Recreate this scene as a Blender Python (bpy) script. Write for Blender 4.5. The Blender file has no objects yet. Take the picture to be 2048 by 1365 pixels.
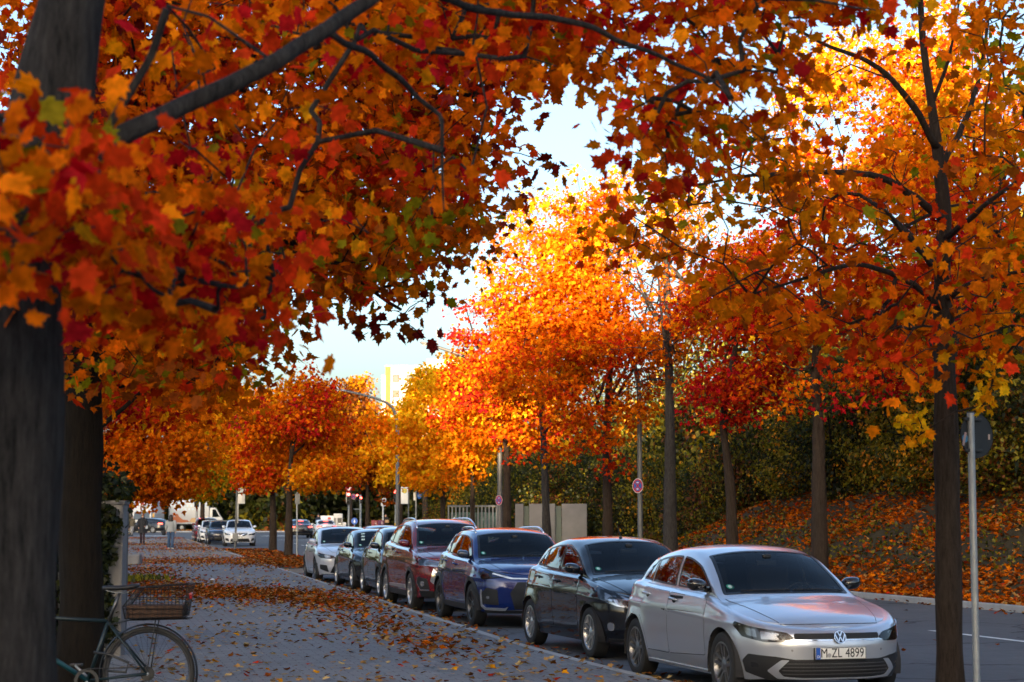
import bpy, bmesh, math, random
import numpy as np
from mathutils import Vector, Matrix
from mathutils.geometry import delaunay_2d_cdt

scene = bpy.context.scene
col = scene.collection
random.seed(7)
rng = np.random.default_rng(11)
PI = math.pi

# ------------------------------------------------------------------ camera model (for reading distances off the photograph)
FPX = 3700.0                    # focal length in photo pixels (2048 wide)
EYE = 1.65
TH = math.atan(348.5 / FPX)     # camera pitch (upwards)

def ray(px, py):
    v = 682.5 - py
    h = FPX * math.cos(TH) - v * math.sin(TH)
    return (px - 1024.0) / h, (FPX * math.sin(TH) + v * math.cos(TH)) / h

def at(px, py, d):
    """world point seen at a photo pixel, d metres ahead"""
    a, b = ray(px, py)
    return Vector((a * d, d, EYE + b * d))

def ground(px, py, z=0.0):
    a, b = ray(px, py)
    d = (z - EYE) / b
    return Vector((a * d, d, z))

def project(P):
    """(N,3) world points -> photo pixels (2048 wide)"""
    x = P[:, 0]; y = P[:, 1]; z = P[:, 2] - EYE
    f = y * math.cos(TH) + z * math.sin(TH)
    u = -y * math.sin(TH) + z * math.cos(TH)
    return 1024 + FPX * x / f, 682.5 - FPX * u / f

# ------------------------------------------------------------------ small helpers
def tag(o, label=None, cat=None, group=None, kind=None):
    if label: o['label'] = label
    if cat: o['category'] = cat
    if group: o['group'] = group
    if kind: o['kind'] = kind
    return o

def empty(name, loc=(0, 0, 0), rz=0.0, parent=None):
    o = bpy.data.objects.new(name, None)
    o.empty_display_size = 0.2
    col.objects.link(o)
    o.location = loc
    o.rotation_euler = (0, 0, rz)
    o.parent = parent
    return o

def link(name, me, parent=None, mats=None):
    o = bpy.data.objects.new(name, me)
    if mats is not None:
        for m in (mats if isinstance(mats, (list, tuple)) else [mats]):
            me.materials.append(m)
    col.objects.link(o)
    o.parent = parent
    return o

def mesh(name, V, F, mats, parent=None, smooth=False, mi=None, autosmooth=None):
    me = bpy.data.meshes.new(name)
    me.from_pydata([tuple(map(float, v)) for v in V], [], [tuple(map(int, f)) for f in F])
    if smooth:
        me.polygons.foreach_set('use_smooth', [True] * len(me.polygons))
    if mi is not None:
        me.polygons.foreach_set('material_index', list(map(int, mi)))
    if autosmooth is not None:
        me.set_sharp_from_angle(angle=math.radians(autosmooth))
    me.update()
    return link(name, me, parent, mats)

def frombm(name, bm, mats, parent=None, smooth=False, autosmooth=None):
    me = bpy.data.meshes.new(name)
    bmesh.ops.recalc_face_normals(bm, faces=bm.faces[:])
    bm.to_mesh(me)
    bm.free()
    if smooth or autosmooth is not None:
        me.polygons.foreach_set('use_smooth', [True] * len(me.polygons))
    if autosmooth is not None:
        me.set_sharp_from_angle(angle=math.radians(autosmooth))
    return link(name, me, parent, mats)

class MB:
    """collects simple shapes into one mesh"""
    def __init__(s): s.V = []; s.F = []; s.M = []
    def add(s, V, F, m=0):
        b = len(s.V)
        s.V += [tuple(v) for v in V]
        s.F += [tuple(i + b for i in f) for f in F]
        s.M += [m] * len(F)
        return s
    def box(s, c, d, m=0, R=None):
        x, y, z = d[0] / 2, d[1] / 2, d[2] / 2
        P = [Vector((sx * x, sy * y, sz * z)) for sz in (-1, 1) for sy in (-1, 1) for sx in (-1, 1)]
        if R is not None: P = [R @ p for p in P]
        P = [p + Vector(c) for p in P]
        return s.add(P, [(0, 2, 3, 1), (4, 5, 7, 6), (0, 1, 5, 4), (2, 6, 7, 3), (0, 4, 6, 2), (1, 3, 7, 5)], m)
    def tube(s, pts, rad, n=8, m=0, cap=True):
        pts = [Vector(p) for p in pts]
        if not isinstance(rad, (list, tuple)): rad = [rad] * len(pts)
        rings = []
        up = Vector((0.13, 0.21, 0.97)).normalized()
        for i, p in enumerate(pts):
            t = (pts[min(i + 1, len(pts) - 1)] - pts[max(i - 1, 0)])
            t = t.normalized() if t.length > 1e-9 else Vector((0, 0, 1))
            if abs(t.dot(up)) > 0.95: up2 = Vector((1, 0.1, 0))
            else: up2 = up
            if i == 0: a = t.cross(up2).normalized()
            else:
                a = (a - t * a.dot(t))
                a = a.normalized() if a.length > 1e-6 else t.cross(up2).normalized()
            b = t.cross(a)
            rings.append([p + (a * math.cos(2 * PI * k / n) + b * math.sin(2 * PI * k / n)) * rad[i] for k in range(n)])
        V = [q for r in rings for q in r]
        F = []
        for i in range(len(pts) - 1):
            for k in range(n):
                k2 = (k + 1) % n
                F.append((i * n + k, i * n + k2, (i + 1) * n + k2, (i + 1) * n + k))
        if cap:
            F.append(tuple(range(n))[::-1]); F.append(tuple((len(pts) - 1) * n + k for k in range(n)))
        return s.add(V, F, m)
    def lathe(s, prof, n=24, axis='z', c=(0, 0, 0), m=0):
        """prof: (radius, height)"""
        V = []
        for r, h in prof:
            for k in range(n):
                a = 2 * PI * k / n
                p = (r * math.cos(a), r * math.sin(a), h)
                if axis == 'y': p = (p[0], h, p[1])
                if axis == 'x': p = (h, p[0], p[1])
                V.append((p[0] + c[0], p[1] + c[1], p[2] + c[2]))
        F = []
        for i in range(len(prof) - 1):
            for k in range(n):
                k2 = (k + 1) % n
                F.append((i * n + k, i * n + k2, (i + 1) * n + k2, (i + 1) * n + k))
        return s.add(V, F, m)
    def disc(s, c, r, axis='y', n=24, m=0, ry=None):
        V = []
        for k in range(n):
            a = 2 * PI * k / n
            u, v = r * math.cos(a), (ry or r) * math.sin(a)
            p = {'y': (u, 0, v), 'x': (0, u, v), 'z': (u, v, 0)}[axis]
            V.append((c[0] + p[0], c[1] + p[1], c[2] + p[2]))
        return s.add(V, [tuple(range(n))], m)
    def prism(s, pts, h0, h1, m=0, axis='y'):
        """2D polygon extruded; axis y: pts are (x,z)"""
        n = len(pts)
        def P(p, h):
            return {'y': (p[0], h, p[1]), 'x': (h, p[0], p[1]), 'z': (p[0], p[1], h)}[axis]
        V = [P(p, h0) for p in pts] + [P(p, h1) for p in pts]
        F = [tuple(range(n))[::-1], tuple(range(n, 2 * n))]
        F += [(k, (k + 1) % n, n + (k + 1) % n, n + k) for k in range(n)]
        return s.add(V, F, m)
    def build(s, name, mats, parent=None, smooth=False, autosmooth=None, bevel=0):
        if bevel:
            bm = bmesh.new()
            vs = [bm.verts.new(v) for v in s.V]
            for f, mi in zip(s.F, s.M):
                try:
                    q = bm.faces.new([vs[i] for i in f]); q.material_index = mi
                except ValueError: pass
            bmesh.ops.recalc_face_normals(bm, faces=bm.faces[:])
            es = [e for e in bm.edges if len(e.link_faces) == 2 and e.calc_face_angle(0) > 0.5]
            bmesh.ops.bevel(bm, geom=es, offset=bevel, segments=3, affect='EDGES', profile=0.5)
            return frombm(name, bm, mats, parent, autosmooth=40)
        o = mesh(name, s.V, s.F, mats, parent, smooth or autosmooth is not None, s.M)
        bm = bmesh.new(); bm.from_mesh(o.data)
        bmesh.ops.recalc_face_normals(bm, faces=bm.faces[:]); bm.to_mesh(o.data); bm.free()
        if autosmooth is not None: o.data.set_sharp_from_angle(angle=math.radians(autosmooth))
        return o

def text_mesh(body, size, thick=0.002, bold=0.0, sx=1.0, align='CENTER'):
    """verts/faces of a text in the xy plane, centred"""
    c = bpy.data.curves.new('lettering', 'FONT')
    c.body = body; c.size = size; c.extrude = thick; c.offset = bold
    c.align_x = align; c.align_y = 'CENTER'; c.resolution_u = 3
    o = bpy.data.objects.new('lettering', c); col.objects.link(o)
    dg = bpy.context.evaluated_depsgraph_get()
    me = bpy.data.meshes.new_from_object(o.evaluated_get(dg))
    V = [(v.co.x * sx, v.co.y, v.co.z) for v in me.vertices]
    F = [tuple(p.vertices) for p in me.polygons]
    bpy.data.objects.remove(o); bpy.data.curves.remove(c); bpy.data.meshes.remove(me)
    return V, F

def pchip(xs, ys):
    xs = np.asarray(xs, float); ys = np.asarray(ys, float)
    h = np.diff(xs); d = np.diff(ys) / h
    m = np.zeros_like(ys)
    for k in range(1, len(xs) - 1):
        if d[k - 1] * d[k] > 0:
            w1 = 2 * h[k] + h[k - 1]; w2 = h[k] + 2 * h[k - 1]
            m[k] = (w1 + w2) / (w1 / d[k - 1] + w2 / d[k])
    m[0], m[-1] = d[0], d[-1]
    def f(x):
        x = np.clip(np.asarray(x, float), xs[0], xs[-1])
        k = np.clip(np.searchsorted(xs, x, 'right') - 1, 0, len(xs) - 2)
        t = (x - xs[k]) / h[k]
        return ((2 * t**3 - 3 * t**2 + 1) * ys[k] + (t**3 - 2 * t**2 + t) * h[k] * m[k]
                + (-2 * t**3 + 3 * t**2) * ys[k + 1] + (t**3 - t**2) * h[k] * m[k + 1])
    return f

def inpoly(x, y, poly):
    x = np.asarray(x, float); y = np.asarray(y, float)
    ins = np.zeros(x.shape, bool)
    n = len(poly)
    for i in range(n):
        x1, y1 = poly[i]; x2, y2 = poly[(i + 1) % n]
        if y1 == y2: continue
        c = ((y1 > y) != (y2 > y)) & (x < (x2 - x1) * (y - y1) / (y2 - y1) + x1)
        ins ^= c
    return ins

def round_poly(pts, r, n=4):
    out = []
    m = len(pts)
    rr = r if isinstance(r, (list, tuple)) else [r] * m
    for i in range(m):
        p = Vector(pts[i]); a = Vector(pts[i - 1]); b = Vector(pts[(i + 1) % m])
        da, db = a - p, b - p
        q = min(rr[i], da.length * 0.45, db.length * 0.45)
        if q < 1e-4: out.append(tuple(p)); continue
        s, e = p + da.normalized() * q, p + db.normalized() * q
        for k in range(n + 1):
            t = k / n
            out.append(tuple(s * (1 - t)**2 + p * 2 * t * (1 - t) + e * t * t))
    return out

def densify(pts, step):
    out = []
    for i in range(len(pts)):
        a, b = Vector(pts[i]), Vector(pts[(i + 1) % len(pts)])
        n = max(1, int(math.ceil((b - a).length / step)))
        for k in range(n): out.append(tuple(a.lerp(b, k / n)))
    return out

def area2(p):
    return 0.5 * sum(p[i][0] * p[(i + 1) % len(p)][1] - p[(i + 1) % len(p)][0] * p[i][1] for i in range(len(p)))

def inset_poly(pts, d):
    """inset (d>0) a dense outline along its vertex normals"""
    s = 1 if area2(pts) > 0 else -1
    out = []
    m = len(pts)
    for i in range(m):
        a, p, b = Vector(pts[i - 1]), Vector(pts[i]), Vector(pts[(i + 1) % m])
        t1, t2 = (p - a), (b - p)
        if t1.length < 1e-9 or t2.length < 1e-9: t1 = t2 = b - a
        n1 = Vector((-t1.y, t1.x)).normalized() * s; n2 = Vector((-t2.y, t2.x)).normalized() * s
        nn = n1 + n2
        nn = nn.normalized() if nn.length > 1e-6 else n1
        k = 1 / max(0.5, nn.dot(n1))
        out.append(tuple(p + nn * d * k))
    return out

# ------------------------------------------------------------------ materials
MATS = {}
def nodes(name):
    m = bpy.data.materials.new(name)
    m.use_nodes = True
    nt = m.node_tree
    b = nt.nodes['Principled BSDF']
    return m, nt, b

def pmat(name, c, rough=0.6, metal=0.0, coat=0.0, spec=0.5, noise=0.0, nscale=8.0, bump=0.0, bscale=60.0, emit=None, estr=0.0):
    if name in MATS: return MATS[name]
    m, nt, b = nodes(name)
    b.inputs['Base Color'].default_value = (*c, 1)
    b.inputs['Roughness'].default_value = rough
    b.inputs['Metallic'].default_value = metal
    b.inputs['Specular IOR Level'].default_value = spec
    b.inputs['Coat Weight'].default_value = coat
    b.inputs['Coat Roughness'].default_value = 0.03
    if emit:
        b.inputs['Emission Color'].default_value = (*emit, 1)
        b.inputs['Emission Strength'].default_value = estr
    if noise or bump:
        tc = nt.nodes.new('ShaderNodeTexCoord')
    if noise:
        n = nt.nodes.new('ShaderNodeTexNoise'); n.inputs['Scale'].default_value = nscale; n.inputs['Detail'].default_value = 6
        nt.links.new(tc.outputs['Object'], n.inputs['Vector'])
        mr = nt.nodes.new('ShaderNodeMapRange')
        mr.inputs['From Min'].default_value = 0.3; mr.inputs['From Max'].default_value = 0.7
        mr.inputs['To Min'].default_value = 1 - noise; mr.inputs['To Max'].default_value = 1 + noise
        nt.links.new(n.outputs['Fac'], mr.inputs['Value'])
        mx = nt.nodes.new('ShaderNodeVectorMath'); mx.operation = 'SCALE'
        mx.inputs[0].default_value = c
        nt.links.new(mr.outputs[0], mx.inputs['Scale'])
        nt.links.new(mx.outputs[0], b.inputs['Base Color'])
    if bump:
        n2 = nt.nodes.new('ShaderNodeTexNoise'); n2.inputs['Scale'].default_value = bscale; n2.inputs['Detail'].default_value = 4
        nt.links.new(tc.outputs['Object'], n2.inputs['Vector'])
        bp = nt.nodes.new('ShaderNodeBump'); bp.inputs['Strength'].default_value = bump; bp.inputs['Distance'].default_value = 0.02
        nt.links.new(n2.outputs['Fac'], bp.inputs['Height'])
        nt.links.new(bp.outputs[0], b.inputs['Normal'])
    MATS[name] = m
    return m

def glassmat(name, tint=(0.22, 0.25, 0.25), boost=1.0):
    if name in MATS: return MATS[name]
    m = bpy.data.materials.new(name); m.use_nodes = True
    nt = m.node_tree; nt.nodes.clear()
    o = nt.nodes.new('ShaderNodeOutputMaterial'); mx = nt.nodes.new('ShaderNodeMixShader')
    t = nt.nodes.new('ShaderNodeBsdfTransparent'); t.inputs[0].default_value = (*tint, 1)
    g = nt.nodes.new('ShaderNodeBsdfGlossy'); g.inputs['Roughness'].default_value = 0.015
    g.inputs['Color'].default_value = (0.95, 0.97, 1, 1)
    f = nt.nodes.new('ShaderNodeFresnel'); f.inputs[0].default_value = 1.55
    k = nt.nodes.new('ShaderNodeMath'); k.operation = 'MULTIPLY'; k.inputs[1].default_value = boost; k.use_clamp = True
    nt.links.new(f.outputs[0], k.inputs[0]); nt.links.new(k.outputs[0], mx.inputs[0])
    nt.links.new(t.outputs[0], mx.inputs[1]); nt.links.new(g.outputs[0], mx.inputs[2]); nt.links.new(mx.outputs[0], o.inputs[0])
    MATS[name] = m
    return m

BLACK_PLASTIC = pmat('black_plastic', (0.015, 0.015, 0.016), 0.45, bump=0.05, bscale=300)
SEAL = pmat('black_rubber_seal', (0.008, 0.008, 0.009), 0.35)
GAP = pmat('panel_gap', (0.004, 0.004, 0.004), 0.9)
RUBBER = pmat('tyre_rubber', (0.018, 0.018, 0.018), 0.8, bump=0.2, bscale=120)
CHROME = pmat('chrome', (0.75, 0.76, 0.78), 0.12, 1.0)
ALLOY = pmat('alloy_wheel', (0.55, 0.55, 0.56), 0.3, 0.9)
DARKALLOY = pmat('dark_alloy', (0.10, 0.10, 0.105), 0.35, 0.8)
DARKMETAL = pmat('dark_metal', (0.05, 0.05, 0.05), 0.6, 0.7)
INTERIOR = pmat('car_interior', (0.026, 0.026, 0.028), 0.85, bump=0.05)
GALV = pmat('galvanised_steel', (0.32, 0.34, 0.35), 0.5, 0.6, noise=0.12, nscale=14)
GREYPOLE = pmat('grey_painted_pole', (0.11, 0.115, 0.12), 0.5, 0.2, noise=0.12, nscale=10)
WINGLASS = glassmat('car_glass', (0.60, 0.64, 0.63), .55)
SIDEGLASS = glassmat('car_side_glass', (0.34, 0.37, 0.37), 1.7)
CLEARGLASS = glassmat('lamp_lens', (0.9, 0.9, 0.9), 1.0)
WHITEPLATE = pmat('white_plate', (0.75, 0.75, 0.72), 0.4)
EUBLUE = pmat('plate_blue', (0.02, 0.10, 0.45), 0.4)
INK = pmat('black_ink', (0.01, 0.01, 0.01), 0.5)
# ------------------------------------------------------------------ cars
def ipoint(seq, s):
    return [(p[0], p[1]) for p in seq]

class Shell:
    """car body surface: a ring of flanks (A) below the belt line and a canopy (B) above it. x forward, y left, z up."""
    def __init__(s, S):
        s.S = S
        L, W = S['L'], S['W']
        s.L, s.W = L, W
        s.hl = L / 2
        top = S['top']; rim = S['rim']
        s.zt = pchip([p[0] for p in top], [p[1] for p in top])       # over distance from the nose
        s.zr = pchip([p[0] for p in rim], [p[1] for p in rim])
        s.zb = pchip([0, 0.5, 0.9, L - 0.9, L - 0.4, L], [S['gc'] + 0.05, S['gc'] + .01, S['gc'], S['gc'], S['gc'] + .03, S['gc'] + 0.12])
        s.nose = pchip([p[0] for p in S['nose']], [p[1] for p in S['nose']])   # setback over z
        s.tail = pchip([p[0] for p in S['tail']], [p[1] for p in S['tail']])
        s.side = pchip([p[0] for p in S['side']], [p[1] for p in S['side']])   # tuck-in over z
        s.n = S.get('n', 2.6); s.nr = S.get('nr', 3.2)
        s.xa = s.hl - S.get('fl', 0.85); s.xb = -s.hl + S.get('rl', 0.7)
        q = S.get('res', 1.0)
        s.nf = int(26 * q); s.ns = int(84 * q); s.nb = int(20 * q)
        s.nc = s.nf + s.ns + s.nb
        s.axf = s.hl - S['fo']; s.axr = s.axf - S['wb']; s.R = S['R']; s.ar = S['R'] + S.get('archgap', 0.045)
        s.rowsA = int(30 * q)
        s.build_grids()
    def raw(s, c, z, zrim):
        """flank point at column c (array), height z"""
        c = np.asarray(c, float); z = np.asarray(z, float)
        ro = 0.07
        t = np.clip((z - (zrim - ro)) / ro, 0, 1)
        ins = 0.04 * (1 - np.sqrt(np.clip(1 - t * t, 0, 1)))
        hw = s.W / 2 - s.side(z) - ins - .045 * np.clip(((c - s.nf) / s.ns - .62) / .38, 0, 1) ** 2 * np.clip((z - .55) / .3, 0, 1)
        xf = s.hl - s.nose(z) - ins * 1.2
        xr = -s.hl + s.tail(z) + ins
        a = np.clip(c / s.nf, 0, 1) * PI / 2
        b = np.clip((s.nc - c) / s.nb, 0, 1) * PI / 2
        x1 = s.xa + (xf - s.xa) * np.cos(a) ** (2 / s.n); y1 = np.sin(a) ** (2 / s.n)
        x3 = s.xb + (xr - s.xb) * np.cos(b) ** (2 / s.nr); y3 = np.sin(b) ** (2 / s.nr)
        u = np.clip((c - s.nf) / s.ns, 0, 1)
        x2 = s.xa + (s.xb - s.xa) * u
        x = np.where(c < s.nf, x1, np.where(c > s.nf + s.ns, x3, x2))
        y = np.where(c < s.nf, y1, np.where(c > s.nf + s.ns, y3, 1.0)) * hw
        fl = 0
        for ax in (s.axf, s.axr):
            d = np.hypot(x - ax, z - s.R)
            fl = fl + s.S.get('flare', 0.014) * np.exp(-((d - s.ar) / 0.10) ** 2) * (y > s.W * 0.35)
        # crease along the flank
        zc = s.S.get('crease', (0.78, 0.0))
        zl = zc[0] + zc[1] * (x / s.hl)
        cr = 0.012 * np.exp(-((z - zl) / 0.03) ** 2) * (y > s.W * 0.35)
        return x, -(y + fl + cr)      # right flank (negative y)
    def rimz(s, c):
        # rim height over the column, found from the x of the column at mid height
        x, _ = s.raw(c, np.full(np.shape(c), 0.6), np.full(np.shape(c), 9.0))
        return s.zr(s.hl - x)
    def botz(s, c):
        x, _ = s.raw(c, np.full(np.shape(c), 0.4), np.full(np.shape(c), 9.0))
        return s.zb(s.hl - x)
    def build_grids(s):
        c = np.arange(s.nc + 1, dtype=float)
        s.rz = s.rimz(c); s.bz = s.botz(c)
        v = np.linspace(0, 1, s.rowsA + 1)
        v = v ** 0.92
        s.A = np.zeros((s.nc + 1, s.rowsA + 1, 3))
        for j, t in enumerate(v):
            z = s.bz + (s.rz - s.bz) * t
            x, y = s.raw(c, z, s.rz)
            s.A[:, j, 0] = x; s.A[:, j, 1] = y; s.A[:, j, 2] = z
        ng, nt = 12, 16
        s.ng, s.nt = ng, nt
        B = np.zeros((s.nc + 1, ng + nt + 1, 3))
        S = s.S
        crown = pchip([p[0] for p in S['crown']], [p[1] for p in S['crown']])
        for i in range(s.nc + 1):
            xr, yr, zr = s.A[i, -1]; yr = -yr
            d = s.hl - xr
            zt = float(s.zt(d)); h = max(zt - zr, 0.0)
            if yr < 1e-4:
                B[i, :, :] = (xr, 0, zr); continue
            cr = min(h, float(crown(d)))
            zc = zr + h - cr
            yc = yr - min(S.get('shoulder', 0.045), .3 * yr) - S.get('tumble', 0.30) * (zc - zr)
            tp = min(1, max(0, (d / s.L - .55) / .42)); yc -= S.get('taper', .085) * tp * tp * (3 - 2 * tp)
            yc = max(yc, yr * 0.3)
            t = np.linspace(0, 1, ng + 1)
            ys = yr + (yc - yr) * t; zs = zr + (zc - zr) * t
            # a short flat shoulder then the glass
            sh = min(S.get('shoulder', 0.045), .3 * yr)
            k = np.clip(t / 0.12, 0, 1)
            ys = yr - sh * k - (yr - sh - yc) * np.clip((t - .12) / .88, 0, 1)
            zs = zr + (zc - zr) * np.clip((t - .06) / .94, 0, 1)
            bul = 0.018 * np.sin(PI * np.clip((t - .12) / .88, 0, 1)) * min(1, (zc - zr) / .3)
            ys = ys + bul
            u = np.linspace(0, 1, nt + 1)[1:]
            yt = yc * (1 - u); zz = zc + (zt - zc) * (1 - (1 - u) ** 2.3)
            Y = np.concatenate([ys, yt]); Z = np.concatenate([zs, zz])
            for it in range(3):
                Y2, Z2 = Y.copy(), Z.copy()
                w = slice(ng - 4, ng + 5)
                wm = slice(ng - 5, ng + 4); wp = slice(ng - 3, ng + 6)
                Y2[w] = .5 * Y[w] + .25 * (Y[wm] + Y[wp]); Z2[w] = .5 * Z[w] + .25 * (Z[wm] + Z[wp])
                Y, Z = Y2, Z2
            B[i, :, 0] = xr; B[i, :, 1] = -Y; B[i, :, 2] = Z
        # smooth along the length a little
        for it in range(2):
            B2 = B.copy()
            B2[2:-2, 1:, 2] = .5 * B[2:-2, 1:, 2] + .25 * (B[1:-3, 1:, 2] + B[3:-1, 1:, 2])
            B = B2
        s.B = B
        s.xcol = B[:, 0, 0]
        # arc length along the bumper at mid height
        x, y = s.raw(c, np.full(c.shape, .5), np.full(c.shape, 9.0))
        ds = np.hypot(np.diff(x), np.diff(y))
        s.q = np.concatenate([[0], np.cumsum(ds)])
        s.make_tables()
    # ---- maps: 2D arrays -> (N,3) points on the right flank (sg=-1) or left (sg=+1), read from tables    # ---- maps: 2D arrays -> (N,3) points on the right flank (sg=-1) or left (sg=+1), read from tables
    def make_tables(s):
        nc = s.nc + 1
        c = np.arange(nc, dtype=float)
        s.zg = np.linspace(0.1, s.S['H'] + .05, 110)
        s.xg = np.linspace(-s.hl, s.hl, 260)
        s.tA = np.zeros((len(s.xg), len(s.zg)))
        for k, z in enumerate(s.zg):
            X, Y = s.raw(c, np.full(nc, z), s.rz)
            s.tA[:, k] = np.interp(-s.xg, -X, Y)
        s.tB = np.zeros((nc, len(s.zg)))
        s.yg = np.linspace(0, s.W / 2, 60)
        s.tT = np.zeros((nc, len(s.yg)))
        for i in range(nc):
            P = s.B[i]
            z_ = np.maximum.accumulate(P[:, 2] + np.arange(len(P)) * 1e-6)
            s.tB[i] = np.interp(s.zg, z_, P[:, 1])
            yy = np.minimum.accumulate(-P[:, 1] - np.arange(len(P)) * 1e-6)[::-1]
            s.tT[i] = np.interp(s.yg, yy, P[::-1, 2])
    @staticmethod
    def bil(T, i, j):
        i = np.clip(i, 0, T.shape[0] - 1.001); j = np.clip(j, 0, T.shape[1] - 1.001)
        a = i.astype(int); b = j.astype(int); u = i - a; v = j - b
        return T[a, b] * (1 - u) * (1 - v) + T[a + 1, b] * u * (1 - v) + T[a, b + 1] * (1 - u) * v + T[a + 1, b + 1] * u * v
    def _z(s, z): return (z - s.zg[0]) / (s.zg[1] - s.zg[0])
    def _c(s, x): return np.interp(-x, -s.xcol, np.arange(s.nc + 1))
    def colB(s, x):
        c = float(s._c(x))
        i = int(min(c, s.nc - 1)); f = c - i
        return s.B[i] * (1 - f) + s.B[i + 1] * f
    def sideB(s, x, z):
        x = np.asarray(x, float); z = np.asarray(z, float)
        return np.stack([x, s.bil(s.tB, s._c(x), s._z(z)), z], -1)
    def topB(s, x, y):
        x = np.asarray(x, float); y = np.asarray(y, float)
        return np.stack([x, y, s.bil(s.tT, s._c(x), np.abs(y) / (s.yg[1] - s.yg[0]))], -1)
    def sideA(s, x, z):
        x = np.asarray(x, float); z = np.asarray(z, float)
        return np.stack([x, s.bil(s.tA, (x - s.xg[0]) / (s.xg[1] - s.xg[0]), s._z(z)), z], -1)
    def frontA(s, q, z):
        q = np.asarray(q, float); z = np.asarray(z, float)
        c = np.interp(np.abs(q), s.q, np.arange(s.nc + 1))
        X, Y = s.raw(c, z, s.rimz(c))
        return np.stack([X, np.copysign(1, q) * np.abs(Y), z], -1)
    def rearA(s, q, z):
        q = np.asarray(q, float); z = np.asarray(z, float)
        c = np.interp(s.q[-1] - np.abs(q), s.q, np.arange(s.nc + 1))
        X, Y = s.raw(c, z, s.rimz(c))
        return np.stack([X, np.copysign(1, q) * np.abs(Y), z], -1)
    def f(s, name, sg=-1):
        g = getattr(s, name)
        if name in ('sideA', 'sideB') and sg > 0:
            return lambda a, b: g(a, b) * np.array([1, -1, 1.0])
        return g

def mapn(fn, u, v, e=0.012):
    u = np.asarray(u, float); v = np.asarray(v, float)
    p = fn(u, v)
    n = np.cross(fn(u + e, v) - fn(u - e, v), fn(u, v + e) - fn(u, v - e))
    l = np.linalg.norm(n, axis=-1, keepdims=True)
    n = np.where(l > 1e-12, n / np.maximum(l, 1e-12), np.array([0, 0, 1.0]))
    ref = p - np.array([0, 0, 0.5]); ref[..., 0] *= 0.45
    sgn = np.where(np.sum(n * ref, -1, keepdims=True) < 0, -1.0, 1.0)
    return p, n * sgn

def patch(name, poly, fn, off, mat, parent, step=0.05, skirt=True, mats_extra=None):
    """panel lying on a car surface: outline in the 2D coordinates of the map fn"""
    out = densify(poly, step)
    n = len(out)
    xs = [p[0] for p in out]; ys = [p[1] for p in out]
    pts = [Vector(p) for p in out]
    gx = np.arange(min(xs) + step * .6, max(xs), step); gy = np.arange(min(ys) + step * .6, max(ys), step)
    if len(gx) and len(gy):
        X, Y = np.meshgrid(gx, gy); X = X.ravel(); Y = Y.ravel()
        ip = inset_poly(out, step * .35)
        k = inpoly(X, Y, ip) & inpoly(X, Y, out)
        pts += [Vector((a, b)) for a, b in zip(X[k], Y[k])]
    r = delaunay_2d_cdt(pts, [(i, (i + 1) % n) for i in range(n)], [list(range(n))], 1, 1e-6)
    V2, F = r[0], [tuple(f) for f in r[2]]
    P, N = mapn(fn, [p.x for p in V2], [p.y for p in V2])
    V3 = list(P + N * off)
    if skirt:
        cnt = {}
        for f in F:
            for i in range(len(f)):
                e = frozenset((f[i], f[(i + 1) % len(f)])); cnt[e] = cnt.get(e, 0) + 1
        m = {}
        for e, k in list(cnt.items()):
            if k != 1: continue
            a, b = tuple(e)
            for w in (a, b):
                if w not in m:
                    m[w] = len(V3); V3.append(P[w] - N[w] * 0.004)
            F.append((a, b, m[b], m[a]))
    bm = bmesh.new()
    vs = [bm.verts.new(tuple(v)) for v in V3]
    for f in F:
        try: bm.faces.new([vs[i] for i in f])
        except ValueError: pass
    return frombm(name, bm, mat, parent, autosmooth=38)

def ring(name, outer, inner, fn, off, mat, parent):
    """frame between two dense outlines with the same number of points"""
    n = len(outer); V = []; F = []
    for loop, o in ((outer, -0.003), (outer, off), (inner, off), (inner, -0.012)):
        P, N = mapn(fn, [p[0] for p in loop], [p[1] for p in loop]); V += list(P + N * o)
    for L in range(3):
        for i in range(n):
            j = (i + 1) % n
            F.append((L * n + i, L * n + j, (L + 1) * n + j, (L + 1) * n + i))
    bm = bmesh.new(); vs = [bm.verts.new(tuple(v)) for v in V]
    for f in F: bm.faces.new([vs[i] for i in f])
    return frombm(name, bm, mat, parent, autosmooth=50)

def window(name, poly, fn, parent, glass, wd=0.025, step=0.06, r=0.03, sealname='window_seal'):
    out = densify(round_poly(poly, r), step)
    inn = inset_poly(out, wd)
    o = patch(name, inset_poly(out, wd - 0.006), fn, 0.001, glass, parent, step=0.09, skirt=False)
    ring(sealname, out, inn, fn, 0.004, SEAL, o)
    return out

def arc(cx, cz, r, a0, a1, n=14):
    return [(cx + r * math.cos(math.radians(a0 + (a1 - a0) * k / n)), cz + r * math.sin(math.radians(a0 + (a1 - a0) * k / n))) for k in range(n + 1)]

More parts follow.
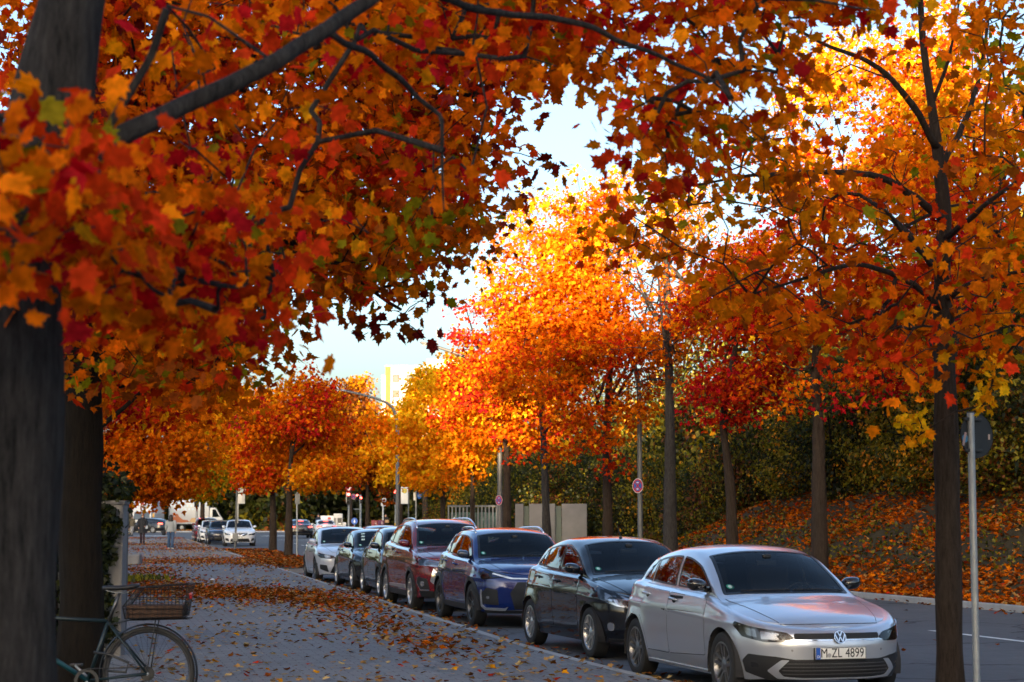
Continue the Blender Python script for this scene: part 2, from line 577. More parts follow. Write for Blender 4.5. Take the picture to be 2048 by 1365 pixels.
def wheel_parts(R, width, spokes, mat, style='twin'):
    """returns tyre MB and rim MB, axle along y, outer face at -y"""
    t = MB()
    w = width / 2; rr = R * 0.69
    t.lathe([(rr, -w * .9), (rr + .012, -w), (R * .90, -w), (R * .97, -w * .88), (R, -w * .6), (R, w * .6), (R * .97, w * .88), (R * .9, w), (rr, w * .9)], 36, 'y')
    m = MB()
    m.lathe([(rr + .004, -w * .93), (rr - .012, -w * .95), (rr - .022, -w * .8), (rr - .03, -w * .2), (rr - .03, w)], 36, 'y')
    m.lathe([(0.0005, -w * .78), (.03, -w * .78), (.036, -w * .74), (.075, -w * .66), (.08, -w * .4)], 20, 'y')
    for k in range(spokes):
        a = 2 * PI * k / spokes
        R_ = Matrix.Rotation(-a, 3, 'Y')
        for s in ((-1, 1) if style == 'twin' else (0,)):
            o = s * (0.024 if style == 'twin' else 0)
            o2 = s * (0.042 if style == 'twin' else 0)
            wi, wo = (0.013, 0.015) if style == 'twin' else (0.030, 0.022)
            P = [(.05, o - wi), (.05, o + wi), (rr - .02, o2 + wo), (rr - .02, o2 - wo)]
            V = []
            for y0, y1 in ((-w * .70, -w * .88), (-w * .45, -w * .62)):
                for (r_, l_) in P:
                    yy = y0 if r_ < .1 else y1
                    V.append(R_ @ Vector((l_, yy, r_)))
            m.add(V, [(0, 1, 2, 3), (7, 6, 5, 4), (0, 4, 5, 1), (1, 5, 6, 2), (2, 6, 7, 3), (3, 7, 4, 0)])
    b = MB()
    b.lathe([(0.001, -w * .25), (rr - .05, -w * .25), (rr - .05, -w * .05), (rr - .032, w * .2), (.001, w * .2)], 28, 'y')
    return t, m, b

def build_car(S, name='parked_car'):
    sh = Shell(S)
    root = empty(name)
    paint = S['paint']
    L, W, hl = sh.L, sh.W, sh.hl
    res = S.get('res', 1)
    # ---------------- windows outlines (x,z) on the canopy side, (x,y) on its top
    wins = []
    for nm, poly in S['side_windows']:
        wins.append((nm, [(hl - a, b) for a, b in poly]))
    def topoutline(d0, d1, inset0, inset1, plan=0.10):
        """windscreen: from d0 (bottom) to d1 (top), following the corner line"""
        ptsL = []
        n = 9
        for k in range(n + 1):
            d = d0 + (d1 - d0) * k / n
            x = hl - d
            P = sh.colB(x)
            yc = -P[sh.ng, 1]
            ins = inset0 + (inset1 - inset0) * k / n
            ptsL.append((x, yc - ins))
        return ptsL
    ws = S['windscreen']; e = topoutline(*ws)
    bow = S.get('bow', 0.09)
    bot = [(e[0][0] + bow * (1 - (y / e[0][1]) ** 2), y) for y in np.linspace(e[0][1], -e[0][1], 12)[1:-1]]
    topb = [(e[-1][0] + .05 * (1 - (y / e[-1][1]) ** 2), y) for y in np.linspace(-e[-1][1], e[-1][1], 12)[1:-1]]
    wpoly = e[::-1] + [(a, b) for a, b in bot] + [(a, -b) for a, b in e] + topb
    rw = S['rear_window']; e2 = topoutline(*rw)
    rpoly = e2 + [(a, -b) for a, b in e2[::-1]]
    # ---------------- body mesh with openings
    V = []; F = []
    A, B = sh.A.copy(), sh.B
    na = A.shape[1]
    # snap to the wheel arches
    cell = 0.6 * max(0.03, (L / sh.ns) * .8)
    for ax in (sh.axf, sh.axr):
        dx = A[:, :, 0] - ax; dz = A[:, :, 2] - sh.R
        d = np.hypot(dx, dz)
        m = (np.abs(d - sh.ar) < cell) & (A[:, :, 1] < -W * .3) & (dz > -sh.R)
        k = sh.ar / d[m]
        A[m] = sh.sideA(ax + dx[m] * k, sh.R + dz[m] * k)
    def grid(G, drop):
        b = len(V)
        n0, n1 = G.shape[:2]
        for i in range(n0):
            for j in range(n1): V.append(tuple(G[i, j]))
        C = (G[:-1, :-1] + G[1:, :-1] + G[:-1, 1:] + G[1:, 1:]) / 4
        D = drop(C)
        for i in range(n0 - 1):
            for j in range(n1 - 1):
                if D[i, j]: continue
                F.append((b + i * n1 + j, b + (i + 1) * n1 + j, b + (i + 1) * n1 + j + 1, b + i * n1 + j + 1))
    def dropA(C):
        D = np.zeros(C.shape[:2], bool)
        for ax in (sh.axf, sh.axr): D |= (np.hypot(C[..., 0] - ax, C[..., 2] - sh.R) < sh.ar) & (C[..., 1] < -W * .3)
        return D
    side_in = [inset_poly(densify(round_poly(p, .03), .06), 0.012) for _, p in wins]
    w_in = inset_poly(densify(wpoly, .08), 0.015); r_in = inset_poly(densify(rpoly, .08), 0.015)
    def dropB(C):
        D = np.zeros(C.shape[:2], bool)
        k = sh.ng + 1
        for p in side_in: D[:, :k] |= inpoly(C[:, :k, 0], C[:, :k, 2], p)
        k = sh.ng - 2
        D[:, k:] |= inpoly(C[:, k:, 0], C[:, k:, 1], w_in) | inpoly(C[:, k:, 0], C[:, k:, 1], r_in)
        return D
    grid(A, dropA); grid(B, dropB)
    n0 = len(V)
    V2 = V + [(x, -y, z) for x, y, z in V]
    F2 = F + [tuple(i + n0 for i in f[::-1]) for f in F]
    bm = bmesh.new(); vs = [bm.verts.new(v) for v in V2]
    for f in F2:
        try: bm.faces.new([vs[i] for i in f])
        except ValueError: pass
    bmesh.ops.remove_doubles(bm, verts=bm.verts[:], dist=0.0008)
    bmesh.ops.dissolve_degenerate(bm, edges=bm.edges[:], dist=0.0005)
    body = frombm('body', bm, paint, root, autosmooth=42)
    # ---------------- underbody tub and wheel housings
    m = MB()
    zf = S['gc'] + .06
    m.box(((sh.axf + sh.axr) / 2, 0, zf), (S['wb'] - 2 * sh.ar - .04, W * .88, .06))
    m.box(((sh.axf + sh.axr) / 2 , 0, zf + .05), (L * .84, W * .5, .06))
    for ax in (sh.axf, sh.axr):
        for sg in (-1, 1):
            yo = abs(sh.sideA(ax, sh.R + sh.ar * .98)[1]) - .012; yi = W * .28
            g0 = math.degrees(math.asin(min(.9, (sh.R - S['gc'] - .03) / sh.ar))); a = arc(ax, sh.R, sh.ar, -g0, 180 + g0, 18)
            n = len(a)
            Vv = [(x, sg * yo, z) for x, z in a] + [(x, sg * yi, z) for x, z in a]
            m.add(Vv, [(k, k + 1, n + k + 1, n + k) for k in range(n - 1)] + [tuple(range(n, 2 * n))])
    m.build('underbody', INTERIOR, body)
    # ---------------- glass
    window('windscreen', wpoly, sh.topB, root, WINGLASS, wd=0.035, r=0.05)
    window('rear_window', rpoly, sh.topB, root, SIDEGLASS, wd=0.03, r=0.05)
    for sg in (-1, 1):
        for nm, p in wins:
            window('side_window', p, sh.f('sideB', sg), root, SIDEGLASS, wd=0.018, r=0.03)
    # ---------------- doors with gaps and handles
    for sg in (-1, 1):
        fn = sh.f('sideA', sg)
        for di, poly in enumerate(S['doors']):
            P = round_poly([(hl - a, b) for a, b in poly], .04)
            if di == len(S['doors']) - 1 and S.get('door_arch', True):
                # cut by the rear arch
                rr = sh.ar + .05
                Q = densify(P, .03)
                Q2 = []
                for x, z in Q:
                    d = math.hypot(x - sh.axr, z - sh.R)
                    if d < rr and d > 0:
                        x, z = sh.axr + (x - sh.axr) * rr / d, sh.R + (z - sh.R) * rr / d
                    Q2.append((x, z))
                P = Q2
            d = patch('door', P, fn, 0.0028, paint, root, step=.07)
            patch('door_gap', inset_poly(densify(P, .05), -0.007), fn, 0.0008, GAP, d, step=.2 if False else .07, skirt=False)
            hx = hl - (poly[1][0] if False else max(a for a, b in poly)) + S.get('handle_in', .10)
            hz = float(sh.zr(hl - hx)) - S.get('handle_drop', .10)
            hb = MB()
            p, nrm = mapn(fn, hx + .07, hz)
            t = Vector((1, 0, 0)); nv = Vector(nrm)
            pts = [Vector(p) + t * a + nv * b + Vector((0, 0, c)) for a, b, c in ((-.10, .006, 0.0), (-.08, .035, .004), (-.02, .042, .006), (.05, .038, .004), (.09, .006, 0))]
            hb.tube(pts, [.010, .013, .014, .013, .010], 8)
            h = hb.build('handle', S.get('handle_mat', paint), d, smooth=True)
            cup = [(hx + .07 + .055 * math.cos(a), hz - .006 + .026 * math.sin(a)) for a in np.linspace(0, 2 * PI, 17)[:-1]]
            patch('handle_recess', cup, fn, 0.0036, GAP, d, step=.05, skirt=False)
    # bonnet with its gap
    if 'bonnet' in S:
        d0, d1, w0, w1 = S['bonnet']
        pts = []
        for k in range(9):
            t = k / 8; pts.append((hl - (d0 + (d1 - d0) * t), w0 + (w1 - w0) * t ** .75))
        nose_c = [(hl - d0 + .09 * (1 - (y / w0) ** 2), y) for y in np.linspace(-w0, w0, 13)[1:-1]]
        back_c = [(hl - d1 + bow * .9 * (1 - (y / w1) ** 2), y) for y in np.linspace(w1, -w1, 11)[1:-1]]
        P = pts + back_c + [(a, -b) for a, b in pts[::-1]] + nose_c
        P = densify(P, .05)
        b = patch('bonnet', P, sh.topB, 0.003, paint, root, step=.06)
        patch('bonnet_gap', inset_poly(P, -0.007), sh.topB, 0.001, GAP, b, step=.08, skirt=False)
    # ---------------- nose details: polygons in (arc length, height)
    def do(spec, fnname):
        for it in spec:
            nm, poly, mat, off = it[:4]
            both = len(it) > 4 and it[4]
            kids = it[5] if len(it) > 5 else []
            for sg in ((1, -1) if both else (1,)):
                pp = [(sg * a, b) for a, b in poly]
                pp = round_poly(pp, it[6] if len(it) > 6 else .015, 3)
                o = patch(nm, pp, getattr(sh, fnname), off, mat, root, step=.06)
                for kn, kp, km, ko in kids:
                    patch(kn, round_poly([(sg * a, b) for a, b in kp], .012, 3), getattr(sh, fnname), ko, km, o, step=.06, skirt=ko < .02)
    do(S.get('nose_parts', []), 'frontA')
    do(S.get('tail_parts', []), 'rearA')
    # arch and sill cladding
    if 'cladding' in S:
        cw = S['cladding']
        for sg in (-1, 1):
            fn = sh.f('sideA', sg)
            for ax in (sh.axf, sh.axr):
                o = arc(ax, sh.R, sh.ar + cw, -8, 188, 22); i_ = arc(ax, sh.R, sh.ar - .006, 188, -8, 22)
                patch('arch_trim', o + i_, fn, 0.010, S.get('cladmat', BLACK_PLASTIC), root, step=.06)
    if 'sill' in S:
        for sg in (-1, 1):
            fn = sh.f('sideA', sg)
            x0, x1 = sh.axr + sh.ar + .03, sh.axf - sh.ar - .03
            z0 = S['gc'] + .01
            patch('sill_trim', [(x0, z0), (x1, z0), (x1, z0 + S['sill'][0]), (x0, z0 + S['sill'][0])], fn, 0.012, S['sill'][1], root, step=.08)
    # bright line along windows
    if 'window_trim' in S:
        pts_, mt = S['window_trim']
        for sg in (-1, 1):
            fn = sh.f('sideB', sg)
            mb = MB()
            pl = []
            for a, b in pts_:
                p, n_ = mapn(fn, hl - a, b); pl.append(p + n_ * .006)
            mb.tube(pl, .007, 6); mb.build('window_trim', mt, root, smooth=True)
    # ---------------- mirrors
    mx, mz = S['mirror']
    for sg in (-1, 1):
        p = sh.f('sideB', sg)(hl - mx, mz)
        bm = bmesh.new()
        bmesh.ops.create_uvsphere(bm, u_segments=16, v_segments=10, radius=1)
        for v in bm.verts:
            x, y, z = v.co
            x2 = x * (.085 if x > 0 else .035)
            v.co = (x2, math.copysign(abs(y) ** .8, y) * .105, math.copysign(abs(z) ** .75, z) * .066 + .012 * y * sg)
        mc = Vector((p[0] + .0, p[1] + sg * .115, p[2] + .045))
        bmesh.ops.translate(bm, verts=bm.verts[:], vec=mc)
        mo = frombm('mirror', bm, S.get('mirror_mat', paint), root, smooth=True)
        mb = MB(); mb.tube([Vector(p) + Vector((0.0, -sg * .03, -.015)), Vector(p) + Vector((0, sg * .05, .0)), mc + Vector((0, -sg * .03, -.05))], [.03, .026, .022], 8)
        mb.build('mirror_foot', BLACK_PLASTIC, mo, smooth=True)
    # ---------------- wheels
    t, rm, bk = wheel_parts(sh.R, S.get('tw', .2), S.get('spokes', 5), None, S.get('spoke_style', 'twin'))
    proto = None
    for ax in (sh.axf, sh.axr):
        for sg in (-1, 1):
            yo = abs(sh.sideA(ax, sh.R + sh.ar * .98)[1]) - S.get('tw', .2) / 2 - .012
            w = empty('wheel', (ax, sg * yo, sh.R), 0 if sg < 0 else PI, root)
            if proto is None:
                a = t.build('tyre', RUBBER, w, autosmooth=40); b = rm.build('rim', S.get('rim_mat', ALLOY), w, autosmooth=35); c = bk.build('brake_disc', DARKMETAL, w, autosmooth=35)
                proto = (a, b, c)
            else:
                for q in proto:
                    k = q.copy(); col.objects.link(k); k.parent = w
    # ---------------- cabin
    if S.get('cabin', True):
        dash = hl - S['windscreen'][0] - .10
        zb = float(sh.zr(S['windscreen'][0])) - .02
        m = MB()
        m.box((dash - .12, 0, zb - .16), (.5, W * .78, .26))
        m.build('dashboard', INTERIOR, body, bevel=.06)
        for sg in (-1, 1):
            m = MB(); xs = dash - .85
            m.box((xs, sg * .36, .42 + S['gc']), (.5, .48, .2)); m.box((xs - .30, sg * .36, S['gc'] + .74), (.14, .46, .62), R=Matrix.Rotation(-.2, 3, 'Y'))
            m.box((xs - .38, sg * .36, S['gc'] + 1.13 + S.get('seat_up', 0)), (.09, .25, .17), R=Matrix.Rotation(-.15, 3, 'Y'))
            m.build('seat', INTERIOR, body, bevel=.04)
        m = MB(); xs = dash - 1.75
        m.box((xs, 0, S['gc'] + .44), (.5, W * .72, .2)); m.box((xs - .26, 0, S['gc'] + .75), (.14, W * .72, .58), R=Matrix.Rotation(-.25, 3, 'Y'))
        for sg in (-1, 1): m.box((xs - .34, sg * .36, S['gc'] + 1.06), (.08, .24, .12))
        m.build('rear_seat', INTERIOR, body, bevel=.03)
        m = MB()
        c = Vector((dash - .42, .36, zb - .02)); Rm = Matrix.Rotation(-1.2, 3, 'Y')
        m.tube([c + Rm @ Vector((.18 * math.cos(a), .18 * math.sin(a), 0)) for a in np.linspace(0, 2 * PI, 25)], .014, 6, cap=False)
        m.box(c, (.30, .06, .03), R=Rm); m.box(c, (.06, .32, .03), R=Rm)
        m.build('steering_wheel', INTERIOR, body)
        x = hl - S['windscreen'][1] + .14
        p = sh.topB(x, 0)
        m = MB(); m.box((x + .02, 0, p[2] - .09), (.03, .22, .06)); m.box((x + .03, 0, p[2] - .03), (.05, .09, .07)); m.build('inner_mirror', BLACK_PLASTIC, root, bevel=.01)
    # wipers
    mb = MB()
    for y0, y1 in ((.05, .62), (-.5, .02)):
        pl = []
        for k in range(5):
            y = y0 + (y1 - y0) * k / 4
            x = hl - S['windscreen'][0] + bow * (1 - (y / .75) ** 2) - .05
            p, n_ = mapn(sh.topB, x, y); pl.append(p + n_ * .014)
        mb.tube(pl, .007, 5)
    mb.build('wiper', BLACK_PLASTIC, root)
    # emission sticker behind the glass
    if S.get('sticker'):
        x = hl - S['windscreen'][0] - .10
        y = -e[1][1] + .10
        p, n_ = mapn(sh.topB, x, y)
        nv = Vector(n_); t1 = Vector((0, 1, 0)); t2 = nv.cross(t1).normalized()
        if t2.z < 0: t2 = -t2
        def disc_(c, r, k=20): return [c + t1 * r * math.cos(2 * PI * i / k) + t2 * r * math.sin(2 * PI * i / k) for i in range(k)]
        mb = MB(); c = Vector(p) + nv * .003
        mb.add(disc_(c, .042), [tuple(range(20))], 0); mb.add(disc_(c + nv * .001, .026), [tuple(range(20))], 1)
        mb.build('windscreen_sticker', [pmat('sticker_green', (.0, .25, .14), .5), pmat('sticker_pale', (.5, .62, .55), .5)], root)
    # roof rails
    if 'rails' in S:
        d0, d1 = S['rails']
        for sg in (-1, 1):
            pl = []
            for k in range(13):
                t = k / 12; x = hl - (d0 + (d1 - d0) * t)
                P = sh.colB(x); y = sg * (-P[sh.ng + 1, 1] - .03)
                z = sh.topB(x, y)[2] + .055 * math.sin(PI * min(1, max(0, t * 5)) / 2 if t < .5 else PI * min(1, (1 - t) * 5) / 2) - .006
                pl.append((x, y, z))
            mb = MB(); mb.tube(pl, .017, 8); mb.build('roof_rail', CHROME if S.get('rail_chrome', True) else BLACK_PLASTIC, root, smooth=True)
    if 'antenna' in S:
        d, ln = S['antenna']
        p = sh.topB(hl - d, 0)
        mb = MB(); mb.lathe([(.022, p[2] - .004), (.016, p[2] + .02), (.001, p[2] + .025)], 10, c=(p[0], 0, 0))
        mb.tube([p + np.array([0, 0, .01]), p + np.array([-ln * .6, 0, ln * .8])], [.005, .003], 6)
        mb.build('antenna', BLACK_PLASTIC, root)
    # number plate
    if 'plate' in S:
        pl = S['plate']
        z0 = pl['z']
        fr = sh.frontA if pl.get('front', True) else sh.rearA
        p0, n_ = mapn(fr, 0.0001, z0)
        sgn = 1 if pl.get('front', True) else -1
        x0 = p0[0] + sgn * pl.get('out', .03)
        tilt = pl.get('tilt', 0)
        pe = empty('number_plate', (x0, 0, z0), 0 if sgn > 0 else PI, root)
        pe.rotation_euler = (0, tilt, 0 if sgn > 0 else PI)
        mb = MB(); mb.box((-.006, 0, 0), (.012, .52, .112), 0)
        b = mb.build('plate_board', [WHITEPLATE], pe, bevel=.003)
        mb = MB(); mb.box((-.03, 0, -.01), (.036, .535, .128)); mb.build('plate_holder', BLACK_PLASTIC, pe, bevel=.004)
        mb = MB(); mb.box((.0012, -.235, 0), (.002, .045, .108)); mb.build('country_band', EUBLUE, b)
        # lettering, read from the front: +y is on the reader's right
        for txt, cy in pl['text']:
            V, F = text_mesh(txt, .122, .0008, 0, pl.get('sx', .74))
            mesh('lettering', [(.002 + z, x + cy, y) for x, y, z in V], F, INK, b)
        V, F = text_mesh('D', .036, .0006, .0005)
        mesh('country_letter', [(.003 + z, x - .235, y - .03) for x, y, z in V], F, WHITEPLATE, b)
        if pl.get('seal', True):
            mb = MB(); mb.disc((.0022, pl.get('sealy', -.137), -.018), .02, 'x', 18); mb.build('plate_seal', pmat('seal_grey', (.35, .35, .36), .5), b)
        # thin black border
        mb = MB()
        for a, bb in (((0, .0), (.52, .0)),):
            pass
        for yy, zz, dy, dz in ((0, .0535, .516, .004), (0, -.0535, .516, .004), (.2575, 0, .004, .108), (-.2575, 0, .004, .108)):
            mb.box((.0006, yy, zz), (.0018, dy, dz))
        mb.build('plate_border', INK, b)
    root['_sh'] = 0
    del root['_sh']
    return root, sh

def car_pose(root, sh, fw, heading):
    """put the car so that its right front wheel centre stands at fw (X, Y) on the road; heading = degrees the nose points right of the camera"""
    h = math.radians(heading)
    f = Vector((math.sin(h), -math.cos(h), 0)); l = Vector((-f.y, f.x, 0))
    yo = abs(sh.sideA(sh.axf, sh.R + sh.ar * .98)[1]) - .02
    p = Vector((fw[0], fw[1], ROADZ)) - f * sh.axf + l * yo
    root.location = p
    root.rotation_euler = (0, 0, math.atan2(f.y, f.x))

ROADZ = -0.12
def paintmat(name, c, metal=0.5, rough=0.28, flake=0.0):
    m = pmat(name, c, rough, metal, coat=1.0, spec=.5)
    return m
HEADBASE = pmat('headlamp_housing', (0.03, 0.03, 0.034), 0.2, .4)
REFLECT = pmat('headlamp_reflector', (0.28, 0.29, 0.31), 0.2, 1.0)
BRIGHTREF = pmat('bright_reflector', (0.62, 0.64, 0.67), 0.15, 1.0)
INTAKE = pmat('intake_mesh', (0.006, 0.006, 0.006), 0.5, bump=.4, bscale=140)
REDLAMP = pmat('rear_lamp_red', (0.35, 0.01, 0.012), 0.15, coat=1)
REDLIT = pmat('rear_lamp_lit', (0.5, 0.02, 0.02), 0.3, emit=(1.0, .07, .04), estr=2.5)
FOG = pmat('fog_lamp_glass', (0.45, 0.47, 0.5), 0.12, .7)
# ------------------------------------------------------------------ car kinds: curves normalised by length and height
def kind_spec(kind, L, W, H, wb, fo, R, **kw):
    K = {}
    sl = lambda pts: [(a * L, b * H) for a, b in pts]
    if kind == 'hatch':
        rim = [(0, .505), (.06, .545), (.15, .60), (.25, .640), (.33, .660), (.6, .680), (.8, .70), (.91, .715), (.97, .70), (1, .67)]
        top = [(0, .505), (.02, .512), (.06, .572), (.15, .632), (.235, .672), (.268, .688), (.37, .850), (.455, .966), (.52, .992), (.615, 1.0), (.74, .975), (.84, .935), (.90, .885), (.95, .775), (.985, .68), (1, .67)]
        crown = [(0, .02), (.07, .06), (.22, .08), (.27, .06), (.32, .09), (.455, .085), (.56, .055), (.84, .055), (.93, .07), (1, .02)]
        win = [('front', .296, .567, 0), ('rear', .582, .775, .0), ('quarter', .787, .86, .055)]
        ws = (.295, .458, .045, .05); rw = (.905, .975, .05, .04)
    elif kind == 'suv':
        rim = [(0, .53), (.05, .57), (.14, .615), (.24, .650), (.32, .665), (.6, .685), (.8, .71), (.91, .725), (.97, .71), (1, .68)]
        top = [(0, .53), (.02, .54), (.055, .60), (.14, .645), (.225, .675), (.258, .692), (.345, .850), (.415, .958), (.47, .987), (.57, 1.0), (.72, .993), (.86, .962), (.935, .925), (.97, .80), (.99, .70), (1, .68)]
        crown = [(0, .02), (.07, .06), (.22, .08), (.26, .06), (.31, .09), (.42, .08), (.5, .05), (.86, .05), (.94, .07), (1, .02)]
        win = [('front', .285, .545, 0), ('rear', .558, .765, 0), ('quarter', .777, .895, .05)]
        ws = (.283, .420, .045, .05); rw = (.938, .985, .05, .04)
    elif kind == 'sedan':
        rim = [(0, .47), (.05, .52), (.14, .585), (.26, .635), (.34, .655), (.6, .665), (.78, .69), (.9, .70), (.97, .69), (1, .66)]
        top = [(0, .47), (.02, .48), (.05, .545), (.14, .615), (.26, .672), (.295, .69), (.385, .85), (.46, .96), (.52, .99), (.6, 1.0), (.68, .985), (.74, .94), (.80, .855), (.865, .755), (.92, .735), (.98, .715), (1, .66)]
        crown = [(0, .02), (.07, .06), (.24, .08), (.29, .06), (.34, .09), (.46, .085), (.56, .055), (.7, .06), (.8, .08), (.87, .05), (1, .03)]
        win = [('front', .318, .545, 0), ('rear', .557, .73, .0), ('quarter', .738, .80, .04)]
        ws = (.318, .468, .045, .05); rw = (.735, .86, .05, .05)
    elif kind == 'mini':
        rim = [(0, .52), (.05, .57), (.14, .625), (.24, .665), (.32, .675), (.6, .685), (.8, .69), (.91, .69), (.97, .68), (1, .66)]
        top = [(0, .52), (.02, .53), (.055, .60), (.14, .655), (.235, .69), (.268, .705), (.33, .84), (.395, .95), (.45, .985), (.58, 1.0), (.74, .985), (.87, .955), (.93, .925), (.965, .80), (.99, .68), (1, .66)]
        crown = [(0, .02), (.07, .06), (.22, .08), (.26, .06), (.31, .09), (.40, .08), (.5, .045), (.86, .045), (.94, .06), (1, .02)]
        win = [('front', .292, .59, 0), ('rear', .602, .88, .03)]
        ws = (.292, .400, .045, .05); rw = (.938, .98, .05, .04)
    K['rim'] = sl(rim); K['top'] = sl(top)
    K['crown'] = [(a * L, b) for a, b in crown]
    K['win_auto'] = [(n, a * L, b * L, c * L) for n, a, b, c in win]
    K['windscreen'] = (ws[0] * L, ws[1] * L, ws[2], ws[3]); K['rear_window'] = (rw[0] * L, rw[1] * L, rw[2], rw[3])
    K['nose'] = [(.05 * H, .16), (.16 * H, .05), (.26 * H, .0), (.38 * H, .0), (.46 * H, .025), (.52 * H, .08), (.6 * H, .16), (.7 * H, .3)]
    K['tail'] = [(.1 * H, .12), (.24 * H, .02), (.34 * H, 0), (.5 * H, .02), (.66 * H, .06), (.8 * H, .12)]
    K['side'] = [(.06 * H, .12), (.16 * H, .055), (.30 * H, .014), (.42 * H, 0), (.54 * H, .004), (.62 * H, .028), (.72 * H, .06)]
    K['crease'] = (.53 * H, -.06)
    K['gc'] = .19 if kind in ('hatch', 'mini', 'sedan') else .24
    axf = fo; axr = fo + wb
    K['doors_auto'] = True
    K['bonnet'] = (.058 * L, .272 * L, .50, .70)
    K['mirror'] = (K['windscreen'][0] + .30, .70 * H)
    K.update(L=L, W=W, H=H, wb=wb, fo=fo, R=R)
    K.update(kw)
    return K

def finish_spec(S):
    """window and door outlines from the body curves"""
    S.setdefault('side_windows', []); 
    sh = Shell(S)
    hl = sh.hl
    if 'win_auto' in S:
        out = []
        def zc(d): return float(sh.colB(hl - d)[sh.ng, 2])
        for nm, d0, d1, sl in S['win_auto']:
            lo = lambda d: float(sh.zr(d)) + .03
            hi = lambda d: zc(d) - .05
            ds = np.linspace(d0, d1, 15)
            top = [(d, hi(d)) for d in np.linspace(d0, d1 - sl, 13) if hi(d) > lo(d) + .03]
            if top[0][0] > d0 + .01: bot = [(d, lo(d)) for d in ds if d > top[0][0] - .06]
            else: bot = [(d, lo(d)) for d in ds]
            out.append((nm, bot + top[::-1]))
        S['side_windows'] = out
    if S.get('doors_auto'):
        z0 = S['gc'] + S.get('door_low', .14)
        f0 = S['fo'] + sh.ar + .10
        b = S['win_auto'][0][2] + .01
        two = len([w for w in S['win_auto']]) >= 3 or S.get('four_doors', False)
        e = S['win_auto'][1][2] + .03
        zt = lambda d: float(sh.zr(d)) - .03
        doors = [[(f0, z0 + .05), (f0 - .02, zt(f0)), (b, zt(b)), (b, z0)]]
        if two: doors.append([(b + .012, z0), (b + .012, zt(b)), (e, zt(e)), (e, z0)])
        S['doors'] = doors
    return S

def headlight(poly, inner=None, base=None):
    kids = []
    for ip in (inner or []): kids.append(('reflector', ip, REFLECT, .006))
    kids.append(('lens', poly, CLEARGLASS, .012))
    return ('headlight', poly, base or HEADBASE, .003, True, kids)

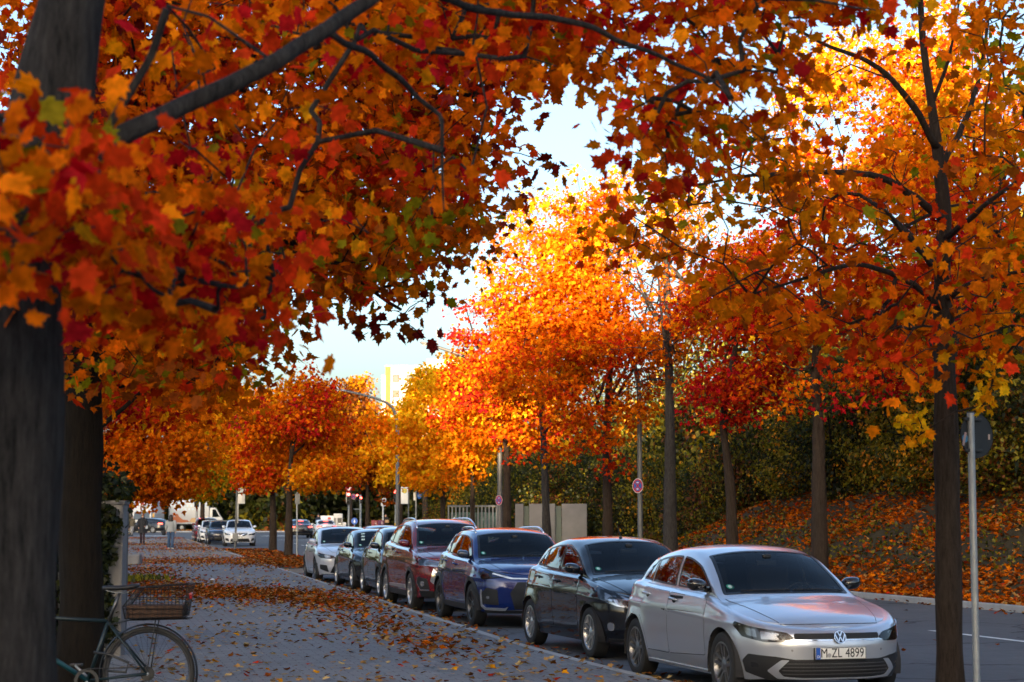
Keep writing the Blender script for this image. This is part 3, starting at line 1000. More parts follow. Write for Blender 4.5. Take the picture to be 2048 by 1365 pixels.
# ------------------------------------------------------------------ the cars by the near kerb
CARG = 'cars parked nose to tail along the near kerb'
def silver_hatch():
    silver = paintmat('silver_paint', (.58, .61, .67), .7, .30)
    S = kind_spec('hatch', 4.07, 1.75, 1.46, 2.55, .82, .318, res=1.5, paint=silver, tw=.195, rim_mat=pmat('grey_alloy', (.22, .22, .23), .32, .8), mirror_mat=pmat('gloss_black', (.01, .01, .011), .08, coat=1), sticker=True, antenna=(3.3, .16), seat_up=0)
    S['handle_mat'] = silver
    H = S['H']
    S['nose_parts'] = [
        headlight([(.44, .66), (.50, .705), (.78, .752), (1.06, .80), (1.09, .765), (.98, .665), (.72, .618), (.52, .622)],
                  [[(.58, .645), (.62, .70), (.76, .725), (.76, .645)], [(.80, .66), (.81, .735), (.97, .76), (.92, .68)]]),
        ('grille', [(-.44, .650), (-.44, .702), (.44, .702), (.44, .650)], INTAKE, .004),
        ('grille_bar', [(-.55, .628), (-.46, .645), (.46, .645), (.55, .628), (.46, .634), (-.46, .634)], CHROME, .008),
        ('bumper_intake', [(-1.0, .42), (-.92, .485), (-.62, .465), (-.45, .44), (.45, .44), (.62, .465), (.92, .485), (1.0, .42), (.98, .31), (.74, .245), (-.74, .245), (-.98, .31)], BLACK_PLASTIC, .004),
        ('lower_grille', [(-.52, .43), (.52, .43), (.64, .335), (.52, .275), (-.52, .275), (-.64, .335)], INTAKE, .006, False,
         [('slat', [(-.58, .300 + k * .032), (-.58, .308 + k * .032), (.58, .308 + k * .032), (.58, .300 + k * .032)], pmat('slat_grey', (.06, .06, .065), .35), .010) for k in range(4)]),
        ('bumper_trim', [(.50, .435), (.58, .435), (.73, .335), (.63, .262), (.38, .256), (.38, .268), (.57, .280), (.62, .335)], silver, .012, True),
        ('chin_trim', [(-.42, .256), (-.42, .268), (.42, .268), (.42, .256)], silver, .012),
        ('fog_lamp', [(.82, .36), (.82, .40), (.90, .41), (.90, .36)], HEADBASE, .008, True),
        ('parking_sensor', [(.46, .515), (.46, .535), (.48, .535), (.48, .515)], pmat('sensor_grey', (.30, .31, .33), .4, .6), .003, True),
        ('tow_cover', [(-.62, .50), (-.62, .555), (-.56, .555), (-.56, .50)], silver, .0022, False, [], .012),
    ]
    S['tail_parts'] = [('rear_lamp', [(.45, .80), (.45, .98), (.9, 1.0), (1.0, .90), (.9, .80)], REDLAMP, .004, True)]
    sh_ = lambda d: .042 * (1 - min(1, max(0, (d - .9) / .5)))
    for key in ('rim', 'top'): S[key] = [(d, z - sh_(d)) for d, z in S[key]]
    S['nose'] = [(z - .035, v) for z, v in S['nose']]
    low = lambda P: [(q, z - (.05 if z > .6 else .03)) for q, z in P]
    S['nose_parts'] = [(it[0], low(it[1])) + tuple(it[2:5]) + (([(k[0], low(k[1])) + tuple(k[2:]) for k in it[5]],) if len(it) > 5 else ()) + tuple(it[6:]) for it in S['nose_parts']]
    S['plate'] = dict(text=[('M', -.175), ('ZL', -.045), ('4899', .142)], z=.468, out=.022, sealy=-.122, sx=.80)
    S['sill'] = (.03, silver)
    S['window_trim'] = ([], None)
    del S['window_trim']
    finish_spec(S)
    root, sh = build_car(S)
    # round emblem: ring with a V over a W
    p, n = mapn(sh.frontA, .0001, .612)
    e = empty('emblem', p + n * .012, 0, root); e.rotation_euler = (0, math.atan2(n[0], n[2]) - PI / 2, 0)
    r = .062
    mb = MB(); mb.lathe([(.001, 0), (r, 0), (r, .006), (r - .004, .010), (.001, .008)], 28, 'x'); mb.build('emblem_disc', pmat('emblem_navy', (.01, .014, .04), .15, coat=1), e, autosmooth=40)
    mb = MB()
    mb.lathe([(r - .007, .008), (r, .008), (r, .015), (r - .007, .015), (r - .007, .008)], 28, 'x')
    def stroke(pts, w=.010):
        for a, b in zip(pts[:-1], pts[1:]):
            A, B_ = Vector(a), Vector(b); t = (B_ - A).normalized(); q = Vector((-t.y, t.x)) * w / 2
            c = [A + q - t * .003, A - q - t * .003, B_ - q + t * .003, B_ + q + t * .003]
            mb.prism([(v.x, v.y) for v in c], .009, .0145, 0, 'x')
    stroke([(-.023, .052), (0, .010), (.023, .052)])
    stroke([(-.050, .026), (-.022, -.045), (0, .002), (.022, -.045), (.050, .026)])
    mb.build('emblem_letters', CHROME, e)
    tag(root, 'silver hatchback with a number plate and round emblem, nearest in the parked row', 'car', CARG)
    return root, sh

def black_hatch():
    blk = paintmat('black_paint', (.008, .009, .013), .3, .2)
    S = kind_spec('hatch', 3.97, 1.72, 1.495, 2.49, .80, .315, res=1.25, paint=blk, tw=.195, sticker=True, antenna=(1.95, .2))
    S['spokes'] = 5
    S['nose_parts'] = [
        headlight([(.42, .66), (.50, .73), (.80, .83), (1.12, .90), (1.16, .86), (1.00, .74), (.74, .66), (.55, .635)],
                  [[(.52, .665), (.55, .71), (.72, .755), (.70, .675)], [(.76, .69), (.78, .78), (.92, .82), (.90, .735)], [(.94, .76), (.96, .83), (1.08, .87), (1.06, .81)]], BRIGHTREF),
        ('grille', [(-.46, .60), (-.40, .69), (.40, .69), (.46, .60)], INTAKE, .004),
        ('lower_grille', [(-.60, .27), (-.52, .50), (.52, .50), (.60, .27)], INTAKE, .004, False,
         [('slat', [(-.54, .30 + k * .05), (-.54, .312 + k * .05), (.54, .312 + k * .05), (.54, .30 + k * .05)], CHROME, .008) for k in range(4)]),
        ('fog_lamp', [(.80, .36), (.80, .46), (.90, .46), (.90, .36)], FOG, .010, True, [], .05),
        ('bumper_lip', [(-.9, .235), (-.9, .262), (.9, .262), (.9, .235)], BLACK_PLASTIC, .01),
    ]
    S['tail_parts'] = [('rear_lamp', [(.6, .85), (.6, 1.0), (.95, 1.05), (1.0, .9)], REDLAMP, .004, True)]
    finish_spec(S)
    root, sh = build_car(S)
    tag(root, 'black hatchback with bright alloy wheels, parked right behind the emblem bearing silver hatchback', 'car', CARG)
    return root, sh

def blue_suv():
    blue = paintmat('deep_blue_paint', (.002, .017, .125), .2, .2)
    S = kind_spec('suv', 4.19, 1.825, 1.56, 2.58, .86, .345, res=1.2, paint=blue, tw=.21, cladding=.06, sticker=True, rails=(1.9, 3.5), rim_mat=DARKALLOY, mirror_mat=pmat('mirror_grey_blue', (.05, .06, .08), .15, .3, coat=1))
    S['sill'] = (.09, BLACK_PLASTIC)
    S['nose_parts'] = [
        headlight([(.46, .80), (.60, .845), (.95, .93), (1.05, .93), (1.05, .83), (.92, .755), (.74, .775)],
                  [[(.80, .79), (.80, .85), (.95, .88), (.95, .80)]]),
        ('headlight_bar', [(.0, .775), (.40, .785), (.72, .86), (.74, .845), (.44, .765), (.0, .758)], pmat('lit_white', (.8, .85, .9), .3), .010, True),
        ('grille', [(-.40, .30), (-.46, .55), (-.34, .72), (.34, .72), (.46, .55), (.40, .30)], INTAKE, .005),
        ('bumper_intake', [(.66, .36), (.66, .60), (.86, .63), (.98, .56), (.98, .38)], BLACK_PLASTIC, .004, True),
        ('bumper_trim', [(.98, .60), (1.01, .60), (1.02, .34), (.94, .285), (.55, .275), (.50, .34), (.56, .315), (.92, .32), (.985, .36)], pmat('satin_silver', (.6, .61, .63), .3, .8), .012, True),
        ('fog_lamp', [(.82, .46), (.82, .50), (.88, .50), (.88, .46)], FOG, .008, True),
        ('bumper_lip', [(-.95, .235), (-.95, .28), (.95, .28), (.95, .235)], BLACK_PLASTIC, .010),
    ]
    finish_spec(S)
    root, sh = build_car(S)
    tag(root, 'deep blue SUV with a silver bumper strip, ahead of the dark red SUV', 'car', CARG)
    return root, sh

def red_suv():
    red = paintmat('dark_red_paint', (.15, .004, .010), .15, .22)
    S = kind_spec('suv', 4.69, 1.80, 1.70, 2.67, .96, .352, res=1.0, paint=red, tw=.22, cladding=.05, sticker=True, rails=(1.85, 4.0))
    S['spokes'] = 7; S['spoke_style'] = 'single'
    S['sill'] = (.10, BLACK_PLASTIC)
    S['nose_parts'] = [
        headlight([(.40, .84), (.44, .90), (.80, .955), (1.10, 1.02), (1.12, .95), (.90, .85), (.60, .825)], [[(.50, .845), (.52, .895), (.78, .93), (.78, .86)], [(.84, .87), (.84, .94), (1.0, .975), (1.0, .91)]], BRIGHTREF),
        ('grille', [(-.40, .83), (-.40, .905), (.40, .905), (.40, .83)], INTAKE, .004, False, [('slat', [(-.38, .862), (-.38, .874), (.38, .874), (.38, .862)], CHROME, .01)]),
        ('grille_bar', [(.40, .82), (.62, .80), (.70, .56), (.62, .50), (.60, .56), (.56, .74), (.38, .79)], CHROME, .012, True),
        ('lower_grille', [(-.55, .40), (-.5, .70), (.5, .70), (.55, .40)], INTAKE, .005),
        ('fog_surround', [(.72, .40), (.76, .60), (1.02, .64), (1.06, .52), (.96, .40)], BLACK_PLASTIC, .006, True, [('fog_rim', [(.73, .39), (.97, .39), (1.07, .52), (1.03, .64), (1.02, .625), (1.05, .52), (.96, .41), (.74, .41)], CHROME, .014)]),
        ('fog_lamp', [(.84, .46), (.84, .56), (.94, .56), (.94, .46)], FOG, .016, True, [], .05),
        ('bumper_lip', [(-.98, .27), (-.98, .38), (.98, .38), (.98, .27)], BLACK_PLASTIC, .012),
    ]
    finish_spec(S)
    root, sh = build_car(S)
    for sg in (-1, 1):
        fn = sh.f('sideA', sg)
        patch('door_strip', [(sh.axr + .5, .39), (sh.axf - .5, .39), (sh.axf - .5, .46), (sh.axr + .5, .44)], fn, .018, pmat('satin_silver', (.6, .61, .63), .3, .8), root, step=.08)
    tag(root, 'dark red SUV with chrome roof rails, parked behind the deep blue compact SUV', 'car', CARG)
    return root, sh

def simple_nose(z, w=.44, base=None):
    """headlights, grille and intake for the smaller cars; z = headlight height"""
    return [
        headlight([(w, z - .05), (w + .05, z), (.80, z + .05), (1.05, z + .085), (1.06, z + .02), (.92, z - .05), (.6, z - .075)], [[(.58, z - .04), (.60, z + .005), (.76, z + .02), (.75, z - .045)], [(.80, z - .03), (.80, z + .03), (.94, z + .05), (.92, z - .02)]], base),
        ('grille', [(-w, z - .06), (-w, z - .01), (w, z - .01), (w, z - .06)], INTAKE, .004),
        ('lower_grille', [(-.62, .26), (-.5, .45), (.5, .45), (.62, .26)], INTAKE, .004),
        ('bumper_intake', [(.66, .28), (.70, .46), (.96, .48), (.98, .36)], BLACK_PLASTIC, .004, True),
    ]

def near_row():
    row = []
    def put(fn_or, fwpx, heading, z=.19, fw=None):
        root, sh = fn_or
        p = ground(*fwpx, z) if fw is None else fw
        car_pose(root, sh, (p[0], p[1]), heading)
        return root
    put(silver_hatch(), (1444, 1331), 15.9)
    put(black_hatch(), (1178, 1266), 17.0)
    put(blue_suv(), (942, 1210), 14.0, .22)
    put(red_suv(), (820, 1183), 14.0, .23)
    # small dark SUV half hidden behind the red one
    S = finish_spec(kind_spec('mini', 3.95, 1.75, 1.52, 2.55, .80, .32, res=.8, paint=paintmat('dark_brown_paint', (.02, .017, .014), .5, .2), four_doors=True, cladding=.05, mirror_mat=pmat('gloss_black', (.01, .01, .011), .08, coat=1)))
    S['nose_parts'] = simple_nose(.74)
    r = build_car(S); tag(r[0], 'small dark brown hatchback mostly hidden behind the dark red SUV', 'car', CARG)
    put(r, (757, 1167), 13)
    S = finish_spec(kind_spec('hatch', 3.99, 1.73, 1.44, 2.58, .78, .32, res=.8, paint=paintmat('black_paint', (.008, .009, .013), .3, .2), sticker=True))
    S['nose_parts'] = simple_nose(.72, .40, REFLECT)
    r = build_car(S); tag(r[0], 'black hatchback with pale windscreen stickers, parked before the pale silver hatchback', 'car', CARG)
    sh = r[1]
    for k in range(3):
        x = sh.hl - sh.S['windscreen'][0] - .28 - .12 * k
        yc = -sh.colB(x)[sh.ng, 1]
        P, n = mapn(sh.topB, x, -yc + .20)
        mb = MB(); mb.box((0, 0, 0), (.07, .085, .004)); o = mb.build('windscreen_sticker', pmat('sticker_pale', (.5, .62, .55), .5), r[0])
        o.location = P + n * .006; o.rotation_euler = Vector(n).to_track_quat('Z', 'X').to_euler()
    put(r, (703, 1153), 14)
    S = finish_spec(kind_spec('hatch', 4.26, 1.80, 1.47, 2.62, .87, .325, res=.8, paint=paintmat('pale_silver_paint', (.62, .64, .68), .4, .28), sticker=True, rim_mat=DARKALLOY))
    S['nose_parts'] = simple_nose(.70)
    S['nose_parts'].append(('bumper_lip', [(-.95, .22), (-.95, .24), (.95, .24), (.95, .22)], CHROME, .012))
    r = build_car(S); tag(r[0], 'pale silver hatchback ending the near parked row, beside the leafy tree island', 'car', CARG)
    put(r, (630, 1141), 12.5)

def far_cars():
    G2 = 'cars parked along the kerb beyond the bus stop'
    white = paintmat('white_paint', (.75, .76, .77), .0, .3)
    def simple(kind, dims, paint, label, front, heading, group=None, nose=None, tail=None, **kw):
        S = finish_spec(kind_spec(kind, *dims, res=.62, paint=paint, **kw))
        S['nose_parts'] = nose if nose is not None else simple_nose(.48 * dims[2])
        S['tail_parts'] = tail or []
        r, sh = build_car(S)
        tag(r, label, 'car', group)
        h = math.radians(heading); f = Vector((math.sin(h), -math.cos(h), 0))
        r.location = Vector((front[0], front[1], ROADZ)) - f * sh.hl
        r.rotation_euler = (0, 0, math.atan2(f.y, f.x))
        return r, sh
    n = simple_nose(.70, .46, REFLECT)
    n[1] = ('grille', [(-.40, .66), (-.44, .76), (.44, .76), (.40, .66), (.2, .58), (-.2, .58)], INTAKE, .004, False, [('grille_bar', [(-.42, .76), (-.36, .76), (0, .63), (.36, .76), (.42, .76), (.05, .60), (-.05, .60)], CHROME, .012)])
    p = ground(480, 1094, ROADZ)
    c, sh = simple('hatch', (4.39, 1.80, 1.53, 2.70, .86, .325), white, 'white hatchback facing the camera by the bus stop pole, first of the far parked row', (at(480, 1090, 106).x, 106), 10.5, G2, n, sticker=False,
               plate=dict(text=[('WB', -.10), ('284', .10)], z=.50, out=.03, seal=False, sx=.8))
    simple('hatch', (4.3, 1.78, 1.47, 2.62, .85, .32), paintmat('navy_paint', (.008, .012, .03), .4, .22), 'dark navy hatchback directly behind the white hatchback in the far row', (at(446, 1090, 112.5).x, 112.5), 12.5, G2)
    simple('hatch', (4.2, 1.78, 1.47, 2.6, .85, .32), white, 'white hatchback wedged between dark navy hatchback and dark red car', (at(428.5, 1090, 118.5).x, 118.5), 12.5, G2)
    simple('suv', (4.4, 1.80, 1.62, 2.62, .88, .33), paintmat('dark_red_paint', (.15, .004, .010), .15, .22), 'dark red car last in the far parked row near the red traffic light', (at(416, 1085, 124.5).x, 124.5), 12.5, G2)
    # roof of a car passing behind the dark red SUV
    simple('hatch', (4.2, 1.78, 1.46, 2.6, .85, .32), paintmat('grey_blue_paint', (.20, .23, .28), .6, .28), 'grey blue hatchback on the carriageway, mostly hidden behind the dark red SUV', (at(790, 1060, 56).x, 56), 12)
    # traffic waiting at the lights, seen from behind
    lit = lambda z: [('rear_lamp', [(.42, z), (.42, z + .10), (.82, z + .13), (.98, z + .10), (.98, z + .02), (.8, z - .02)], REDLAMP, .004, True, [('lamp_glow', [(.55, z + .01), (.55, z + .08), (.9, z + .10), (.9, z + .02)], REDLIT, .010)]),
                      ('bumper_insert', [(-.7, .30), (-.7, .42), (.7, .42), (.7, .30)], BLACK_PLASTIC, .004)]
    for kind, dims, paint, label, px, d, hd in (
        ('sedan', (4.80, 1.87, 1.46, 2.9, .85, .34), paintmat('black_paint', (.008, .009, .013), .3, .2), 'black saloon with lit brake lights, waiting left of the white saloon', 604, 143, 192),
        ('sedan', (4.65, 1.83, 1.43, 2.8, .85, .33), white, 'white saloon seen from behind with red brake lights, waiting by the traffic light', 654, 150, 192)):
        tl = lit(.82)
        S = finish_spec(kind_spec(kind, *dims, res=.62, paint=paint, cabin=True, plate=dict(text=[('M', -.17), ('KX', -.05), ('204', .14)], z=.70, out=-.005, front=False, seal=False, sx=.7)))
        S['nose_parts'] = []; S['tail_parts'] = tl
        r, sh = build_car(S)
        tag(r, label, 'car', 'cars waiting at the traffic lights')
        mb = MB(); q = sh.topB(-sh.hl + .86 * 0 + (dims[0] * (1 - .765)), 0)
        mb.box((q[0] - .02, 0, q[2] + .02), (.03, .36, .045)); mb.build('high_brake_light', REDLIT, r)
        h = math.radians(hd); f = Vector((math.sin(h), -math.cos(h), 0))
        r.location = Vector((at(px, 1060, d).x, d, ROADZ)) + f * sh.hl
        r.rotation_euler = (0, 0, math.atan2(f.y, f.x))
    # dark estate car turning in front of the white truck
    S = finish_spec(kind_spec('hatch', 4.55, 1.80, 1.52, 2.68, .9, .33, res=.62, paint=paintmat('anthracite_paint', (.02, .021, .024), .5, .25)))
    S['tail_parts'] = [('rear_lamp', [(.5, .86), (.5, 1.0), (.98, 1.02), (1.0, .9)], REDLIT, .006, True)]
    r, sh = build_car(S)
    tag(r, 'anthracite hatchback seen from its rear corner in front of the white truck', 'car')
    r.location = (at(296, 1060, 186).x, 186, ROADZ); r.rotation_euler = (0, 0, math.radians(152))
# ------------------------------------------------------------------ street plan: kerb lines X over distance
kerbL = pchip([-30, 0, 12, 18, 21.35, 24.4, 28.3, 33.2, 37.2, 43, 50, 86, 110, 150], [14.5, 6.6, 3.5, 1.80, .84, .08, -.76, -1.83, -2.66, -3.95, -5.45, -13.2, -18.4, -27])
kerbR = pchip([-30, 10, 28, 33.76, 39.9, 50, 60, 70, 92, 110, 140, 170], [27.5, 16.3, 11.05, 9.34, 7.5, 5.0, 2.75, .6, -4.2, -8.0, -13.2, -18])
wallL = pchip([-30, 0, 12, 22, 50, 100, 150], [3.0, -2.6, -3.4, -4.75, -10.8, -22.5, -34])

def groundmat(name, c, c2, scale, bump=.25, rough=.9, brick=None, rot=0.0, crack=0.0):
    m, nt, b = nodes(name)
    L = nt.links.new
    tc = nt.nodes.new('ShaderNodeTexCoord')
    n1 = nt.nodes.new('ShaderNodeTexNoise'); n1.inputs['Scale'].default_value = scale; n1.inputs['Detail'].default_value = 8; n1.inputs['Roughness'].default_value = .65
    L(tc.outputs['Object'], n1.inputs['Vector'])
    n2 = nt.nodes.new('ShaderNodeTexNoise'); n2.inputs['Scale'].default_value = .35; n2.inputs['Detail'].default_value = 5
    L(tc.outputs['Object'], n2.inputs['Vector'])
    r = nt.nodes.new('ShaderNodeValToRGB'); r.color_ramp.elements[0].position = .35; r.color_ramp.elements[1].position = .68
    r.color_ramp.elements[0].color = (*c, 1); r.color_ramp.elements[1].color = (*c2, 1)
    ad = nt.nodes.new('ShaderNodeMath'); ad.operation = 'MULTIPLY_ADD'; ad.inputs[1].default_value = .5
    L(n1.outputs['Fac'], ad.inputs[0])
    hf = nt.nodes.new('ShaderNodeMath'); hf.operation = 'MULTIPLY'; hf.inputs[1].default_value = .5
    L(n2.outputs['Fac'], hf.inputs[0]); L(hf.outputs[0], ad.inputs[2]); L(ad.outputs[0], r.inputs[0])
    colr = r.outputs[0]
    n3 = nt.nodes.new('ShaderNodeTexNoise'); n3.inputs['Scale'].default_value = 160; n3.inputs['Detail'].default_value = 2
    L(tc.outputs['Object'], n3.inputs['Vector'])
    hgt = n3.outputs['Fac']
    if brick:
        mp = nt.nodes.new('ShaderNodeMapping'); mp.inputs['Rotation'].default_value = (0, 0, rot)
        L(tc.outputs['Object'], mp.inputs['Vector'])
        bk = nt.nodes.new('ShaderNodeTexBrick')
        bk.inputs['Scale'].default_value = 1; bk.inputs['Brick Width'].default_value = brick[0]; bk.inputs['Row Height'].default_value = brick[1]
        bk.inputs['Mortar Size'].default_value = brick[2]; bk.inputs['Mortar Smooth'].default_value = .3
        bk.inputs['Color1'].default_value = (1, 1, 1, 1); bk.inputs['Color2'].default_value = (.88, .88, .89, 1); bk.inputs['Mortar'].default_value = (.48, .48, .49, 1)
        L(mp.outputs[0], bk.inputs['Vector'])
        mu = nt.nodes.new('ShaderNodeMix'); mu.data_type = 'RGBA'; mu.blend_type = 'MULTIPLY'; mu.inputs[0].default_value = 1
        L(colr, mu.inputs[6]); L(bk.outputs['Color'], mu.inputs[7]); colr = mu.outputs[2]
        iv = nt.nodes.new('ShaderNodeMath'); iv.operation = 'MULTIPLY_ADD'; iv.inputs[1].default_value = -.7
        L(bk.outputs['Fac'], iv.inputs[0]); L(n3.outputs['Fac'], iv.inputs[2]); hgt = iv.outputs[0]
    if crack:
        vo = nt.nodes.new('ShaderNodeTexVoronoi'); vo.feature = 'DISTANCE_TO_EDGE'; vo.inputs['Scale'].default_value = .22
        ds = nt.nodes.new('ShaderNodeTexNoise'); ds.inputs['Scale'].default_value = .8; ds.inputs['Detail'].default_value = 4
        L(tc.outputs['Object'], ds.inputs['Vector'])
        va = nt.nodes.new('ShaderNodeVectorMath'); va.operation = 'MULTIPLY_ADD'; va.inputs[1].default_value = (2.4, 2.4, 0)
        L(ds.outputs['Color'], va.inputs[0]); L(tc.outputs['Object'], va.inputs[2]); L(va.outputs[0], vo.inputs['Vector'])
        lt = nt.nodes.new('ShaderNodeMapRange'); lt.inputs['From Min'].default_value = .006; lt.inputs['From Max'].default_value = .014
        lt.inputs['To Min'].default_value = 1 - crack; lt.inputs['To Max'].default_value = 1
        L(vo.outputs['Distance'], lt.inputs['Value'])
        sc = nt.nodes.new('ShaderNodeVectorMath'); sc.operation = 'SCALE'
        L(colr, sc.inputs[0]); L(lt.outputs[0], sc.inputs['Scale']); colr = sc.outputs[0]
    L(colr, b.inputs['Base Color'])
    b.inputs['Roughness'].default_value = rough; b.inputs['Specular IOR Level'].default_value = .35
    bp = nt.nodes.new('ShaderNodeBump'); bp.inputs['Strength'].default_value = bump; bp.inputs['Distance'].default_value = .01
    L(hgt, bp.inputs['Height']); L(bp.outputs[0], b.inputs['Normal'])
    return m

ROADROT = math.radians(-13)
ASPHALT = groundmat('asphalt', (.072, .074, .080), (.112, .114, .120), 5, .35, .82, crack=.6)
PAVING = groundmat('paving', (.15, .150, .153), (.235, .234, .236), 3, .3, .85, brick=(.24, .16, .008), rot=ROADROT)
KERBM = groundmat('kerb_concrete', (.28, .28, .275), (.38, .38, .37), 6, .3)
SOIL = groundmat('bank_soil', (.030, .022, .010), (.055, .045, .016), 4, .6, 1.0)
CONCRETE = groundmat('concrete', (.17, .16, .155), (.27, .26, .25), 2.2, .3)
PALECON = groundmat('pale_concrete', (.20, .20, .20), (.28, .28, .275), 1.4, .2)
ROADWHITE = pmat('road_white', (.62, .62, .60), .7, noise=.15, nscale=12)

def strip(name, fa, fb, ds, za, zb, mat, kind='structure', mid=0):
    V = []; F = []
    for d in ds: V += [(float(fa(d)), d, za), (float(fb(d)), d, zb)]
    for i in range(len(ds) - 1): F.append((2 * i, 2 * i + 1, 2 * i + 3, 2 * i + 2))
    o = mesh(name, V, F, mat)
    if kind: o['kind'] = kind
    return o

def bank_profile(d, u):
    """height of the right verge u metres behind its kerb"""
    u = np.asarray(u, float); d = np.asarray(d, float)
    t = np.clip((70 - d) / 11, 0, 1); t = t * t * (3 - 2 * t)
    z = .5 * np.clip(u - 1.3, 0, None)
    z = np.where(z > 3.3, 3.3 + .12 * (z - 3.3), z)
    z = z * t + .05 * np.sin(u * 2.1 + d * .9) * np.clip(u - 1, 0, 1) * t + .004
    return z

def setting():
    ds = np.arange(-30, 141, 2.0)
    g = mesh('ground', [(-900, -300, -.16), (900, -300, -.16), (900, 1500, -.16), (-900, 1500, -.16)], [(0, 1, 2, 3)], SOIL); g['kind'] = 'structure'
    strip('road', lambda d: kerbL(d) - .02, lambda d: kerbR(d) + .02, ds, ROADZ, ROADZ, ASPHALT)
    x = mesh('cross_street', [(-160, 140, ROADZ), (60, 140, ROADZ), (60, 196, ROADZ), (-160, 196, ROADZ)], [(0, 1, 2, 3)], ASPHALT); x['kind'] = 'structure'
    strip('pavement', lambda d: wallL(d) - 6, lambda d: kerbL(d) - .13, np.arange(-30, 134, 2.0), 0, 0, PAVING)
    def kerb(name, f, s, ds):
        V = []; F = []
        for d in ds:
            x = float(f(d))
            V += [(x, d, ROADZ - .02), (x, d, -.012), (x - s * .012, d, .004), (x - s * .13, d, .004), (x - s * .13, d, -.05)]
        for i in range(len(ds) - 1):
            for k in range(4): F.append((5 * i + k, 5 * i + k + 1, 5 * i + 6 + k, 5 * i + 5 + k))
        o = mesh(name, V, F, KERBM); o['kind'] = 'structure'
    kerb('kerb', kerbL, 1, np.arange(-30, 134, 1.0)); kerb('kerb', kerbR, -1, np.arange(-30, 140, 1.0))
    # right verge and bank
    dd = np.concatenate([np.arange(-30, 20, 5.0), np.arange(20, 90, 1.0), np.arange(90, 141, 5.0)]); uu = np.concatenate([np.arange(.13, 9, .4), np.arange(9, 60, 4.0)])
    V = []; F = []
    for d in dd:
        z = bank_profile(d, uu)
        for u, zz in zip(uu, z): V.append((float(kerbR(d)) + u, d, zz))
    n = len(uu)
    for i in range(len(dd) - 1):
        for k in range(n - 1): F.append((i * n + k, i * n + k + 1, (i + 1) * n + k + 1, (i + 1) * n + k))
    o = mesh('embankment', V, F, SOIL, smooth=True); o['kind'] = 'structure'
    # tree islands in the parking lane
    def island(name, d0, d1, w):
        a = []; b = []
        for d in np.linspace(d0, d1, 24):
            t = (d - d0) / (d1 - d0)
            e = min(1, t * 8, (1 - t) * 8) ** .5
            a.append((float(kerbL(d)) + .005, d)); b.append((float(kerbL(d)) + .02 + w * e, d))
        P = a + b[::-1]
        V = [(x, y, ROADZ - .02) for x, y in P] + [(x, y, .012) for x, y in P]
        n = len(P)
        F = [tuple(range(n, 2 * n))] + [(k, (k + 1) % n, n + (k + 1) % n, n + k) for k in range(n)]
        o = mesh(name, V, F, [SOIL, KERBM], mi=[0] + [1] * n); o['kind'] = 'structure'
    island('tree_island', 57, 92, 2.4)
    island('tree_island', 9.5, 16.9, 2.9)
    # far side of the cross street
    o = mesh('far_verge', [(-220, 196.2, .0), (80, 196.2, .0), (120, 420, .4), (-260, 420, .4)], [(0, 1, 2, 3)], SOIL); o['kind'] = 'structure'
    o = mesh('far_verge', [(-220, 196, -.15), (80, 196, -.15), (80, 196.2, 0), (-220, 196.2, 0)], [(0, 1, 2, 3)], KERBM); o['kind'] = 'structure'
    # lane marks: dashed centre line
    def lane(d): return kerbR(d) - 4.35
    k = 0; d = 22.9
    m = MB()
    def mark(name, pts):
        o = mesh(name, pts, [tuple(range(len(pts)))], ROADWHITE); o['kind'] = 'structure'
    while d < 128:
        d1 = d + 5.9 * .3 if d > 40 else d + 5.9
        V = []
        a = np.linspace(d, d1, 4)
        V = [(float(lane(x)) - .07, x, ROADZ + .004) for x in a] + [(float(lane(x)) + .07, x, ROADZ + .004) for x in a[::-1]]
        mark('lane_marking', V)
        d = d + (6.2 if d > 30 else 12)
    # stop line and crossing marks
    mark('stop_line', [(float(kerbR(134)) - 5.2, 134, ROADZ + .004), (float(kerbR(134)) - .4, 134, ROADZ + .004), (float(kerbR(134.6)) - .4, 134.6, ROADZ + .004), (float(kerbR(134.6)) - 5.2, 134.6, ROADZ + .004)])
    for k in range(9):
        x = -60 + 5.5 * k
        mark('crossing_marking', [(x, 158, ROADZ + .004), (x + 2.6, 158, ROADZ + .004), (x + 3.2, 161.5, ROADZ + .004), (x + .6, 161.5, ROADZ + .004)])

# ------------------------------------------------------------------ leaves
def leaf_shape(detail):
    if detail == 3:      # maple leaf, five lobes with teeth
        half = [(.0, -.02), (.16, -.10), (.30, -.02), (.24, .08), (.50, .22), (.36, .28), (.52, .52), (.30, .50), (.22, .56), (.20, .74), (.10, .72)]
        tip = (.0, 1.0)
        pts = half + [tip] + [(-x, y) for x, y in half[::-1]][:-1]
    elif detail == 2:
        half = [(.0, 0.0), (.28, -.06), (.24, .10), (.52, .36), (.24, .46), (.16, .70)]
        pts = half + [(0, 1.0)] + [(-x, y) for x, y in half[::-1]][:-1]
    elif detail == 1:
        half = [(.0, 0.0), (.42, .16), (.30, .55)]
        pts = half + [(0, 1.0)] + [(-x, y) for x, y in half[::-1]][:-1]
    else:
        pts = [(0, 0), (.34, .45), (0, 1), (-.34, .45)]
    P = np.array([(x, y - .42, .16 * abs(x) - .10 * (y - .4) ** 2) for x, y in pts])
    return P

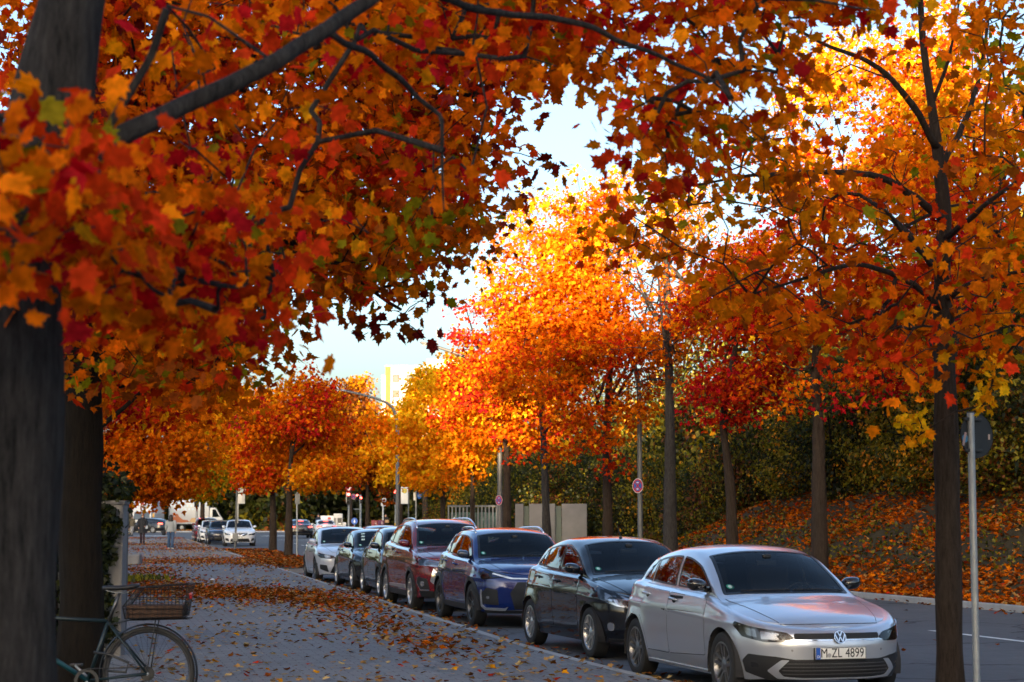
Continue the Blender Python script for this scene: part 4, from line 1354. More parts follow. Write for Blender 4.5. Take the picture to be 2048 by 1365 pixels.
def leafmat(name, trans=.45, gloss=.06):
    if name in MATS: return MATS[name]
    m = bpy.data.materials.new(name); m.use_nodes = True
    nt = m.node_tree; nt.nodes.clear(); L = nt.links.new
    o = nt.nodes.new('ShaderNodeOutputMaterial')
    a = nt.nodes.new('ShaderNodeAttribute'); a.attribute_name = 'tint'
    d = nt.nodes.new('ShaderNodeBsdfDiffuse'); t = nt.nodes.new('ShaderNodeBsdfTranslucent')
    tc = nt.nodes.new('ShaderNodeTexCoord'); nz = nt.nodes.new('ShaderNodeTexNoise'); nz.inputs['Scale'].default_value = 26; nz.inputs['Detail'].default_value = 3
    L(tc.outputs['Object'], nz.inputs['Vector'])
    mr = nt.nodes.new('ShaderNodeMapRange'); mr.inputs['From Min'].default_value = .32; mr.inputs['From Max'].default_value = .68; mr.inputs['To Min'].default_value = .62; mr.inputs['To Max'].default_value = 1.25
    L(nz.outputs['Fac'], mr.inputs['Value'])
    sc = nt.nodes.new('ShaderNodeVectorMath'); sc.operation = 'SCALE'; L(a.outputs['Color'], sc.inputs[0]); L(mr.outputs[0], sc.inputs['Scale'])
    L(sc.outputs[0], d.inputs[0])
    hs = nt.nodes.new('ShaderNodeHueSaturation'); hs.inputs['Saturation'].default_value = 1.1; hs.inputs['Value'].default_value = 1.15
    L(sc.outputs[0], hs.inputs['Color']); L(hs.outputs[0], t.inputs[0])
    mx = nt.nodes.new('ShaderNodeMixShader'); mx.inputs[0].default_value = trans
    L(d.outputs[0], mx.inputs[1]); L(t.outputs[0], mx.inputs[2])
    g = nt.nodes.new('ShaderNodeBsdfGlossy'); g.inputs['Roughness'].default_value = .45
    m2 = nt.nodes.new('ShaderNodeMixShader'); m2.inputs[0].default_value = gloss
    L(mx.outputs[0], m2.inputs[1]); L(g.outputs[0], m2.inputs[2])
    L(m2.outputs[0], o.inputs[0])
    MATS[name] = m
    return m
LEAF = leafmat('autumn_leaf', .45, .0)
LITTER = leafmat('leaf_litter', .1, .0)
HEDGELEAF = leafmat('hedge_leaf', .3, .02)

def leaves(name, pos, up, size, tint, detail, mat, parent=None, yaw=None):
    """one mesh of many leaves. up: leaf normals"""
    n = len(pos); T = leaf_shape(detail); k = len(T)
    up = up / np.linalg.norm(up, axis=1, keepdims=True)
    r = rng.normal(size=(n, 3)) if yaw is None else yaw
    b = r - up * np.sum(r * up, 1, keepdims=True); b /= np.linalg.norm(b, axis=1, keepdims=True) + 1e-9
    a = np.cross(b, up)
    curl = rng.uniform(-.6, 1.6, size=(n, 1, 1))
    V = pos[:, None, :] + size[:, None, None] * (a[:, None, :] * T[None, :, 0:1] + b[:, None, :] * T[None, :, 1:2] + up[:, None, :] * T[None, :, 2:3] * curl)
    me = bpy.data.meshes.new(name)
    me.vertices.add(n * k); me.vertices.foreach_set('co', V.astype(np.float32).ravel())
    me.loops.add(n * k); me.loops.foreach_set('vertex_index', np.arange(n * k, dtype=np.int32))
    me.polygons.add(n); me.polygons.foreach_set('loop_start', np.arange(0, n * k, k, dtype=np.int32)); me.polygons.foreach_set('loop_total', np.full(n, k, np.int32))
    at_ = me.attributes.new('tint', 'FLOAT_COLOR', 'FACE')
    at_.data.foreach_set('color', np.concatenate([tint, np.ones((n, 1))], 1).astype(np.float32).ravel())
    me.update(calc_edges=True)
    o = link(name, me, parent, mat)
    return o

PAL = dict(
    orange=(.66, .175, .005), deep=(.54, .105, .004), red=(.48, .034, .008), crimson=(.38, .012, .016), yellow=(.76, .40, .012), gold=(.70, .275, .008),
    olive=(.20, .165, .010), green=(.050, .055, .009), dark=(.018, .024, .007), brown=(.17, .055, .012), rust=(.26, .06, .010), wine=(.16, .018, .016), tan=(.42, .22, .07), pale=(.52, .34, .13))
def palette(*kv):
    c = np.array([PAL[k] for k, w in kv]); w = np.array([w for k, w in kv], float)
    return c, w / w.sum()

def wavy(P, s, seed):
    q = P / s
    return (np.sin(q[:, 0] * 1.7 + seed) + np.sin(q[:, 1] * 1.3 + seed * 2.1 + q[:, 2]) + np.sin(q[:, 2] * 1.9 - q[:, 0] * .8 + seed * .7)) / 3

def clump_tints(C, per, pal, seed, s=1.2, rise=0.0):
    """each spray of leaves takes mostly one colour of the palette; neighbours tend to agree"""
    c, w = pal
    n = len(C)
    v = wavy(C, s, seed) * .42 + .5 + rng.normal(0, .32, n)
    if rise: v = v + rise * (C[:, 2] - C[:, 2].mean()) / (np.ptp(C[:, 2]) + 1e-6)  # positive rise puts the low sun's glow on crown tops into the leaf colour
    order = np.cumsum(w)
    rank = np.argsort(np.argsort(v)) / max(1, n)
    idx = np.searchsorted(order, rank, 'right').clip(0, len(c) - 1)
    li = np.repeat(idx, per)
    swap = rng.random(len(li)) < .22
    li = np.where(swap, rng.choice(len(c), len(li), p=w), li)
    t = np.minimum(c[li] * 1.18 * rng.uniform(.72, 1.22, (len(li), 1)), .92) * rng.uniform(.9, 1.1, (len(li), 3))
    return t

BARK = None
def barkmat(name, c, c2):
    m, nt, b = nodes(name); L = nt.links.new
    tc = nt.nodes.new('ShaderNodeTexCoord'); mp = nt.nodes.new('ShaderNodeMapping'); mp.inputs['Scale'].default_value = (1, 1, .16)
    L(tc.outputs['Object'], mp.inputs[0])
    n = nt.nodes.new('ShaderNodeTexNoise'); n.inputs['Scale'].default_value = 34; n.inputs['Detail'].default_value = 10; n.inputs['Roughness'].default_value = .78
    L(mp.outputs[0], n.inputs[0])
    r = nt.nodes.new('ShaderNodeValToRGB'); r.color_ramp.elements[0].position = .34; r.color_ramp.elements[1].position = .66
    r.color_ramp.elements[0].color = (*c, 1); r.color_ramp.elements[1].color = (*c2, 1)
    L(n.outputs[0], r.inputs[0]); L(r.outputs[0], b.inputs['Base Color'])
    b.inputs['Roughness'].default_value = .95; b.inputs['Specular IOR Level'].default_value = .2
    bp = nt.nodes.new('ShaderNodeBump'); bp.inputs['Strength'].default_value = 1; bp.inputs['Distance'].default_value = .06
    L(n.outputs[0], bp.inputs['Height']); L(bp.outputs[0], b.inputs['Normal'])
    return m
BARK_BROWN = barkmat('bark_brown', (.018, .012, .008), (.062, .045, .034))
BARK_GREY = barkmat('bark_grey', (.010, .009, .0085), (.078, .071, .068))
BARK_DARK = barkmat('bark_dark', (.006, .0045, .003), (.022, .016, .010))

class Tree:
    """skeleton of nodes; sprays of leaves hang on twigs that join the nearest limb"""
    def __init__(s): s.P = []; s.par = []; s.rad = []; s.tubes = []
    def limb(s, pts, rads, start=None):
        """a given limb: smooth polyline, radius in metres"""
        pts = [np.array(p, float) for p in pts]
        t = np.arange(len(pts)); tt = np.linspace(0, len(pts) - 1, (len(pts) - 1) * 5 + 1)
        X = np.stack([pchip(t, [p[k] for p in pts])(tt) for k in range(3)], 1)
        R = np.interp(tt, t, rads)
        prev = start
        ids = []
        for p, r in zip(X, R):
            s.P.append(p); s.par.append(-1 if prev is None else prev); s.rad.append(r)
            prev = len(s.P) - 1; ids.append(prev)
        s.tubes.append((X, R))
        return ids
    def nearest(s, p): return int(np.argmin(np.linalg.norm(np.array(s.P) - np.array(p), axis=1)))
    def twigs(s, C, minr=.006, thick=.0045):
        n0 = len(s.P)
        P = np.zeros((n0 + 4 * len(C), 3)); P[:n0] = s.P
        par = list(s.par); n = n0
        base = np.array(s.P)
        order = np.argsort([np.min(np.linalg.norm(base - c, axis=1)) for c in C])
        edges = []
        use = {}
        for ci in order:
            c = C[ci]
            d = np.linalg.norm(P[:n] - c, axis=1)
            cost = d + .7 * np.clip(P[:n, 2] - c[2] + .15 * d, 0, None)
            k = int(np.argmin(cost))
            a = P[k]; L = max(d[k], 1e-3)
            prev = k
            m = 2 if L < .8 else 3
            off = rng.normal(0, .08 * L, 3); off[2] = abs(off[2]) * .6 + .05 * L
            for t in range(1, m + 1):
                u = t / m
                q = a + (c - a) * u + off * math.sin(PI * u)
                P[n] = q; par.append(prev); edges.append((prev, n)); prev = n; n += 1
        # thickness by the number of sprays carried
        cnt = np.zeros(n)
        for i in range(n - 1, n0 - 1, -1):
            cnt[i] += 1 if cnt[i] == 0 else 0
            if par[i] >= n0: cnt[par[i]] += cnt[i]
        V = []; F = []
        for a, b in edges:
            rb = min(thick * 5, max(minr, thick * math.sqrt(cnt[b]) * 1.3)); ra = min(thick * 5, max(minr, thick * math.sqrt(cnt[a]) * 1.3)) if a >= n0 else rb * 1.25
            A, B = P[a], P[b]; t = B - A; l = np.linalg.norm(t)
            if l < 1e-6: continue
            t /= l
            h = np.array([0, 0, 1.0]) if abs(t[2]) < .9 else np.array([1.0, 0, 0])
            u = np.cross(t, h); u /= np.linalg.norm(u); w = np.cross(t, u)
            k0 = len(V); ns = 5
            for Q, r in ((A, min(ra, rb * 1.6)), (B, rb)):
                for k in range(ns):
                    g = 2 * PI * k / ns; V.append(Q + (u * math.cos(g) + w * math.sin(g)) * r)
            F += [(k0 + k, k0 + (k + 1) % ns, k0 + ns + (k + 1) % ns, k0 + ns + k) for k in range(ns)]
        s.tw = (V, F)
    def wood(s, parent, mat, n=14, rough=.05):
        mb = MB()
        for X, R in s.tubes:
            mb.tube([Vector(x) for x in X], [float(r) for r in R], n if R[0] > .05 else 7)
        # uneven bark outline on the thick stems
        V = np.array(mb.V)
        ph = V[:, 2:3] * np.array([[3.1, 2.3, 0]]) + V[:, :1] * 9 + V[:, 1:2] * 7
        big = max(R[0] for X, R in s.tubes)
        V = V + rough * big * np.sin(ph * 1.7 + np.array([[.3, 1.9, 0]])) * np.array([[1, 1, 0]])
        mb.V = [tuple(v) for v in V]
        if hasattr(s, 'tw'): mb.add(*s.tw)
        o = mb.build('trunk', mat, parent, smooth=True)
        return o

def crown(C, per, spread, size, pal, seed, detail, parent, mat=None, droop=.35, ups=.55, tint_s=1.2, name='crown', rise=0.0):
    C = np.asarray(C); n = len(C)
    pos = np.repeat(C, per, 0)
    off = np.clip(rng.normal(0, 1, pos.shape), -1.9, 1.9) * np.array([spread, spread, spread * .55])
    off[:, 2] -= droop * np.hypot(off[:, 0], off[:, 1]) * .4
    pos = pos + off
    up = rng.normal(0, .75, pos.shape); up[:, 2] += ups
    up[:, :2] += off[:, :2] / max(spread, 1e-6) * .35
    sz = size * rng.uniform(.6, 1.25, len(pos))
    yaw = rng.normal(0, .6, pos.shape) + off / max(spread, 1e-6) * .6; yaw[:, 2] -= .5
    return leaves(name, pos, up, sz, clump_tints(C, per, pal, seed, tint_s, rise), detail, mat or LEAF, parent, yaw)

def ellipsoid_clumps(E, n, shell=.55, lump=.28, seed=0, gap=-.36):
    """points through a union of ellipsoids (centre, radii), denser near the outside, with a lumpy outline"""
    vol = np.array([r[0] * r[1] * r[2] for c, r in E]); vol = vol / vol.sum()
    out = []
    while sum(len(o) for o in out) < n:
        k = rng.choice(len(E), 4 * n, p=vol)
        d = rng.normal(size=(4 * n, 3)); d /= np.linalg.norm(d, axis=1, keepdims=True)
        lum = 1 + lump * wavy(d * 2.2 + k[:, None], .8, seed + 1.3)
        r = rng.random(4 * n) ** (1 / (3 + 3 * shell)) * lum
        c = np.array([e[0] for e in E])[k]; R = np.array([e[1] for e in E])[k]
        p = c + d * r[:, None] * R
        keep = wavy(p, .55 * np.mean(R, axis=1, keepdims=True), seed * 1.9) > gap
        out.append(p[keep])
    return np.concatenate(out)[:n]

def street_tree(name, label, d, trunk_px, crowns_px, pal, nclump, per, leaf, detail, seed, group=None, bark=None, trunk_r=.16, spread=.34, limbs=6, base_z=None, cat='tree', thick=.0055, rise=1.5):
    """a tree read off the photograph: trunk pixels (bottom to top) and crown ellipses (cx, cy, rx, ry in px, and depth offset in m) at distance d"""
    k = d / FPX
    pts = [at(x, y, d) for x, y in trunk_px]
    b = pts[0]
    bz = base_z if base_z is not None else 0.0
    if b.z > bz - .1: pts = [Vector((b.x, b.y, bz - .15))] + pts[1:] if b.z < bz + .5 else [Vector((b.x, b.y, bz - .15))] + pts
    pts[0].z = bz - .15
    root = empty(name, (pts[0].x, pts[0].y, bz))
    o = np.array(root.location)
    T = Tree()
    n = len(pts)
    r = [trunk_r * (1.25 if i == 0 else (1 - .62 * i / (n - 1))) for i in range(n)]
    if n > 2: r[1] = trunk_r
    ids = T.limb([np.array(p) - o for p in pts], r)
    E = []
    for c in crowns_px:
        p = at(c[0], c[1], d + (c[4] if len(c) > 4 else 0))
        dr = c[5] if len(c) > 5 else c[2] * k
        E.append((np.array(p) - o, np.array((c[2] * k, dr, c[3] * k))))
    # main limbs rise out of the upper trunk into the crown
    top = np.array(pts[-1]) - o
    for i in range(limbs):
        a = 2 * PI * (i + rng.random() * .7) / limbs
        e = E[i % len(E)]
        u = np.array((math.cos(a), math.sin(a), 0))
        end = e[0] + u * e[1] * rng.uniform(.45, .7) + np.array((0, 0, e[1][2] * rng.uniform(-.15, .55)))
        lo = int(len(ids) * rng.uniform(.55, .95))
        st = T.P[ids[lo]]
        mid = st * .5 + end * .5 + np.array((0, 0, -.10)) * np.linalg.norm(end - st) + u * .1
        T.limb([st, st * .7 + mid * .3 + u * .05, mid, end], [trunk_r * .36, trunk_r * .3, trunk_r * .22, trunk_r * .08], ids[lo])
    C = ellipsoid_clumps(E, nclump, seed=seed, lump=.42, gap=-.20)
    T.twigs(C, minr=.004 + d * 4e-5, thick=thick)
    T.wood(root, bark or BARK_BROWN)
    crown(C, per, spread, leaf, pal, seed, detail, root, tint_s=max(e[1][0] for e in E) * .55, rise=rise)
    tag(root, label, cat, group)
    return root

def masked_clumps(n, drange, xr, yr, test, seed=0, q=1.0, sep=0):
    """points at real depths drange, whose place in the view passes test(px, py, d)"""
    out = []
    tot = 0
    while tot < n:
        m = 4000
        d = rng.uniform(0, 1, m) ** q * (drange[1] - drange[0]) + drange[0]
        px = rng.uniform(*xr, m); py = rng.uniform(*yr, m)
        v = 682.5 - py; h = FPX * math.cos(TH) - v * math.sin(TH)
        P = np.stack([(px - 1024) / h * d, d, EYE + (FPX * math.sin(TH) + v * math.cos(TH)) / h * d], 1)
        pr = test(px, py, d)
        k = rng.random(m) < pr
        P = P[k]
        out.append(P); tot += len(P)
    return np.concatenate(out)[:n]
# ------------------------------------------------------------------ the trees
SKYGAP = [(965, 260), (1020, 175), (1090, 150), (1140, 175), (1200, 130), (1270, 240), (1280, 370), (1200, 420), (1080, 390), (985, 350)]

def near_trees():
    # ---- big maple by the camera on the left: out of focus trunk, leaves hanging into the top of the view
    D = 6.8
    root = empty('maple_tree', (at(0, 1365, D).x, D, 0)); o = np.array(root.location)
    T = Tree()
    def L(px, d=D): return [np.array(at(x, y, (d if len(q) == 0 else q[0]))) - o for x, y, *q in px]
    k = D / FPX
    tr = L([(-12, 1960), (-8, 1700), (-3, 1365), (8, 900), (14, 600), (45, 430), (95, 250), (130, 80), (165, -120), (210, -420)])
    tr[0][2] = -.1
    ids = T.limb(tr, [150 * k, 125 * k, 113 * k, 113 * k, 110 * k, 94 * k, 84 * k, 74 * k, 60 * k, 40 * k])
    T.limb(L([(90, 360), (220, 285, 6.9), (360, 215, 7.1), (520, 140, 7.3), (650, 60, 7.6), (800, -40, 8.0), (1000, -150, 8.6)]), [28 * k, 22 * k, 20 * k, 19 * k, 18 * k, 15 * k, 9 * k], ids[20])
    T.limb(L([(660, 70, 7.6), (740, 110, 8.0), (830, 190, 8.4), (885, 240, 8.5), (888, 320, 8.5), (890, 420, 8.5)]), [9 * k, 8 * k, 7 * k, 5 * k, 4 * k, 2.5 * k], 30)
    T.limb(L([(800, -40, 8.0), (960, 20, 8.6), (1130, 40, 9.0), (1260, 90, 9.2), (1400, 150, 9.4), (1500, 230, 9.5)]), [11 * k, 10 * k, 9 * k, 7 * k, 5 * k, 2 * k], 40)
    T.limb(L([(860, -80, 8.0), (1100, -60, 8.4), (1350, -20, 8.7), (1600, 0, 8.8), (1750, 20, 8.8)]), [11 * k, 9 * k, 8 * k, 5 * k, 2 * k], 40)
    T.limb(L([(190, 300, 6.9), (200, 420, 6.7), (250, 520, 6.8), (330, 590, 7.0), (430, 620, 7.2)]), [7 * k, 6 * k, 5 * k, 4 * k, 2 * k], 30)
    T.limb(L([(330, 20, 6.8), (290, 130, 6.9), (235, 230, 6.9), (170, 330, 6.9)]), [9 * k, 8 * k, 9 * k, 10 * k], 30)
    T.limb(L([(100, 250, 6.8), (20, 230, 6.3), (-60, 260, 6.0), (20, 320, 5.7), (80, 400, 5.5)]), [8 * k, 7 * k, 6 * k, 5 * k, 3 * k], 25)
    bot = pchip([-200, 0, 180, 200, 300, 420, 520, 600, 640, 800, 960, 1040, 1110, 1180, 1250, 1370, 1440, 1500, 1560, 1600, 1650, 1780, 1850], [540, 530, 500, 590, 650, 690, 650, 600, 480, 470, 460, 390, 260, 235, 330, 350, 250, 280, 290, 90, 50, 45, -40])
    def test(px, py, d):
        pr = np.where(py < bot(px), 1.0, 0.0)
        pr = np.where((px > 1580) & (py > 40), 0, pr)
        pr = np.where((px > 230) & (px < 600) & (py < 420), pr * .22, pr)
        pr = np.where((px > 600) & (px < 1040) & (py > 130), pr * .16, pr)
        pr = np.where((px < 300) & (py < 235), 0, pr)
        pr = np.where((px > 150) & (px < 330) & (py < 350), pr * .15, pr)
        pr = np.where(((px - 1130) / 150) ** 2 + ((py - 290) / 70) ** 2 < 1, 0, pr)
        pr = np.where(((px - 1480) / 70) ** 2 + ((py - 70) / 36) ** 2 < 1, 0, pr)
        # nearest sprays only at the left edge
        lim = np.interp(px, [0, 170, 260, 520, 900, 1300, 1700], [5.2, 5.8, 7.0, 8.4, 9.6, 10.2, 9.6])
        pr = np.where(inpoly(px, py, SKYGAP), 0, pr)
        return pr * (d > lim) * (d < lim + 2.4)
    C = masked_clumps(500, (5.0, 12.6), (-150, 1840), (-160, 720), test)
    # the rest of the crown, above and outside the view
    E = [(np.array((0.3, 7.2, 6.6)), np.array((3.9, 3.0, 2.2)))]
    C2 = ellipsoid_clumps(E, 110, seed=3)
    px, py = project(C2); C2 = C2[(py < -130) | (px < -200)]
    A = np.concatenate([C, C2]) - o
    T.twigs(A, minr=.0035, thick=.0028)
    T.wood(root, BARK_GREY, n=20, rough=.035)
    c1 = crown(A, 12, .17, .100, palette(('crimson', .12), ('red', .20), ('deep', .30), ('orange', .29), ('gold', .03), ('olive', .06)), 2.0, 3, root, ups=.25, tint_s=.3)
    tag(root, 'thick blurred maple trunk at the left edge with orange and crimson leaves overhead', 'tree')
    # ---- second maple behind the bicycle
    D = 16
    root = empty('maple_tree', (at(162, 1400, D).x, D, 0)); o = np.array(root.location)
    T = Tree(); k = D / FPX
    tr = L([(160, 1440), (161, 1200), (163, 900), (166, 620), (172, 380), (185, 150), (200, -100), (205, -400)], D); tr[0][2] = -.1
    ids = T.limb(tr, [52 * k, 43 * k, 41 * k, 39 * k, 34 * k, 28 * k, 20 * k, 10 * k])
    for pp in ([(170, 560), (280, 500, 15.6), (420, 470, 15.4), (560, 480, 15.6), (680, 540, 16), (800, 620, 16.4)], [(172, 420), (330, 330, 16.4), (520, 300, 17), (720, 320, 17.4), (900, 380, 17.4), (1010, 430, 17.4)],
               [(180, 300), (330, 200, 15), (560, 120, 15), (800, 130, 15.4), (980, 210, 15.8)], [(168, 600), (90, 540, 17), (0, 520, 18)], [(166, 640), (250, 640, 17), (360, 680, 17.6), (480, 700, 18)]):
        T.limb(L(pp, D), list(np.linspace(13 * k, 3 * k, len(pp))), ids[18])
    bot2 = pchip([60, 120, 250, 380, 480, 540, 570, 600, 640, 720, 760, 840, 870, 930, 960, 990, 1020, 1060, 1080], [760, 790, 770, 770, 735, 690, 610, 585, 575, 570, 590, 575, 520, 490, 440, 400, 340, 260, 190])
    def test2(px, py, d):
        pr = np.where(py < bot2(px), 1.0, 0.0)
        pr = np.where(((px - 545) / 46) ** 2 + ((py - 432) / 40) ** 2 < 1, 0, pr)
        pr = np.where(((px - 790) / 55) ** 2 + ((py - 575) / 32) ** 2 < 1, .1, pr)
        pr = np.where((px > 1040) & (py < 310) & (py > 120), 0, pr)
        pr = np.where(wavy(np.stack([px / 60., py / 45., d], 1), 1.0, 3.0) < -.52, 0, pr)
        pr = np.where((px < 215) & (px > 110) & (py > 690), .15, pr)
        return np.where(inpoly(px, py, SKYGAP), 0, pr)
    C = masked_clumps(1300, (13.5, 19.5), (40, 1150), (-160, 830), test2)
    E = [(np.array((-3.6, 16, 7.6)), np.array((4.4, 3.8, 2.6)))]
    C2 = ellipsoid_clumps(E, 120, seed=5); px, py = project(C2); C2 = C2[(py < -130) | (px < -60)]
    # a low spray of separate leaves at the rim
    C3 = np.array([list(at(x, y, 15.5)) for x, y in ((742, 655), (800, 640), (845, 600), (848, 680), (775, 650), (700, 645), (1110, 330), (1095, 345))])
    A = np.concatenate([C, C2]) - o
    T.twigs(np.concatenate([A, C3 - o]), minr=.004, thick=.0035)
    T.wood(root, BARK_DARK, n=16)
    crown(A, 20, .25, .108, palette(('wine', .08), ('red', .18), ('deep', .34), ('orange', .20), ('rust', .15), ('olive', .05)), 4.0, 3, root, ups=.35, tint_s=1.0)
    crown(C3 - o, 5, .10, .125, palette(('rust', .5), ('wine', .5)), 4.0, 3, root, ups=.2, name='foliage')
    tag(root, 'dark trunked maple behind the bicycle, its orange crown spreading over the pavement', 'tree')
    # ---- maple on the island at the right
    D = 16
    root = empty('maple_tree', (at(1897, 1400, D).x, D, .01)); o = np.array(root.location)
    T = Tree(); k = D / FPX
    tr = L([(1902, 1420), (1899, 1300), (1895, 1000), (1890, 760), (1888, 640), (1884, 540), (1890, 440), (1880, 340), (1862, 210), (1845, 60), (1835, -120)], D); tr[0][2] = -.1
    ids = T.limb(tr, [32 * k, 27 * k, 25 * k, 23 * k, 20 * k, 16 * k, 15 * k, 12 * k, 9 * k, 7 * k, 3 * k])
    for pp, r0, r1 in (([(1886, 440), (1830, 395, 15.6), (1740, 350, 15.2), (1620, 345, 15), (1500, 352, 15), (1390, 372, 15)], 9, 2), ([(1884, 540), (1830, 480, 16.6), (1770, 425, 17), (1720, 390, 17.4)], 9, 4),
                       ([(1876, 300), (1810, 190, 15.6), (1740, 125, 15.4), (1640, 85, 15.2), (1540, 20, 15)], 8, 2), ([(1884, 330), (1935, 230, 16.4), (1965, 120, 16.8), (1985, -20, 17)], 7, 3),
                       ([(1888, 560), (1820, 480, 15), (1770, 420, 14.6)], 6, 3), ([(1890, 620), (1810, 560, 15.4), (1720, 530, 15), (1600, 560, 14.6), (1500, 590, 14.4)], 7, 2),
                       ([(1862, 210), (1900, 110, 15.8), (1920, 0, 15.6)], 5, 2), ([(1890, 600), (1960, 560, 15.4), (2060, 540, 15)], 7, 3), ([(1888, 480), (1960, 420, 15), (2080, 330, 14.6)], 7, 3)):
        T.limb(L(pp, D), list(np.linspace(r0 * k, r1 * k, len(pp))), ids[25])
    bot3 = pchip([1150, 1200, 1300, 1400, 1500, 1600, 1700, 1780, 1850, 1900, 1960, 2048, 2150], [370, 470, 560, 600, 660, 700, 740, 770, 790, 760, 720, 700, 700])
    top3 = pchip([1150, 1200, 1300, 1400, 1500, 1560, 1700, 1950, 2048, 2150], [350, 340, 330, 250, 60, -60, -120, -160, -160, -160])
    def test3(px, py, d):
        pr = np.where((py < bot3(px)) & (py > top3(px)), .8, 0.0)
        pr = np.where((px < 1500) & (py > 330), pr * .62, pr)
        pr = np.where((px > 1500) & (px < 1960) & (py < 330), pr * .30, pr)
        pr = np.where((px > 1600) & (px < 1800) & (py < 120), 0, pr)
        pr = np.where((px > 1470) & (px < 1560) & (py < 130), pr * .4, pr)
        pr = np.where((px > 1500) & (px < 1800) & (py > 560), pr * .55, pr)
        pr = np.where((px > 1780) & (px < 2048) & (py > 560) & (py < 720), 1.0, pr)
        pr = np.where((px < 1560) & (py < 640), pr * .7, pr)
        return np.where(inpoly(px, py, SKYGAP), 0, pr)
    C = masked_clumps(250, (13, 19), (1150, 2150), (-160, 800), test3)
    C3 = np.array([list(at(x, y, 15.2)) for x, y in ((1990, 745), (1982, 768), (1972, 795), (1966, 812), (2005, 770), (1806, 838), (1818, 850), (1832, 880), (1842, 868), (1836, 835), (1996, 730))])
    E = [(np.array((5.0, 16, 6.6)), np.array((3.0, 3.0, 2.4)))]
    C2 = ellipsoid_clumps(E, 70, seed=9); px, py = project(C2); C2 = C2[(py < -130) | (px > 2150)]
    A = np.concatenate([C, C2]) - o
    T.twigs(np.concatenate([A, C3 - o]), minr=.004, thick=.0035)
    T.wood(root, BARK_BROWN, n=18)
    crown(A, 14, .22, .112, palette(('red', .15), ('rust', .10), ('deep', .34), ('orange', .28), ('olive', .08), ('gold', .05)), 6.0, 3, root, ups=.5, tint_s=1.0)
    crown(C3 - o, 11, .06, .085, palette(('gold', .5), ('yellow', .5)), 6.0, 3, root, name='foliage', ups=.3)
    tag(root, 'brown trunked maple on the island beside the round sign back, right of the silver hatchback', 'tree')

